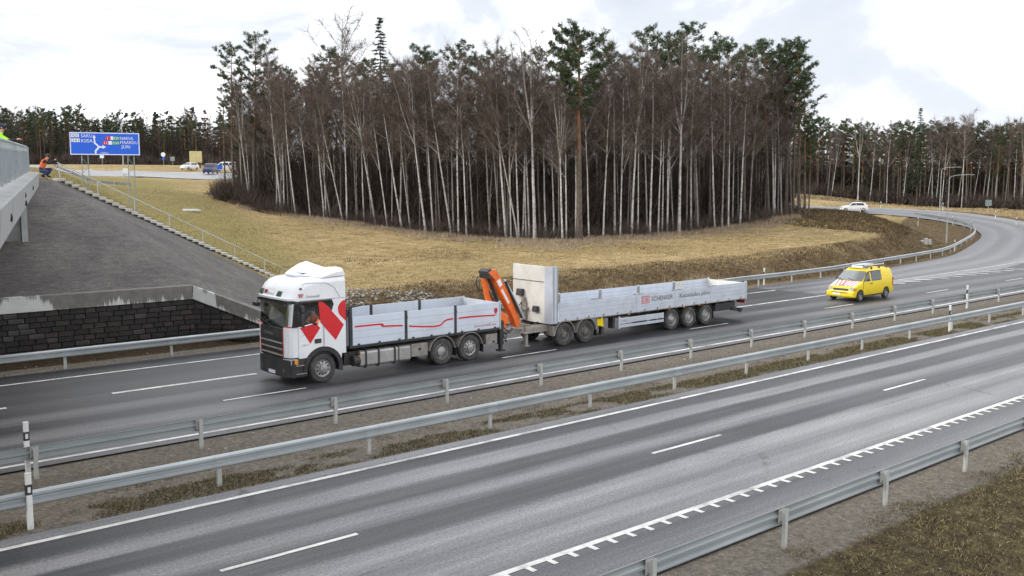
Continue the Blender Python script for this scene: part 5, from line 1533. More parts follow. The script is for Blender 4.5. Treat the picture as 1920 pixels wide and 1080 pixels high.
def van():
    r = thing("van", "yellow van with red and white striped bonnet driving behind the trailer", "van", (55.3, 31.35, 0))
    cy = 31.35
    st = [(52.95, .30, .62, .84), (53.0, .26, .80, .91), (53.12, .24, .90, .95), (53.4, .24, 1.02, .98), (53.92, .25, 1.20, .99), (54.35, .25, 1.56, 1), (54.66, .25, 1.80, 1), (54.95, .25, 1.89, 1), (55.6, .25, 1.93, 1), (56.6, .25, 1.93, 1), (57.1, .26, 1.91, 1), (57.36, .28, 1.84, .99), (57.48, .32, 1.60, .97), (57.58, .36, 1.15, .96), (57.60, .38, .60, .95)]
    body, hw = car_body(r, st, .935, 1.15, .20, 'yellow')
    def side(poly, nm, mat, par, off=.008, sgn=-1):
        m = MB(); n = len(poly)
        a = [(x, cy + sgn * (hw(z) + off), z) for x, z in poly]; b = [(x, cy + sgn * (hw(z) + off - .03), z) for x, z in poly]
        m.add(a + b, [tuple(range(n)), tuple(range(2 * n - 1, n - 1, -1))] + [(i, i + n, (i + 1) % n + n, (i + 1) % n) for i in range(n)])
        return m.build(nm, mat, par)
    for sgn in (-1, 1):
        w = side([(54.06, 1.24), (54.72, 1.21), (54.72, 1.74), (54.48, 1.64)], "window", 'glass', r, sgn=sgn)
        side([(54.0, 1.20), (54.76, 1.17), (54.76, 1.79), (54.47, 1.69)], "frame", 'black', w, .004, sgn)
        w = side([(54.95, 1.22), (56.05, 1.23), (56.02, 1.76), (54.95, 1.75)], "window", 'glass', r, sgn=sgn)
        side([(54.90, 1.18), (56.11, 1.19), (56.07, 1.80), (54.90, 1.79)], "frame", 'black', w, .004, sgn)
        side([(54.85, .45), (54.865, .45), (54.865, 1.8), (54.85, 1.8)], "door_line", 'chassis', r, .006, sgn)
        side([(56.13, .45), (56.142, .45), (56.142, 1.8), (56.13, 1.8)], "door_line", 'chassis', r, .006, sgn)
        side([(53.93, .6), (53.945, .6), (53.98, 1.2), (53.965, 1.2)], "door_line", 'chassis', r, .006, sgn)
        side([(54.70, 1.02), (54.83, 1.02), (54.83, 1.06), (54.70, 1.06)], "door_handle", 'black', r, .02, sgn)
        side([(54.90, 1.02), (55.03, 1.02), (55.03, 1.06), (54.90, 1.06)], "door_handle", 'black', r, .02, sgn)
        for x in (53.63, 56.68):
            side(arc(x, .335, .40, -10, 190, 16), "wheel_arch", 'interior', r, .003, sgn)
            wheel(r, x, cy + sgn * .955, .325, .22, 'car', sgn)
        side([(54.1, .28), (56.2, .28), (56.2, .36), (54.1, .36)], "sill", 'black', r, .006, sgn)
        m = MB(); y = cy + sgn * 1.06; m.box(54.12, 54.22, y - .13, y + .02, 1.22, 1.38); m.build("mirror", 'black', r, bevel=.03)
    # windscreen
    def scr(x, w, z): return [(x, cy - w, z), (x, cy + w, z)]
    m = MB(); rows = []
    for x, z, w in ((53.915, 1.225, .86), (54.12, 1.385, .83), (54.345, 1.575, .79), (54.60, 1.775, .745)):
        rows.append([(x, cy - w, z), (x - .03, cy - w * .6, z + .01), (x - .04, cy, z + .012), (x - .03, cy + w * .6, z + .01), (x, cy + w, z)])
    m.grid(rows); ws = m.build("windscreen", 'van_glass', r, smooth=True)
    for y0 in (31.0, 31.75):
        m = MB(); m.tube([(53.86, y0, 1.235), (53.98, y0 + .45, 1.33)], .012, 4); m.build("wiper", 'black', ws)
    m = MB(); m.prism([(54.0, 1.1), (54.6, 1.68), (57.0, 1.7), (57.0, 1.1)], 'y', cy - .68, cy + .68); m.build("cabin", 'interior', r)
    # bonnet stripes
    def bon(t, y, lift): # t along the bonnet 0..1
        x = 53.13 + (53.88 - 53.13) * t
        z = float(np.interp(x, [53.12, 53.4, 53.92], [.90, 1.02, 1.20]))
        return (x, y, z + lift)
    m = MB(); m.grid([[bon(t, cy + v, .012) for v in (-.80, -.4, 0, .4, .80)] for t in (0, .2, .4, .7, 1)]); bn = m.build("bonnet_film", 'white', r)
    for k in range(7):
        v = -.80 + .235 * k
        m = MB(); rows = []
        for t in (0, .2, .36, .6, .8, 1):
            s_ = .20 * (1 - t) if v < 0 else -.20 * (1 - t)
            a = max(-.80, min(.80, v + s_)); b = max(-.80, min(.80, v + .115 + s_))
            rows.append([bon(t, cy + a, .018), bon(t, cy + b, .018)])
        m.grid(rows); m.build("red_stripe", 'faded_red', bn)
    # front end
    m = MB(); m.prism([(52.93, .66), (52.97, .66), (53.02, .78), (52.95, .80)], 'y', cy - .50, cy + .50); m.build("grille", 'black', r)
    for s in (-1, 1):
        m = MB(); ya, yb = sorted((cy + s * .55, cy + s * .86)); m.prism([(52.96, .68), (53.06, .68), (53.13, .84), (53.02, .86)], 'y', ya, yb); m.build("headlight", 'lens', r, bevel=.01)
        m = MB(); ya, yb = sorted((cy + s * .861, cy + s * .93)); m.box(53.06, 53.24, ya, yb, .70, .83); m.build("indicator", 'amber', r)
    m = MB(); m.prism([(52.84, .60), (52.98, .62), (53.3, .6), (53.3, .26), (52.90, .26), (52.84, .36)], 'y', cy - .89, cy + .89); bm_ = m.build("bumper", 'yellow', r, bevel=.04)
    m = MB(); m.box(52.83, 52.842, cy - .55, cy + .55, .535, .575); m.build("intake", 'black', bm_)
    m = MB(); m.box(52.826, 52.838, cy - .05, cy + .47, .40, .51); m.build("number_plate", 'sign_white', bm_)
    m = MB(); m.box(57.5, 57.68, cy - .88, cy + .88, .36, .58); m.build("rear_bumper", 'yellow', r, bevel=.03)
    m = MB(); m.box(57.42, 57.565, cy - .915, cy - .86, .75, 1.25); m.build("tail_lamp", 'dark_red', r)
    # roof kit
    m = MB(); m.box(54.75, 54.98, cy - .62, cy + .62, 1.93, 2.05); lb = m.build("light_bar", 'sign_white', r, bevel=.03)
    for s in (-1, 1):
        h = MB(); ya, yb = sorted((cy + s * .38, cy + s * .64)); h.box(54.74, 54.99, ya, yb, 1.96, 2.06); h.build("beacon", 'lens', lb)
    m = MB()
    for x in (55.2, 56.1, 57.0):
        m.tube([(x, cy - .72, 1.90), (x, cy - .68, 2.04), (x, cy + .68, 2.04), (x, cy + .72, 1.90)], .025, 6)
    for x in (55.2, 56.1, 57.0):
        for s in (-1, 1): m.box(x - .05, x + .05, cy + s * .70 - .04, cy + s * .70 + .04, 1.86, 2.0)
    rk = m.build("roof_rack", 'black', r)
    m = MB(); m.box(55.1, 56.6, cy - .1, cy + .55, 2.065, 2.10); m.tube([(55.0, cy - .4, 2.09), (57.2, cy - .4, 2.09)], .04, 6); m.build("rack_load", 'alu', rk)
van()

def small_car(label, cat, x, y, z, heading, mat, kind):
    r = thing("parked_car" if kind == 'x' else {'hatch': 'car', 'van': 'van'}[kind], label, cat, (0, 0, 0))
    if kind == 'hatch':
        st = [(-2.1, .30, .58, .80), (-2.05, .24, .70, .88), (-1.7, .22, .82, .96), (-1.05, .22, .95, 1), (-.45, .22, 1.32, 1), (.0, .22, 1.45, 1), (.9, .22, 1.47, 1), (1.5, .22, 1.38, 1), (1.85, .25, 1.05, .98), (2.05, .28, .92, .94), (2.1, .34, .55, .9)]
        wmax, belt, tum = .86, .92, .36
        wins = [[(-.75, .98), (.15, .98), (.15, 1.36), (-.32, 1.34)], [(.22, .98), (1.5, 1.0), (1.25, 1.34), (.22, 1.37)]]
        sc = [(-1.0, .97, .76), (-.45, 1.32, .66)]; wx = (-1.32, 1.32); rr = .31
        rear = [(1.56, 1.36, .62), (1.86, 1.07, .74)]
    else:
        st = [(-2.4, .32, .70, .84), (-2.3, .26, .95, .94), (-1.7, .25, 1.15, 1), (-1.0, .25, 1.75, 1), (-.6, .25, 1.92, 1), (1.9, .25, 1.94, 1), (2.3, .28, 1.80, .98), (2.4, .32, .8, .95)]
        wmax, belt, tum = .95, 1.15, .18
        wins = [[(-1.3, 1.2), (-.55, 1.2), (-.55, 1.7), (-.95, 1.66)], [(-.4, 1.2), (.75, 1.2), (.75, 1.72), (-.4, 1.72)], [(.9, 1.2), (2.0, 1.2), (1.95, 1.72), (.9, 1.72)]]
        sc = [(-1.68, 1.18, .86), (-1.02, 1.72, .76)]; wx = (-1.55, 1.5); rr = .33
        rear = [(2.33, 1.70, .72), (2.40, 1.2, .82)]
    body, hw = car_body(r, st, wmax, belt, tum, mat)
    for sgn in (-1, 1):
        for poly in wins:
            m = MB(); n = len(poly)
            a = [(px, sgn * (hw(pz) + .012), pz) for px, pz in poly]; b = [(px, sgn * (hw(pz) - .02), pz) for px, pz in poly]
            m.add(a + b, [tuple(range(n)), tuple(range(2 * n - 1, n - 1, -1))] + [(i, i + n, (i + 1) % n + n, (i + 1) % n) for i in range(n)])
            m.build("window", 'black', r)
        for xx in wx: wheel(r, xx, sgn * (wmax + .01), rr, .2, 'car', sgn)
        m = MB(); ya, yb = sorted((sgn * .55, sgn * .80)); m.box(st[0][0] - .01, st[0][0] + .15, ya, yb, .60, .72); m.build("headlight", 'lens', r)
        m = MB(); ya, yb = sorted((sgn * .62, sgn * .84)); m.box(st[-1][0] - .12, st[-1][0] + .015, ya, yb, .7, .95); m.build("tail_lamp", 'dark_red', r)
        m = MB(); ya, yb = sorted((sgn * (wmax + .02), sgn * (wmax + .18))); m.box(sc[0][0] + .25, sc[0][0] + .38, ya, yb, belt + .03, belt + .17); m.build("mirror", mat, r, bevel=.02)
    for q, nm in ((sc, "windscreen"), (rear, "rear_window")):
        (xa, za, wa), (xb, zb, wb) = q; dx = -.03 if nm == "windscreen" else .03
        m = MB(); m.add([(xa + dx, -wa, za + .02), (xa + dx, wa, za + .02), (xb + dx, wb, zb + .02), (xb + dx, -wb, zb + .02)], [(0, 1, 2, 3)]); g = m.build(nm, 'black', r)
        g.modifiers.new("thickness", 'SOLIDIFY').thickness = .01
    r.location = (x, y, z); r.rotation_euler = (0, 0, heading)
    return r
def ramp_pt(s):   # nearest ramp centre sample by index fraction
    return RC[int(s)]
i = int(np.argmin(np.hypot(RC[:, 0] - 141.0, RC[:, 1] - 81.6)))
d = RC[i + 2] - RC[i - 2]
px_, py2 = RC[i, :2] - RN[i] * 2.0
small_car("white hatchback partly hidden by the brown mound on the slip road", "car", px_, py2, RC[i, 2] - RE[i] * .27 + .01, math.atan2(d[1], d[0]) + PI * 0 + PI, 'white', 'hatch')
x, y = at_px((399 - 960) / 1800, 185); small_car("dark blue van with white roof line waiting at the roundabout", "van", x, y, gz(x, y) + .18, 0.9, 'blue_paint', 'van')
x, y = at_px((360 - 960) / 1800, 200); small_car("white car just left of the blue van at the roundabout", "car", x, y, gz(x, y) + .18, 0.5, 'white', 'hatch')
x, y = at_px((428 - 960) / 1800, 196); small_car("white delivery van behind the first trunks at the left end of the wood", "van", x, y, gz(x, y) + .18, -0.7, 'white', 'van')
def box_truck():
    x, y = at_px((372 - 960) / 1800, 215); z = gz(x, y) + .15
    r = thing("box_truck", "lorry with a pale yellow box body seen from behind at the roundabout", "truck", (x, y, z))
    f = Vector((x, y, 0)).normalized(); s = Vector((f.y, -f.x, 0))
    def bx(nm, mat, u0, u1, d0, d1, z0, z1, par=r, bev=.03):
        m = MB(); P = lambda u, d, h: tuple(Vector((x, y, z + h)) + s * u + f * d)
        m.hexa([P(u0, d0, z0), P(u1, d0, z0), P(u1, d1, z0), P(u0, d1, z0), P(u0, d0, z1), P(u1, d0, z1), P(u1, d1, z1), P(u0, d1, z1)])
        return m.build(nm, mat, par, bevel=bev)
    b = bx("box_body", 'cream', -1.3, 1.35, 0, 6.5, 1.15, 3.65)
    bx("rear_door", 'cream', -1.22, -.01, -.03, -.002, 1.25, 3.55, b, .01); bx("rear_door", 'cream', .01, 1.27, -.03, -.002, 1.25, 3.55, b, .01)
    bx("chassis", 'chassis', -.9, .9, .1, 8.2, .7, 1.14); bx("cab", 'cream', -1.2, 1.2, 6.7, 8.4, .6, 2.9)
    bx("underrun_bar", 'black', -1.1, 1.1, -.05, .05, .45, .62)
    for u in (-1.05, .75):
        for d in (1.6, 7.4): bx("wheel", 'tyre', u, u + .3, d - .45, d + .45, .0, .9, r, .2)
    for u in (-1.2, .95): bx("tail_lamp", 'dark_red', u, u + .25, -.06, -.035, .9, 1.05)
box_truck()

# ------------------------------------------------------------------ people
def person(label, J, colours, hands, face, loc, extra=None, group=None):
    """J: joint -> (point, radius); one skinned body, coloured by the nearest bone; hair or cap and camera are parts"""
    names = list(J)
    idx = {n: i for i, n in enumerate(names)}
    bones = [('pelvis', 'waist'), ('waist', 'chest'), ('chest', 'neck'), ('neck', 'head'), ('head', 'crown'),
             ('chest', 'sh_l'), ('sh_l', 'el_l'), ('el_l', 'wr_l'), ('chest', 'sh_r'), ('sh_r', 'el_r'), ('el_r', 'wr_r'),
             ('pelvis', 'hip_l'), ('hip_l', 'kn_l'), ('kn_l', 'an_l'), ('an_l', 'toe_l'), ('pelvis', 'hip_r'), ('hip_r', 'kn_r'), ('kn_r', 'an_r'), ('an_r', 'toe_r')]
    bones = [b for b in bones if b[0] in idx and b[1] in idx]
    pts = [Vector(J[n][0]) for n in names]; rad = [J[n][1] for n in names]
    edges = [(idx[a], idx[b]) for a, b in bones]; bcol = [b[1] for b in bones]
    # fingers: five short chains from each wrist
    for side in ('l', 'r'):
        w = 'wr_' + side
        if w not in idx or side not in hands: continue
        p = pts[idx[w]]; d = (p - pts[idx['el_' + side]]).normalized(); up = Vector(hands[side]).normalized()
        lat = d.cross(up).normalized()
        palm = p + d * .075
        pi = len(pts); pts.append(palm); rad.append(.034); edges.append((idx[w], pi)); bcol.append('hand')
        for k, L in enumerate((.062, .078, .084, .076, .060)):
            if k == 0: b0 = p + d * .03 + lat * .04; b1 = b0 + (d * .5 + lat * .8).normalized() * L * .6; b2 = b1 + (d * .9 + up * -.4).normalized() * L * .5
            else:
                b0 = palm + lat * (.03 - .02 * (k - 1)); b1 = b0 + d * L * .6; b2 = b1 + (d * .5 - up * .8).normalized() * L * .55
            i0 = len(pts); pts += [b1, b2]; rad += [.0105, .0085]
            edges += [(pi if k else idx[w], i0), (i0, i0 + 1)]; bcol += ['hand', 'hand']
    me = bpy.data.meshes.new("person"); me.from_pydata([tuple(p) for p in pts], edges, [])
    ob = bpy.data.objects.new("person", me); COL.objects.link(ob)
    sk = ob.modifiers.new("skin", 'SKIN')
    for i, v in enumerate(me.skin_vertices[0].data):
        v.radius = (rad[i], rad[i]); v.use_root = (i == idx['pelvis'])
    sb = ob.modifiers.new("sub", 'SUBSURF'); sb.levels = 2; sb.render_levels = 2
    dg = bpy.context.evaluated_depsgraph_get()
    m2 = bpy.data.meshes.new_from_object(ob.evaluated_get(dg))
    bpy.data.objects.remove(ob)
    mlist = list(dict.fromkeys(colours.values()))
    m2.materials.clear()
    for c in mlist: m2.materials.append(MAT[c])
    E_ = [(pts[a], pts[b], c) for (a, b), c in zip(edges, bcol)]
    mi = []
    for f in m2.polygons:
        c = f.center; best = None
        for a, b, nm in E_:
            ab = b - a; t = max(0, min(1, (c - a).dot(ab) / max(ab.length_squared, 1e-9)))
            dd = (c - (a + ab * t)).length
            if best is None or dd < best[0]: best = (dd, nm)
        mi.append(mlist.index(colours.get(best[1], colours['*'])))
    m2.polygons.foreach_set('material_index', mi)
    m2.polygons.foreach_set('use_smooth', [True] * len(m2.polygons))
    org = Vector(loc)
    for v in m2.vertices: v.co -= org
    o = bpy.data.objects.new("person", m2); COL.objects.link(o); o.location = org
    tag(o, label, "person", group)
    h = Vector(J['head'][0]); fd = Vector(face).normalized(); sdv = fd.cross(Vector((0, 0, 1))).normalized()
    def ball(c, r, nm, mat, sc=(1, 1, 1)):
        m = MB(); prof = [(max(.001, r * math.sin(PI * k / 8)), -r * math.cos(PI * k / 8)) for k in range(9)]
        m.lathe([(a, b * sc[2]) for a, b in prof], tuple(c), 14, axis='z'); return m.build(nm, mat, o, smooth=True)
    for s in (-1, 1):
        ball(h + fd * .098 + sdv * s * .034 + Vector((0, 0, .035)), .012, "eye", 'interior')
        ball(h + sdv * s * .10 + Vector((0, 0, .02)), .026, "ear", 'skin')
    ball(h + fd * .115 + Vector((0, 0, .005)), .018, "nose", 'skin', (1, 1, 1.5))
    m = MB(); q = h + fd * .103 - Vector((0, 0, .045)); m.tube([q - sdv * .025, q + sdv * .025], .006, 5); m.build("mouth", 'dark_red', o)
    ball(h - fd * .012 + Vector((0, 0, .062)), .122, "cap" if extra and 'cap' in extra else "hair", extra['cap'] if extra and 'cap' in extra else 'hair', (1, 1, .86))
    if extra and 'cap' in extra:
        m = MB(); q = h + fd * .14 + Vector((0, 0, .06)); m.hexa([tuple(q + sdv * a + fd * b + Vector((0, 0, c))) for a, b, c in ((-.075, -.06, 0), (.075, -.06, 0), (.06, .06, -.01), (-.06, .06, -.01), (-.075, -.06, .012), (.075, -.06, .012), (.06, .06, .0), (-.06, .06, .0))])
        m.build("cap_peak", extra['cap'], o)
    return o

def body_joints(o, fd, P):
    """P: joint -> (forward, side(left +), up, radius) about the foot point o"""
    f = Vector(fd).normalized(); l = Vector((0, 0, 1)).cross(f)
    return {n: (Vector(o) + f * a + l * b + Vector((0, 0, c)), r) for n, (a, b, c, r) in P.items()}

# crouching at the top of the stairs, camera held out towards the truck
o = Vector((14.02, 54.0, 7.44)); fd = (0.80, -0.60, 0)
P = {'pelvis': (-.16, 0, .36, .165), 'waist': (-.10, 0, .55, .155), 'chest': (.06, 0, .80, .165), 'neck': (.17, 0, .97, .06), 'head': (.23, 0, 1.08, .095), 'crown': (.23, 0, 1.16, .085),
     'sh_l': (.06, .19, .88, .075), 'el_l': (.34, .20, .76, .055), 'wr_l': (.56, .10, .92, .036), 'sh_r': (.06, -.19, .88, .075), 'el_r': (.36, -.17, .74, .055), 'wr_r': (.58, -.04, .92, .036),
     'hip_l': (-.10, .12, .36, .12), 'kn_l': (.32, .17, .48, .085), 'an_l': (.06, .14, .10, .06), 'toe_l': (.26, .16, .045, .045), 'hip_r': (-.10, -.12, .36, .12), 'kn_r': (.30, -.18, .30, .085), 'an_r': (-.10, -.14, .10, .06), 'toe_r': (.12, -.15, .045, .045)}
J = body_joints(o, fd, P)
cl = {'waist': 'hi_orange', 'chest': 'hi_orange', 'neck': 'hi_orange', 'head': 'skin', 'crown': 'skin', 'sh_l': 'hi_orange', 'sh_r': 'hi_orange', 'el_l': 'jacket', 'wr_l': 'jacket', 'el_r': 'jacket', 'wr_r': 'jacket', 'hand': 'skin',
      'hip_l': 'jeans', 'kn_l': 'jeans', 'an_l': 'jeans', 'toe_l': 'jacket', 'hip_r': 'jeans', 'kn_r': 'jeans', 'an_r': 'jeans', 'toe_r': 'jacket', '*': 'jacket'}
person("person in an orange vest crouching at the stair top with a camera held out", J, cl, {'l': (0, 0, 1), 'r': (0, 0, 1)}, fd, o, {'cap': 'hair'})
f = Vector(fd).normalized(); l = Vector((0, 0, 1)).cross(f); q = o + f * .68 + l * .03 + Vector((0, 0, .98))
m = MB(); m.hexa([tuple(q + f * a + l * b + Vector((0, 0, c))) for a, b, c in ((-.04, -.08, -.05), (.03, -.08, -.05), (.03, .08, -.05), (-.04, .08, -.05), (-.04, -.08, .05), (.03, -.08, .05), (.03, .08, .05), (-.04, .08, .05))])
cam_ = m.build("camera", 'black', None, tuple(q)); tag(cam_, "small dark camera held out by the crouching person", "camera")
m = MB(); m.lathe([(.035, 0), (.035, .06), (.028, .07), (.001, .07)], tuple(q + f * .03), 12, axis='x'); m.build("lens", 'interior', cam_)

# standing on the bridge, cut by the left edge of the picture
ob_ = bp(34.2, -.48, bz(34.2)); fd = (0.93, -0.36, 0)
P = {'pelvis': (0, 0, .92, .155), 'waist': (.02, 0, 1.10, .15), 'chest': (.08, 0, 1.34, .165), 'neck': (.14, 0, 1.52, .06), 'head': (.18, 0, 1.64, .095), 'crown': (.18, 0, 1.72, .085),
     'sh_l': (.08, .20, 1.42, .075), 'el_l': (.34, .24, 1.26, .056), 'wr_l': (.58, .12, 1.30, .036), 'sh_r': (.08, -.20, 1.42, .075), 'el_r': (.34, -.22, 1.24, .056), 'wr_r': (.60, -.08, 1.30, .036),
     'hip_l': (0, .11, .90, .115), 'kn_l': (.04, .13, .48, .08), 'an_l': (-.02, .13, .09, .058), 'toe_l': (.18, .15, .045, .045), 'hip_r': (0, -.11, .90, .115), 'kn_r': (.06, -.13, .48, .08), 'an_r': (0, -.13, .09, .058), 'toe_r': (.20, -.15, .045, .045)}
J = body_joints(ob_, fd, P)
cl2 = dict(cl); cl2.update({k: 'hi_yellow' for k in ('waist', 'chest', 'neck', 'sh_l', 'sh_r', 'el_l', 'el_r')}); cl2.update({'wr_l': 'jacket', 'wr_r': 'jacket'})
person("person in a yellow green jacket leaning on the bridge parapet", J, cl2, {'l': (0, 0, 1), 'r': (0, 0, 1)}, fd, ob_, {'cap': 'cap_blue'})

# driver behind the open side window
od = Vector((16.84, 30.74, 1.44)); fd = (-1, -.22, 0)
P = {'pelvis': (0, 0, .42, .15), 'waist': (.03, 0, .60, .15), 'chest': (.08, 0, .86, .165), 'neck': (.12, 0, 1.04, .06), 'head': (.15, 0, 1.17, .095), 'crown': (.15, 0, 1.25, .085),
     'sh_l': (.06, .20, .93, .075), 'el_l': (.22, .30, .72, .055), 'wr_l': (.46, .16, .80, .036), 'sh_r': (.06, -.20, .93, .075), 'el_r': (.24, -.28, .72, .055), 'wr_r': (.46, -.14, .80, .036),
     'hip_l': (.05, .11, .38, .11), 'kn_l': (.46, .14, .42, .08), 'an_l': (.52, .14, .02, .055), 'hip_r': (.05, -.11, .38, .11), 'kn_r': (.46, -.14, .42, .08), 'an_r': (.52, -.14, .02, .055)}
J = body_joints(od, fd, P)
cl3 = dict(cl); cl3.update({'el_l': 'hi_orange', 'el_r': 'hi_orange'})
person("truck driver in an orange jacket seen through the side window", J, cl3, {'l': (0, 0, 1), 'r': (0, 0, 1)}, fd, od)

# ------------------------------------------------------------------ trees
def tube_np(P, R, n):
    P = np.asarray(P, float); R = np.asarray(R, float); k = len(P)
    T_ = np.gradient(P, axis=0); T_ /= np.linalg.norm(T_, axis=1)[:, None] + 1e-9
    ref = np.where(np.abs(T_[:, 2:3]) > 0.9, np.array([[1.0, 0.2, 0]]), np.array([[0, 0, 1.0]]))
    U = np.cross(T_, ref); U /= np.linalg.norm(U, axis=1)[:, None] + 1e-9
    W_ = np.cross(T_, U)
    a = np.arange(n) * 2 * PI / n
    V = (P[:, None] + (U[:, None] * np.cos(a)[None, :, None] + W_[:, None] * np.sin(a)[None, :, None]) * R[:, None, None]).reshape(-1, 3)
    F = []
    for i in range(k - 1):
        for j in range(n):
            a0, a1 = i * n + j, i * n + (j + 1) % n
            F += [(a0, a1, a1 + n), (a0, a1 + n, a0 + n)]
    return V, np.array(F)

class TM:
    """triangle soup collector"""
    def __init__(s): s.V, s.F, s.n = [], [], 0
    def add(s, V, F):
        s.V.append(np.asarray(V, float)); s.F.append(np.asarray(F, int) + s.n); s.n += len(V)
    def arr(s): return np.concatenate(s.V), np.concatenate(s.F)
    def slivers(s, base, direc, length, width, rng):
        """thin triangles: base (n,3), direction (n,3)"""
        n = len(base)
        d = direc / (np.linalg.norm(direc, axis=1)[:, None] + 1e-9)
        side = np.cross(d, rng.normal(size=(n, 3))); side /= np.linalg.norm(side, axis=1)[:, None] + 1e-9
        w = np.broadcast_to(np.asarray(width, float), (n,))[:, None] / 2; L = np.broadcast_to(np.asarray(length, float), (n,))[:, None]
        V = np.stack([base - side * w, base + side * w, base + d * L], 1).reshape(-1, 3)
        s.add(V, np.arange(3 * n).reshape(-1, 3))

def birch(seed, H, bend=0.0, fork=False, twigs=900, crown0=0.42, rad=0.115, tw=0.026):
    r = np.random.default_rng(seed)
    tr, cr_ = TM(), TM()
    t = np.linspace(0, 1, 11)
    wx = np.cumsum(r.normal(0, .10, 11)) * t * .55; wy = np.cumsum(r.normal(0, .08, 11)) * t * .5
    P = np.stack([bend * H * t ** 1.7 + wx, wy, H * t], 1); P[0] = 0; P[0, 2] = -.35
    R = rad * (1 - t) ** .85 + .012; R[0] *= 1.35
    V, F = tube_np(P, R, 7); tr.add(V, F)
    at = lambda q: np.array([np.interp(q, t, P[:, i]) for i in range(3)])
    paths = []
    if fork:
        for k in range(3):
            q = r.uniform(.42, .60); b = at(q); a = r.uniform(0, 2 * PI); L = H * (1 - q) * r.uniform(.75, .98)
            s = np.linspace(0, 1, 7); out = r.uniform(.9, 1.9)
            pp = b + np.stack([np.cos(a) * out * s ** .7 + r.normal(0, .07, 7) * s, np.sin(a) * out * s ** .7 + r.normal(0, .07, 7) * s, L * s], 1)
            V, F = tube_np(pp, rad * .55 * (1 - s) ** .8 * (1 - q) * 1.6 + .010, 5); tr.add(V, F); paths.append(pp)
    nb = int(20 + 8 * r.random())
    ends = []
    for k in range(nb):
        q = crown0 + (0.96 - crown0) * (k + r.random()) / nb
        b = at(q); a = r.uniform(0, 2 * PI) if k % 3 else (2.4 * k)
        L = (1.0 + 2.3 * (1 - (q - crown0) / (1 - crown0)) ** .8) * r.uniform(.6, 1.15)
        up = r.uniform(.9, 1.9)
        s = np.linspace(0, 1, 5)
        pp = b + np.stack([np.cos(a) * L * s ** .85, np.sin(a) * L * s ** .85, up * L * s - .35 * L * s ** 2.5], 1) + r.normal(0, .05, (5, 3)) * s[:, None]
        V, F = tube_np(pp, (.034 * (1 - q) * 1.6 + .012) * (1 - s * .85), 3)
        (tr if (r.random() < .30) else cr_).add(V, F)
        paths.append(pp)
    # few dead stubs low on the trunk
    for k in range(5):
        q = r.uniform(.18, crown0); b = at(q); a = r.uniform(0, 2 * PI); L = r.uniform(.5, 1.6)
        s = np.linspace(0, 1, 4)
        pp = b + np.stack([np.cos(a) * L * s, np.sin(a) * L * s, .35 * L * s], 1)
        V, F = tube_np(pp, .014 * (1 - s * .8), 3); cr_.add(V, F)
    paths.append(P[7:])
    per = max(3, twigs // len(paths))
    for pp in paths:
        u = r.random(per) ** .7
        s = np.linspace(0, 1, len(pp))
        b = np.stack([np.interp(u, s, pp[:, i]) for i in range(3)], 1)
        dm = pp[-1] - pp[0]; dm = dm / (np.linalg.norm(dm) + 1e-9)
        d = dm[None] * .75 + r.normal(0, .62, (per, 3)); d[:, 2] += .15
        L = r.uniform(.35, 1.25, per)
        cr_.slivers(b, d, L, tw, r)
        # second order twigs
        m = per // 2; d2 = d[:m] / (np.linalg.norm(d[:m], axis=1)[:, None]) 
        cr_.slivers(b[:m] + d2 * L[:m, None] * .55, d2 + r.normal(0, .6, (m, 3)) - np.array([0, 0, .2]), L[:m] * .6, tw * .8, r)
    return tr.arr(), cr_.arr()

def pine(seed, H, crown0=0.58, spread=2.4, rad=.17, dens=1.0, nlen=.34, nw=.085):
    r = np.random.default_rng(seed)
    tr, cr_ = TM(), TM()
    t = np.linspace(0, 1, 9)
    P = np.stack([np.cumsum(r.normal(0, .08, 9)) * t * .7, np.cumsum(r.normal(0, .08, 9)) * t * .7, H * t], 1); P[0] = 0; P[0, 2] = -.35
    R = rad * (1 - t) ** .8 + .02; R[0] *= 1.25
    V, F = tube_np(P, R, 8); tr.add(V, F)
    at = lambda q: np.array([np.interp(q, t, P[:, i]) for i in range(3)])
    nb = int(26 * dens)
    for k in range(nb + 7):
        if k < nb: q = crown0 + (1 - crown0) * ((k + r.random()) / nb) ** .92
        else: q = r.uniform(crown0 - .25, crown0)
        f = (q - crown0) / (1 - crown0)
        b = at(min(q, .99)); a = 2.39996 * k + r.normal(0, .4)
        if k < nb:
            L = spread * (0.30 + .80 * math.sin(PI * min(1, .20 + .78 * (1 - f)))) * r.uniform(.55, 1.15) * (1 - .45 * f ** 3)
        else: L = r.uniform(.5, 1.4)
        s = np.linspace(0, 1, 5)
        rise = r.uniform(.05, .45) + .5 * f
        pp = b + np.stack([np.cos(a) * L * s, np.sin(a) * L * s, L * rise * s ** 1.5 - .08 * L * s], 1) + r.normal(0, .05, (5, 3)) * s[:, None]
        V, F = tube_np(pp, (.05 * (1 - f * .7) + .012) * (1 - .8 * s), 3); tr.add(V, F)
        if k >= nb and r.random() < .7: continue
        nc = int((5 + 5 * L) * dens)
        u = .30 + .72 * r.random(nc) ** .75
        c = np.stack([np.interp(u, s, pp[:, i]) for i in range(3)], 1) + r.normal(0, .16, (nc, 3)) * np.array([1, 1, .6])
        for cc in c:
            m = 15
            d = r.normal(0, 1, (m, 3)); d[:, 2] = np.abs(d[:, 2]) * .9 + .05
            cr_.slivers(cc + r.normal(0, .09, (m, 3)), d, r.uniform(.6, 1.15, m) * nlen, nw, r)
    # leader tuft
    m = 60; base = at(.97) + r.normal(0, .18, (m, 3)); d = r.normal(0, .6, (m, 3)); d[:, 2] += 1.0
    cr_.slivers(base, d, nlen * 1.2, nw, r)
    return tr.arr(), cr_.arr()

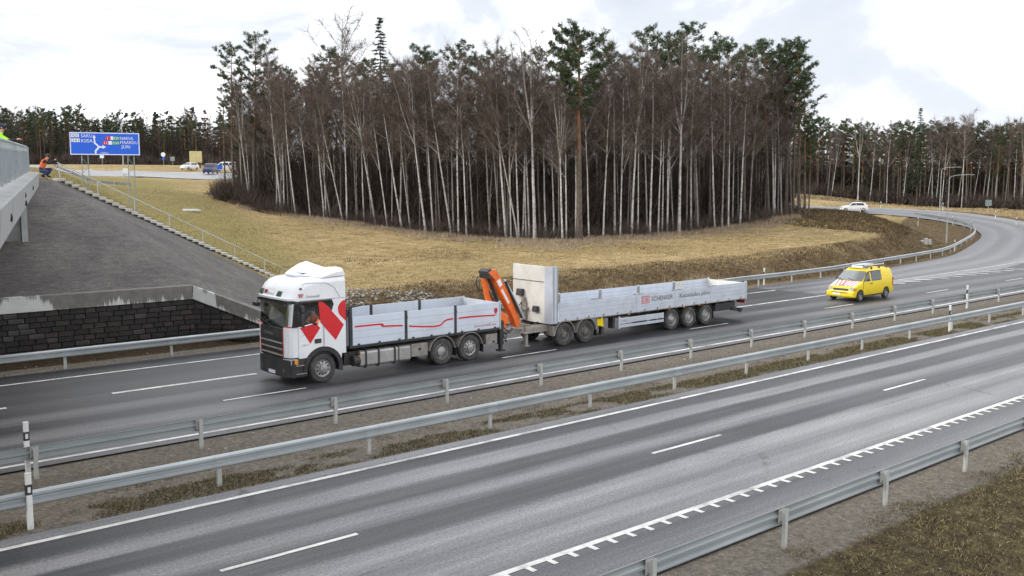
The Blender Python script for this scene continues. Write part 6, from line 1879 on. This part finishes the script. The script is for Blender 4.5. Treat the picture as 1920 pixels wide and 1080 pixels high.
def spruce(seed, H, base0=.12, spread=2.0, dens=1.0, nw=.10):
    r = np.random.default_rng(seed)
    tr, cr_ = TM(), TM()
    P = np.array([[0, 0, -.3], [0, 0, H * .3], [0.03, 0, H * .7], [0, 0, H]]); V, F = tube_np(P, [.19, .14, .07, .012], 7); tr.add(V, F)
    nw_ = int(H * 2.3 * dens)
    for k in range(nw_):
        q = base0 + (1 - base0) * (k + .5) / nw_
        L = spread * (1 - (q - base0) / (1 - base0)) ** .85 + .15
        for j in range(5):
            a = r.uniform(0, 2 * PI); l = L * r.uniform(.65, 1.1)
            s = np.linspace(0, 1, 4); b = np.array([0, 0, q * H])
            pp = b + np.stack([np.cos(a) * l * s, np.sin(a) * l * s, -.30 * l * s + .18 * l * s ** 2.5], 1)
            V, F = tube_np(pp, .022 * (1 - s * .8), 3); tr.add(V, F)
            nc = int(8 + 9 * l)
            u = r.random(nc); c = np.stack([np.interp(u, s, pp[:, i]) for i in range(3)], 1)
            d = np.stack([np.cos(a) + r.normal(0, .7, nc), np.sin(a) + r.normal(0, .7, nc), r.normal(-.35, .35, nc)], 1)
            cr_.slivers(c, d, r.uniform(.25, .5, nc), nw, r)
    m = 25; base = np.array([0, 0, H * .97]) + r.normal(0, .08, (m, 3)); d = r.normal(0, .5, (m, 3)); d[:, 2] += .8
    cr_.slivers(base, d, .4, nw, r)
    return tr.arr(), cr_.arr()

class Kind:
    """one tree pattern; its trunk and crown meshes are shared by every copy"""
    def __init__(s, name, data, bark, leaf, crown_name="crown"):
        s.name, s.data, s.bark, s.leaf, s.cn = name, data, bark, leaf, crown_name; s.src = None; s.H = data[0][0][:, 2].max()
    def place(s, x, y, z, h, yaw, label, group, tilt=(0, 0), cat="tree"):
        sc = h / s.H
        if s.src is None:
            r = thing(s.name, label, cat, (x, y, z), group)
            t_ = np_mesh("trunk", *s.data[0], s.bark, 3, r); c = np_mesh(s.cn, *s.data[1], s.leaf, 3, r)
            t_.data.polygons.foreach_set('use_smooth', np.ones(len(t_.data.polygons), bool))
            s.src = (r, t_, c)
        else:
            r = inst(s.src[0]); inst(s.src[1], r); inst(s.src[2], r)
            r.location = (x, y, z); tag(r, label, cat, group)
        wx = sc * (0.75 + 0.25 * sc if sc < 1.3 else 1)
        # lean: tilt about the horizontal axes after the yaw
        r.rotation_mode = 'QUATERNION'
        from mathutils import Quaternion
        q = Quaternion((0, 0, 1), yaw)
        lean = Vector((tilt[0], tilt[1], 0))
        if lean.length > 1e-4: q = Quaternion(Vector((0, 0, 1)).cross(lean).normalized(), math.atan(lean.length)) @ q
        r.rotation_quaternion = q
        r.scale = (sc, sc, sc)
        return r

BIRCH = [Kind("birch_tree", birch(100 + k, 18.0, bend=[.0, .03, -.02, .05, .015, -.04, .02, 0][k], fork=(k in (2, 5)), twigs=2300, crown0=[.40, .46, .42, .5, .44, .47, .38, .52][k], rad=[.10, .088, .112, .092, .082, .104, .074, .088][k]), 'birch', 'twig') for k in range(8)]
BIGB = Kind("birch_tree", birch(140, 21.0, 0.0, True, 1500, .46, .17), 'birch', 'twig')
THIN = [Kind("birch_tree", birch(150 + k, 15.5, bend=[.03, -.02, 0][k], twigs=1300, crown0=.45, rad=.065), 'birch_dark', 'twig') for k in range(3)]
PINE = [Kind("pine_tree", pine(200 + k, 20.0, [.60, .66, .56, .70][k], [2.3, 2.0, 2.7, 2.2][k], .17), 'pine_bark', 'needle') for k in range(4)]
BIGP = Kind("pine_tree", pine(230, 19.8, .62, 3.0, .30, 1.55), 'pine_bark', 'needle')
SPRUCE = [Kind("spruce_tree", spruce(240 + k, 20.0, [.30, .22][k], [1.7, 2.0][k]), 'spruce_bark', 'needle_dark') for k in range(2)]

TR = random.Random(5)
def gzs(x, y): return gz(x, y) - 0.02
# front edge of the wood as seen over the field: lateral ratio -> distance of the edge
EDGE = np.array([(49.8, 110), (49.6, 97.5), (52.9, 84.1), (55.7, 74.2), (61, 64.2), (74.4, 62.1), (93.5, 61.3)])
_el = (EDGE @ RGT) / (EDGE @ FWD); _ed = EDGE @ FWD
def edge_d(px): return float(np.interp((px - 960) / 1800.0, _el, _ed))
def ground_at(px, back=0.0):
    d = edge_d(px) + back
    return at_px((px - 960) / 1800.0, d)
G1 = "birches along the front edge of the middle wood"
def lean_vec(dpx, hpx):
    k = (dpx) / max(hpx, 1)
    return (RGT[0] * k, RGT[1] * k)
# (foot column, top column, top row, foot row, kind, label)
def put(px, tx, ty, fy, kind, label, group=None, back=0.0, yaw=None):
    x, y = ground_at(px, back); d = edge_d(px) + back
    h = (fy - ty) / 1800.0 * d * 0.955
    return kind.place(x, y, gzs(x, y), h, TR.uniform(0, 6.28) if yaw is None else yaw, label, group, lean_vec(tx - px - (px - 960) / 1800 * .11 * (fy - ty) * 0.9, fy - ty))
NB = "slender bare birch with a pale trunk on the front edge of the middle wood"
front = [(471, 440, 150, 392, 2), (529, 497, 95, 402, 0), (556, 520, 140, 405, 1), (583, 560, 150, 408, 4), (609, 585, 118, 410, 3), (622, 571, 110, 412, 0), (644, 590, 150, 414, 6), (651, 648, 100, 416, 1),
         (727, 690, 120, 424, 6), (770, 735, 150, 432, 4), (798, 757, 95, 440, 3), (813, 790, 120, 441, 1), (847, 795, 115, 445, 0), (860, 850, 100, 447, 4), (875, 862, 130, 447, 1), (920, 893, 110, 450, 3),
         (949, 922, 80, 452, 0), (958, 950, 110, 452, 6), (973, 958, 100, 453, 4), (987, 976, 150, 454, 1), (1062, 1064, 130, 457, 6), (1104, 1098, 150, 455, 4), (1131, 1141, 120, 456, 1), (1153, 1150, 80, 456, 0), (1163, 1168, 130, 452, 6),
         (1184, 1195, 80, 448, 5), (1196, 1200, 140, 447, 4), (1218, 1229, 95, 446, 0), (1234, 1240, 150, 445, 1), (1251, 1258, 120, 440, 6), (1296, 1290, 120, 440, 1), (1340, 1322, 120, 430, 3), (1353, 1361, 115, 424, 0), (1365, 1369, 100, 420, 4),
         (1387, 1400, 100, 415, 0), (1404, 1416, 140, 412, 1)]
ORD = "first second third fourth fifth sixth seventh eighth ninth tenth eleventh twelfth thirteenth fourteenth fifteenth sixteenth".split()
def ordinal(px, marks, cols):
    # how many trunks away from the nearest landmark, and on which side of it
    best = None
    for mx, mn in marks:
        lo, hi = sorted((px, mx)); n = sum(1 for c in cols if lo < c < hi)
        if best is None or n < best[0]: best = (n, "left" if px < mx else "right", mn)
    return ORD[best[0]], best[1], best[2]
MARKS = [(440, "ragged pine at the wood's left end"), (705, "leaning fork trunked birch"), (755, "strongly curved leaning birch"), (972, "birch that leans across two trunks"), (1003, "tall twiggy topped birch"), (1086, "big orange trunked pine"), (1273, "large forked white birch"), (1440, "bushy pine near the wood's right end")]
FCOLS = [q[0] for q in front]
for px, tx, ty, fy, k in front:
    o_, sd_, mn_ = ordinal(px, MARKS, FCOLS)
    put(px, tx, ty, fy, BIRCH[k], "pale front birch, %s trunk %s of the %s" % (o_, sd_, mn_), G1, back=TR.uniform(0, 1.2))
put(705, 655, 108, 424, BIRCH[2], "birch leaning left, its pale trunk forking halfway up, in the left part of the wood")
put(755, 693, 112, 437, BIRCH[3], "strongly curved pale birch leaning left over its neighbours on the wood edge")
put(799, 752, 105, 441, BIRCH[5], "birch with a crooked pale trunk and side fork left of the wood centre")
put(972, 920, 130, 453, BIRCH[3], "pale birch leaning left and crossing two straight trunks near the wood centre")
put(1003, 992, 38, 452, BIGB, "tall bare birch whose pale twiggy top rises above the wood left of the big pine", yaw=1.2)
put(1055, 1046, 150, 457, BIRCH[2], "bright white slightly wavy birch trunk just left of the big orange pine")
put(1273, 1280, 58, 443, BIGB, "large forked bright white birch in the right half of the wood edge", yaw=.4)
put(1086, 1090, 38, 455, BIGP, "big pine with thick orange upper trunk standing in the front row of the wood", yaw=.7)
put(715, 713, 26, 420, SPRUCE[0], "pointed spruce top rising above the birches left of the wood centre", back=14)
put(640, 636, 22, 416, THIN[0], "thin bare birch top sticking out highest on the left part of the wood", back=6)
put(440, 436, 78, 382, PINE[2], "tall pine with ragged side branches at the left end of the wood")
put(425, 420, 180, 372, PINE[1], "smaller loose pine at the outermost left tip of the wood", back=6)
put(478, 484, 66, 395, PINE[0], "slim pine with dark top second from the left end of the wood", back=5)
put(1497, 1492, 68, 408, PINE[3], "tall pine at the right end of the wood with branches hanging into the sky", back=1)
put(1472, 1478, 76, 410, PINE[2], "broad dark pine just inside the right end of the wood", back=3)
put(1440, 1428, 72, 412, PINE[0], "dark bushy pine second from the right end of the wood", back=4)
G2 = "pines rising behind the birches of the middle wood"
N2 = "dark topped pine standing behind the bare birches of the middle wood"
tops = [(512, 118), (545, 130), (590, 128), (612, 82), (630, 95), (668, 106), (690, 96), (740, 112), (785, 82), (805, 108), (862, 74), (895, 98), (925, 92), (1012, 100), (1060, 84), (1140, 92), (1170, 104), (1210, 65), (1232, 94), (1258, 88), (1262, 70), (1290, 60), (1310, 95), (1330, 88), (1345, 78), (1362, 84), (1395, 75), (1415, 76), (1462, 88), (1485, 90), (1508, 130), (1515, 215)]
TMARKS = [(440, "ragged pine at the wood's left end"), (713, "pointed spruce top"), (1003, "tall twiggy topped birch"), (1086, "big orange trunked pine"), (1273, "large forked white birch"), (1497, "pine at the wood's right end")]
for px, ty in tops:
    o_, sd_, mn_ = ordinal(px, TMARKS, [q[0] for q in tops])
    N2 = "dark pine crown behind birches, %s %s of the %s" % (o_, sd_, mn_)
    k = TR.randrange(4)
    fy = 455 - 0.00012 * (px - 1060) ** 2 - (0.04 * (1060 - px) if px < 1060 else .06 * (px - 1060))
    put(px, px + TR.uniform(-6, 6), ty + TR.uniform(0, 16), fy, PINE[k], N2, G2, back=TR.uniform(9, 20) if px < 1300 else TR.uniform(3, 12) if px < 1490 else TR.uniform(-1, 3))
# inner birches between and behind the front row
G3 = "birches inside the middle wood"
N3 = "bare grey brown birch standing deeper inside the middle wood"
for k in range(100):
    px = TR.uniform(455, 1490); b = TR.uniform(1.0, 13)
    x, y = ground_at(px, b)
    kd = TR.choice(BIRCH + THIN + THIN)
    kd.place(x, y, gzs(x, y), TR.uniform(13.5, 17.3) * (1.0 if px > 520 else .92), TR.uniform(0, 6.28), N3, G3, (RGT[0] * TR.uniform(-.08, .04), RGT[1] * TR.uniform(-.08, .04)))

# wood on the right, beyond the slip road
G4, N4 = "birches on the edge of the wood beyond the slip road", "pale bare birch on the edge of the far wood beyond the slip road"
G5, N5 = "pines on the edge of the wood beyond the slip road", "dark pine on the edge of the far wood beyond the slip road"
def far_d(px): return float(np.interp(px, [1490, 1560, 1700, 1900, 1990], [252, 244, 222, 198, 190]))
def put2(px, ty, fy, kind, label, group=None, back=0, lean=0):
    d = far_d(px) + back; x, y = at_px((px - 960) / 1800.0, d)
    h = (fy - ty) / 1800 * d
    kind.place(x, y, gzs(x, y), h, TR.uniform(0, 6.28), label, group, (RGT[0] * lean, RGT[1] * lean))
put2(1716, 200, 384, SPRUCE[1], "tall pine like spruce rising well above the far wood on the right", back=-4)
put2(1606, 218, 372, BIGB, "wide forked bare birch at the front of the far wood behind the slip road", back=-3)
RCOLS = (1548, 1556, 1628, 1752, 1762, 1776, 1792, 1800, 1808, 1820, 1838, 1846, 1862, 1880, 1898, 1912, 1745, 1735, 1690, 1660)
for px in RCOLS:
    fy = np.interp(px, [1500, 1700, 1900], [364, 380, 396])
    o_, sd_, mn_ = ordinal(px, [(1606, "wide forked bare birch"), (1716, "tall spruce"), (1925, "picture's right edge")], RCOLS)
    N4 = "pale birch in the far right wood, %s trunk %s of the %s" % (o_, sd_, mn_)
    put2(px, 225 + TR.uniform(-8, 30), fy, TR.choice(BIRCH), N4, G4, TR.uniform(-3, 7), TR.uniform(-.03, .13))
for k in range(44):
    px = 1486 + 10.6 * k + TR.uniform(-4, 4)
    fy = np.interp(px, [1500, 1700, 1900], [362, 380, 394])
    ty = np.interp(px, [1490, 1510, 1560, 1640, 1700, 1760, 1820, 1920], [205, 228, 232, 232, 240, 236, 242, 246]) + TR.uniform(-13, 18)
    put2(px, ty, fy, TR.choice(PINE), N5, G5, TR.uniform(2, 16))
# wood on the left, beyond the roundabout
G6, N6 = "conifers along the wood beyond the roundabout", "dark conifer in the wood beyond the roundabout"
for k in range(46):
    px = -20 + 10.2 * k + TR.uniform(-4, 4)
    d = float(np.interp(px, [0, 100, 250, 450], [262, 268, 282, 290])) + TR.uniform(-4, 12)
    ty = np.interp(px, [0, 60, 130, 170, 200, 250, 300, 360, 410, 450], [207, 210, 206, 212, 228, 226, 230, 240, 240, 240]) + TR.uniform(-16, 14)
    x, y = at_px((px - 960) / 1800.0, d); z = gzs(x, y)
    top = CAM_H + (342 - ty) / 1800 * d
    kd = TR.choice([PINE[0], PINE[2], SPRUCE[0], SPRUCE[1], SPRUCE[1]])
    kd.place(x, y, z, max(10, top - z), TR.uniform(0, 6.28), N6, G6)

# deep parts of the woods: one mass
def mass(name, spots, kinds, mats_, label):
    V, F, mi, n = [], [], [], 0
    r = np.random.default_rng(77)
    for (x, y, z, h) in spots:
        k = kinds[r.integers(len(kinds))]; sc = h / k[2]
        a = r.uniform(0, 6.28); c, s = math.cos(a), math.sin(a); Rm = np.array([[c, -s, 0], [s, c, 0], [0, 0, 1]])
        for part in (0, 1):
            v, f = k[part]
            V.append((v @ Rm.T) * sc + np.array([x, y, z])); F.append(f + n); mi.append(np.full(len(f), k[3] if part == 0 else k[4])); n += len(v)
    o = np_mesh(name, np.concatenate(V), np.concatenate(F), mats_, 3, kind='stuff', mi=np.concatenate(mi))
    o['label'] = label
    return o
LOW = []
for k in range(3):
    a, b = birch(300 + k, 17, twigs=620, rad=.09, tw=.055, crown0=.28); LOW.append((a, b, a[0][:, 2].max(), 0, 2))
for k in range(2):
    a, b = pine(310 + k, 19, .60, 2.5, .15, .62, .5, .15); LOW.append((a, b, a[0][:, 2].max(), 1, 3))
for k in range(2):
    a, b = spruce(320 + k, 8.5, .03, 1.9, .55, .2); LOW.append((a, b, a[0][:, 2].max(), 1, 4))
WM = ['birch_dark', 'pine_bark', 'twig', 'needle', 'needle_dark']
sp = []
for k in range(300):
    px = TR.uniform(470, 1475); b = TR.uniform(9, 34) if px > 560 else TR.uniform(9, 24)
    x, y = ground_at(px, b)
    if np.min(np.hypot(RC[:, 0] - x, RC[:, 1] - y)) < 7: continue
    sp.append((x, y, gzs(x, y), TR.uniform(12.5, 16.0)))
mass("forest", sp, LOW[:3] + [LOW[0], LOW[1]], WM, "dim inner part of the middle wood")
sp = []
for k in range(110):
    px = TR.uniform(500, 1440); b = TR.uniform(14, 34); x, y = ground_at(px, b)
    if np.min(np.hypot(RC[:, 0] - x, RC[:, 1] - y)) < 7: continue
    sp.append((x, y, gzs(x, y), TR.uniform(2.5, 8.5)))
mass("undergrowth", sp, LOW[5:], WM, "young dark spruces under the birches of the middle wood")
sp = []
for k in range(330):
    px = TR.uniform(1430, 2040); d = far_d(max(px, 1490)) + TR.uniform(5, 70); x, y = at_px((px - 960) / 1800, d)
    sp.append((x, y, gzs(x, y), TR.uniform(14, 19) * (1 if d < 260 else .9)))
for k in range(330):
    px = TR.uniform(-80, 520); d = TR.uniform(282, 350); x, y = at_px((px - 960) / 1800, d)
    sp.append((x, y, gzs(x, y), TR.uniform(13, 17.5)))
for k in range(150):
    px = TR.uniform(-80, 520); d = TR.uniform(278, 310); x, y = at_px((px - 960) / 1800, d)
    sp.append((x, y, gzs(x, y), TR.uniform(9, 13)))
mass("forest", sp, LOW, WM, "deep part of the far woods behind the edge trees")

# brush along the wood edges and on the forest floor
def brush(name, spots, label, mat='brush', per=70, hmax=1.6, w=.03, kind='stuff'):
    t_ = TM(); r = np.random.default_rng(5)
    for (x, y, z, h) in spots:
        n = per
        b = np.array([x, y, z]) + np.stack([r.normal(0, .55, n), r.normal(0, .55, n), r.uniform(-.05, h * .45, n)], 1)
        d = np.stack([r.normal(0, .35, n), r.normal(0, .35, n), r.uniform(.5, 1, n)], 1)
        t_.slivers(b, d, r.uniform(.4, 1.0, n) * h * .75, w, r)
    V, F = t_.arr(); o = np_mesh(name, V, F, mat, 3, kind=kind); o['label'] = label
    return o
sp = []
for k in range(420):
    px = TR.uniform(440, 1495); b = TR.uniform(.3, 22) if TR.random() < .75 else TR.uniform(-.3, 1.5)
    x, y = ground_at(px, b); sp.append((x, y, gz(x, y), TR.uniform(.6, 2.4)))
brush("undergrowth", sp, "bare brown brush on the floor of the middle wood")
sp = []
for k in range(620):
    px = TR.uniform(455, 1470); b = TR.uniform(8, 34); x, y = ground_at(px, b)
    if np.min(np.hypot(RC[:, 0] - x, RC[:, 1] - y)) < 6: continue
    sp.append((x, y, gz(x, y), TR.uniform(4, 10.5)))
brush("thicket", sp, "dense dark saplings filling the middle wood between its trunks", per=110, w=.075)
sp = []
for k in range(130):
    px = TR.uniform(412, 530); d0 = edge_d(max(px, 440)); b = TR.uniform(-1.5, 6); x, y = at_px((px - 960) / 1800, d0 + b)
    sp.append((x, y, gz(x, y), TR.uniform(1.6, 3.4) * (1 if px < 480 else .6)))
brush("shrubs", sp, "bare dark shrubs at the left foot of the middle wood", per=130, w=.03)
sp = []
for k in range(330):
    px = TR.uniform(1485, 2000); d = far_d(px) + TR.uniform(-2, 16); x, y = at_px((px - 960) / 1800, d); sp.append((x, y, gz(x, y), TR.uniform(1.5, 4.5)))
for k in range(420):
    px = TR.uniform(1470, 2010); d = far_d(px) + TR.uniform(10, 40); x, y = at_px((px - 960) / 1800, d); sp.append((x, y, gz(x, y), TR.uniform(5, 13)))
for k in range(420):
    px = TR.uniform(-60, 490); d = TR.uniform(280, 310); x, y = at_px((px - 960) / 1800, d); sp.append((x, y, gz(x, y), TR.uniform(5, 13)))
for k in range(200):
    px = TR.uniform(-40, 470); d = TR.uniform(262, 285); x, y = at_px((px - 960) / 1800, d); sp.append((x, y, gz(x, y), TR.uniform(1.5, 4.5)))
brush("undergrowth", sp, "dark brush along the edges of the far woods", per=70, w=.10)

# ------------------------------------------------------------------ grass, reeds, stones
def blades(name, n, sampler, mat, hmin, hmax, w, lean=.5, label=None, per=3, spread=.10):
    r = np.random.default_rng(abs(hash(name + mat)) % 9999 if False else n)
    xy = sampler(r, n); n = len(xy)
    z = height(xy[:, 0], xy[:, 1])
    b = np.repeat(np.column_stack([xy, z - .01]), per, 0) + np.column_stack([r.normal(0, spread, (n * per, 2)), np.zeros(n * per)])
    d = np.column_stack([r.normal(0, lean, n * per), r.normal(0, lean, n * per), np.ones(n * per)])
    t_ = TM(); t_.slivers(b, d, r.uniform(hmin, hmax, n * per), w, r)
    V, F = t_.arr(); o = np_mesh(name, V, F, mat, 3, kind='stuff')
    if label: o['label'] = label
    return o
def tri_view(r, n, lat0, lat1, d0, d1, keep=None):
    """random ground spots in a sector of the field, thinner with distance"""
    d = d0 * (d1 / d0) ** r.random(n); lat = r.uniform(lat0, lat1, n)
    xy = d[:, None] * FWD[None] + (lat * d)[:, None] * RGT[None]
    if keep is not None: xy = xy[keep(xy[:, 0], xy[:, 1])]
    return xy
clear = lambda x, y: np.array([np.min(np.hypot(RC[::3, 0] - a, RC[::3, 1] - b)) > 5.2 for a, b in zip(x, y)])
fieldkeep = lambda x, y: (y > crest_y(x) - .3) & ~in_poly(x, y, WOOD) & ~((x < 27.3) & (y < 55.3)) & (fbm(x * .35, y * .35, 3) > -.16)
def k1(x, y): 
    m = fieldkeep(x, y); g_ = sstep(8, -6, (x - 33) - 0.28 * (y - 60)); return m & (np.random.default_rng(1).random(len(x)) > g_ * .85)
def k2(x, y):
    m = fieldkeep(x, y); g_ = sstep(8, -6, (x - 33) - 0.28 * (y - 60)); return m & (np.random.default_rng(2).random(len(x)) < g_) & (y < 150)
blades("grass", 62000, lambda r, n: tri_view(r, n, -.32, .46, 50, 125, lambda x, y: k1(x, y) & (x < 104)), 'straw', .04, .13, .05, 1.1, "dry yellow grass on the field in front of the wood")
blades("grass", 26000, lambda r, n: tri_view(r, n, -.50, -.12, 52, 150, k2), 'greenblade', .04, .11, .05, 1.0, "greenish grass on the slope beyond the stairs")
blades("grass", 22001, lambda r, n: np.column_stack([r.uniform(20, 106, n), 0 * r.random(n)]) + np.column_stack([np.zeros(n), r.random(n)]) * 1.0, 'brownblade', .1, .3, .05, .7) if False else None
def bankpts(r, n):
    x = r.uniform(19, 108, n); u = r.random(n); yc = crest_y(x); y = 41.0 + (yc + .6 - 41.0) * u
    k = clear(x, y) & (fbm(x * .5, y * .7, 3) > -.10); return np.column_stack([x, y])[k]
blades("grass", 30000, bankpts, 'brownblade', .04, .16, .05, 1.1, "brown withered grass on the bank beside the far carriageway")
def tuft(r, n):
    x = r.uniform(22, 75, n); y = crest_y(x) + r.normal(0, .5, n); return np.column_stack([x, y])
blades("grass", 5000, tuft, 'straw', .06, .22, .04, .9, "taller straw grass along the crest of the bank")
def woodedge(r, n):
    px = r.uniform(430, 1500, n); b = r.normal(-.4, .8, n)
    return np.array([at_px((p - 960) / 1800, edge_d(max(p, 440)) + q) for p, q in zip(px, b)])
blades("grass", 9001, woodedge, 'reed', .2, .6, .045, .6, "long pale grass at the foot of the front birches")
def mound(r, n):
    x = r.uniform(88, 110, n); y = r.uniform(46, 72, n)
    k = (y > crest_y(x) - 1) & clear(x, y) & ~in_poly(x, y, WOOD); return np.column_stack([x, y])[k]
def belt(r, n):
    px = r.uniform(445, 1490, n); b = -np.abs(r.normal(0, 3.2, n)) - .3
    q = np.array([at_px((p - 960) / 1800, edge_d(p) + v) for p, v in zip(px, b)])
    return q[fbm(q[:, 0] * .45 + 7, q[:, 1] * .45, 4) > .02]
blades("grass", 20000, belt, 'reed', .08, .30, .05, .9, "pale matted tussocks along the edge of the field below the birches", 4, .16)
def patchy(r, n):
    q = tri_view(r, n, -.30, .44, 50, 95, lambda x, y: fieldkeep(x, y) & (x < 104)); return q[fbm(q[:, 0] * .22 + 50, q[:, 1] * .22, 4) > .10]
blades("grass", 16000, patchy, 'brownblade', .05, .16, .05, 1.0, "darker withered patches on the field", 4, .15)
blades("grass", 12000, mound, 'brownblade', .1, .35, .06, .7, "brown grass on the mound inside the bend")
def farverge(r, n):
    px = r.uniform(1490, 1960, n); d = np.array([far_d(p) for p in px]) - r.uniform(1, 46, n)
    xy = np.array([at_px((p - 960) / 1800, q) for p, q in zip(px, d)]); return xy[clear(xy[:, 0], xy[:, 1])]
blades("grass", 14000, farverge, 'straw', .15, .45, .09, .7, "yellow grass strip between the slip road and the far wood")
def near(r, n):
    x = r.uniform(11, 36, n); y = 10.45 - 5.9 * r.random(n) ** .85
    k = (fbm(x * .8, y * .8, 4) + (10.05 - y) * .2 > -.02); return np.column_stack([x, y])[k]
def clump(r, n):
    q = near(r, n); return q[fbm(q[:, 0] * 1.7 + 3, q[:, 1] * 1.7, 4) > .03]
blades("moss", 60000, near, 'mossblade', .015, .07, .015, 1.2, "brown green mossy turf on the verge in the bottom corner", 3, .06)
blades("grass", 26000, clump, 'mossblade', .05, .15, .014, .8, "taller tufts of half dry grass on the verge in the bottom corner", 3, .05)
blades("grass", 5000, clump, 'straw', .06, .18, .012, 1.3, "dry straw stalks lying on the verge in the bottom corner", 2, .05)
def median(r, n):
    x = r.uniform(3, 75, n); y = 21.15 + r.random(n) * 1.15
    k = fbm(x * .55, y * 1.3, 4) > -.06; return np.column_stack([x, y])[k]
def median2(r, n):
    x = r.uniform(3, 75, n); y = np.where(r.random(n) < .7, 22.5 + r.random(n) * .7, 23.4 + r.random(n) * 1.1)
    k = fbm(x * .7 + 40, y * 1.3, 4) > .06; return np.column_stack([x, y])[k]
blades("weeds", 52000, median, 'mossblade', .02, .13, .016, 1.1, "patchy moss and weeds on the muddy median", 3, .06)
blades("weeds", 16000, median2, 'brownblade', .02, .09, .016, 1.1, "withered weeds around the median guardrail posts", 3, .06)
def reeds(r, n):
    x = np.concatenate([r.uniform(33, 64, int(n * .75)), r.uniform(22, 33, n - int(n * .75))]); y = 41.3 + np.abs(r.normal(0, .6, n))
    k = fbm(x * .4 + 9, y * .3, 3) > .0; return np.column_stack([x, y])[k]
blades("reeds", 1500, reeds, 'reed', .5, 1.25, .03, .16, "dry pale reed stalks along the ditch behind the trailer", 2, .1)

def rocks(name, pts, smin, smax, mat, label):
    r = np.random.default_rng(9)
    bm = bmesh.new(); bmesh.ops.create_icosphere(bm, subdivisions=1, radius=1.0)
    V0 = np.array([v.co[:] for v in bm.verts]); F0 = np.array([[v.index for v in f.verts] for f in bm.faces]); bm.free()
    V, F = [], []
    for i, (x, y) in enumerate(pts):
        s = r.uniform(smin, smax); A = V0 * (1 + r.normal(0, .18, (len(V0), 1))) * np.array([1, r.uniform(.6, 1), r.uniform(.45, .75)]) * s
        a = r.uniform(0, 6.28); c, q = math.cos(a), math.sin(a)
        A = A @ np.array([[c, -q, 0], [q, c, 0], [0, 0, 1]]).T
        V.append(A + np.array([x, y, gz(x, y) + s * .15])); F.append(F0 + i * len(V0))
    o = np_mesh(name, np.concatenate(V), np.concatenate(F), mat, 3, kind='stuff'); o['label'] = label
    return o
r_ = np.random.default_rng(4)
pts = np.column_stack([r_.uniform(22.5, 34.5, 3600), 41.6 + 5.0 * r_.random(3600)])
pts = pts[(pts[:, 0] < 34.5 - (pts[:, 1] - 41.6) * .9) & (fbm(pts[:, 0] * .5, pts[:, 1] * .5, 3) > -.14)]
rocks("rubble", pts, .03, .12, 'stone', "loose pale stones heaped on the bank behind the truck cab")
px_r = np.column_stack([r_.uniform(8, 60, 500), np.where(r_.random(500) < .5, r_.uniform(22, 25.8, 500), r_.uniform(39.2, 40.9, 500))])
rocks("gravel", px_r, .015, .05, 'stone', "scattered small stones on the road shoulders")
def soilpts(r, n):
    x = r.uniform(4, 40, n); y = np.where(r.random(n) < .45, r.uniform(21.0, 25.9, n), r.uniform(9.9, 11.5, n)); return np.column_stack([x, y])
blades("soil_crumbs", 26000, soilpts, 'brownblade', .008, .035, .022, 1.8, "loose soil crumbs and dead bits on the bare shoulders", 3, .12)
px_g = np.column_stack([r_.uniform(12, 34, 500), r_.uniform(7.2, 10.7, 500)])
rocks("gravel", px_g[:160], .008, .024, 'stone', "scattered pebbles on the bare verge in the bottom corner")
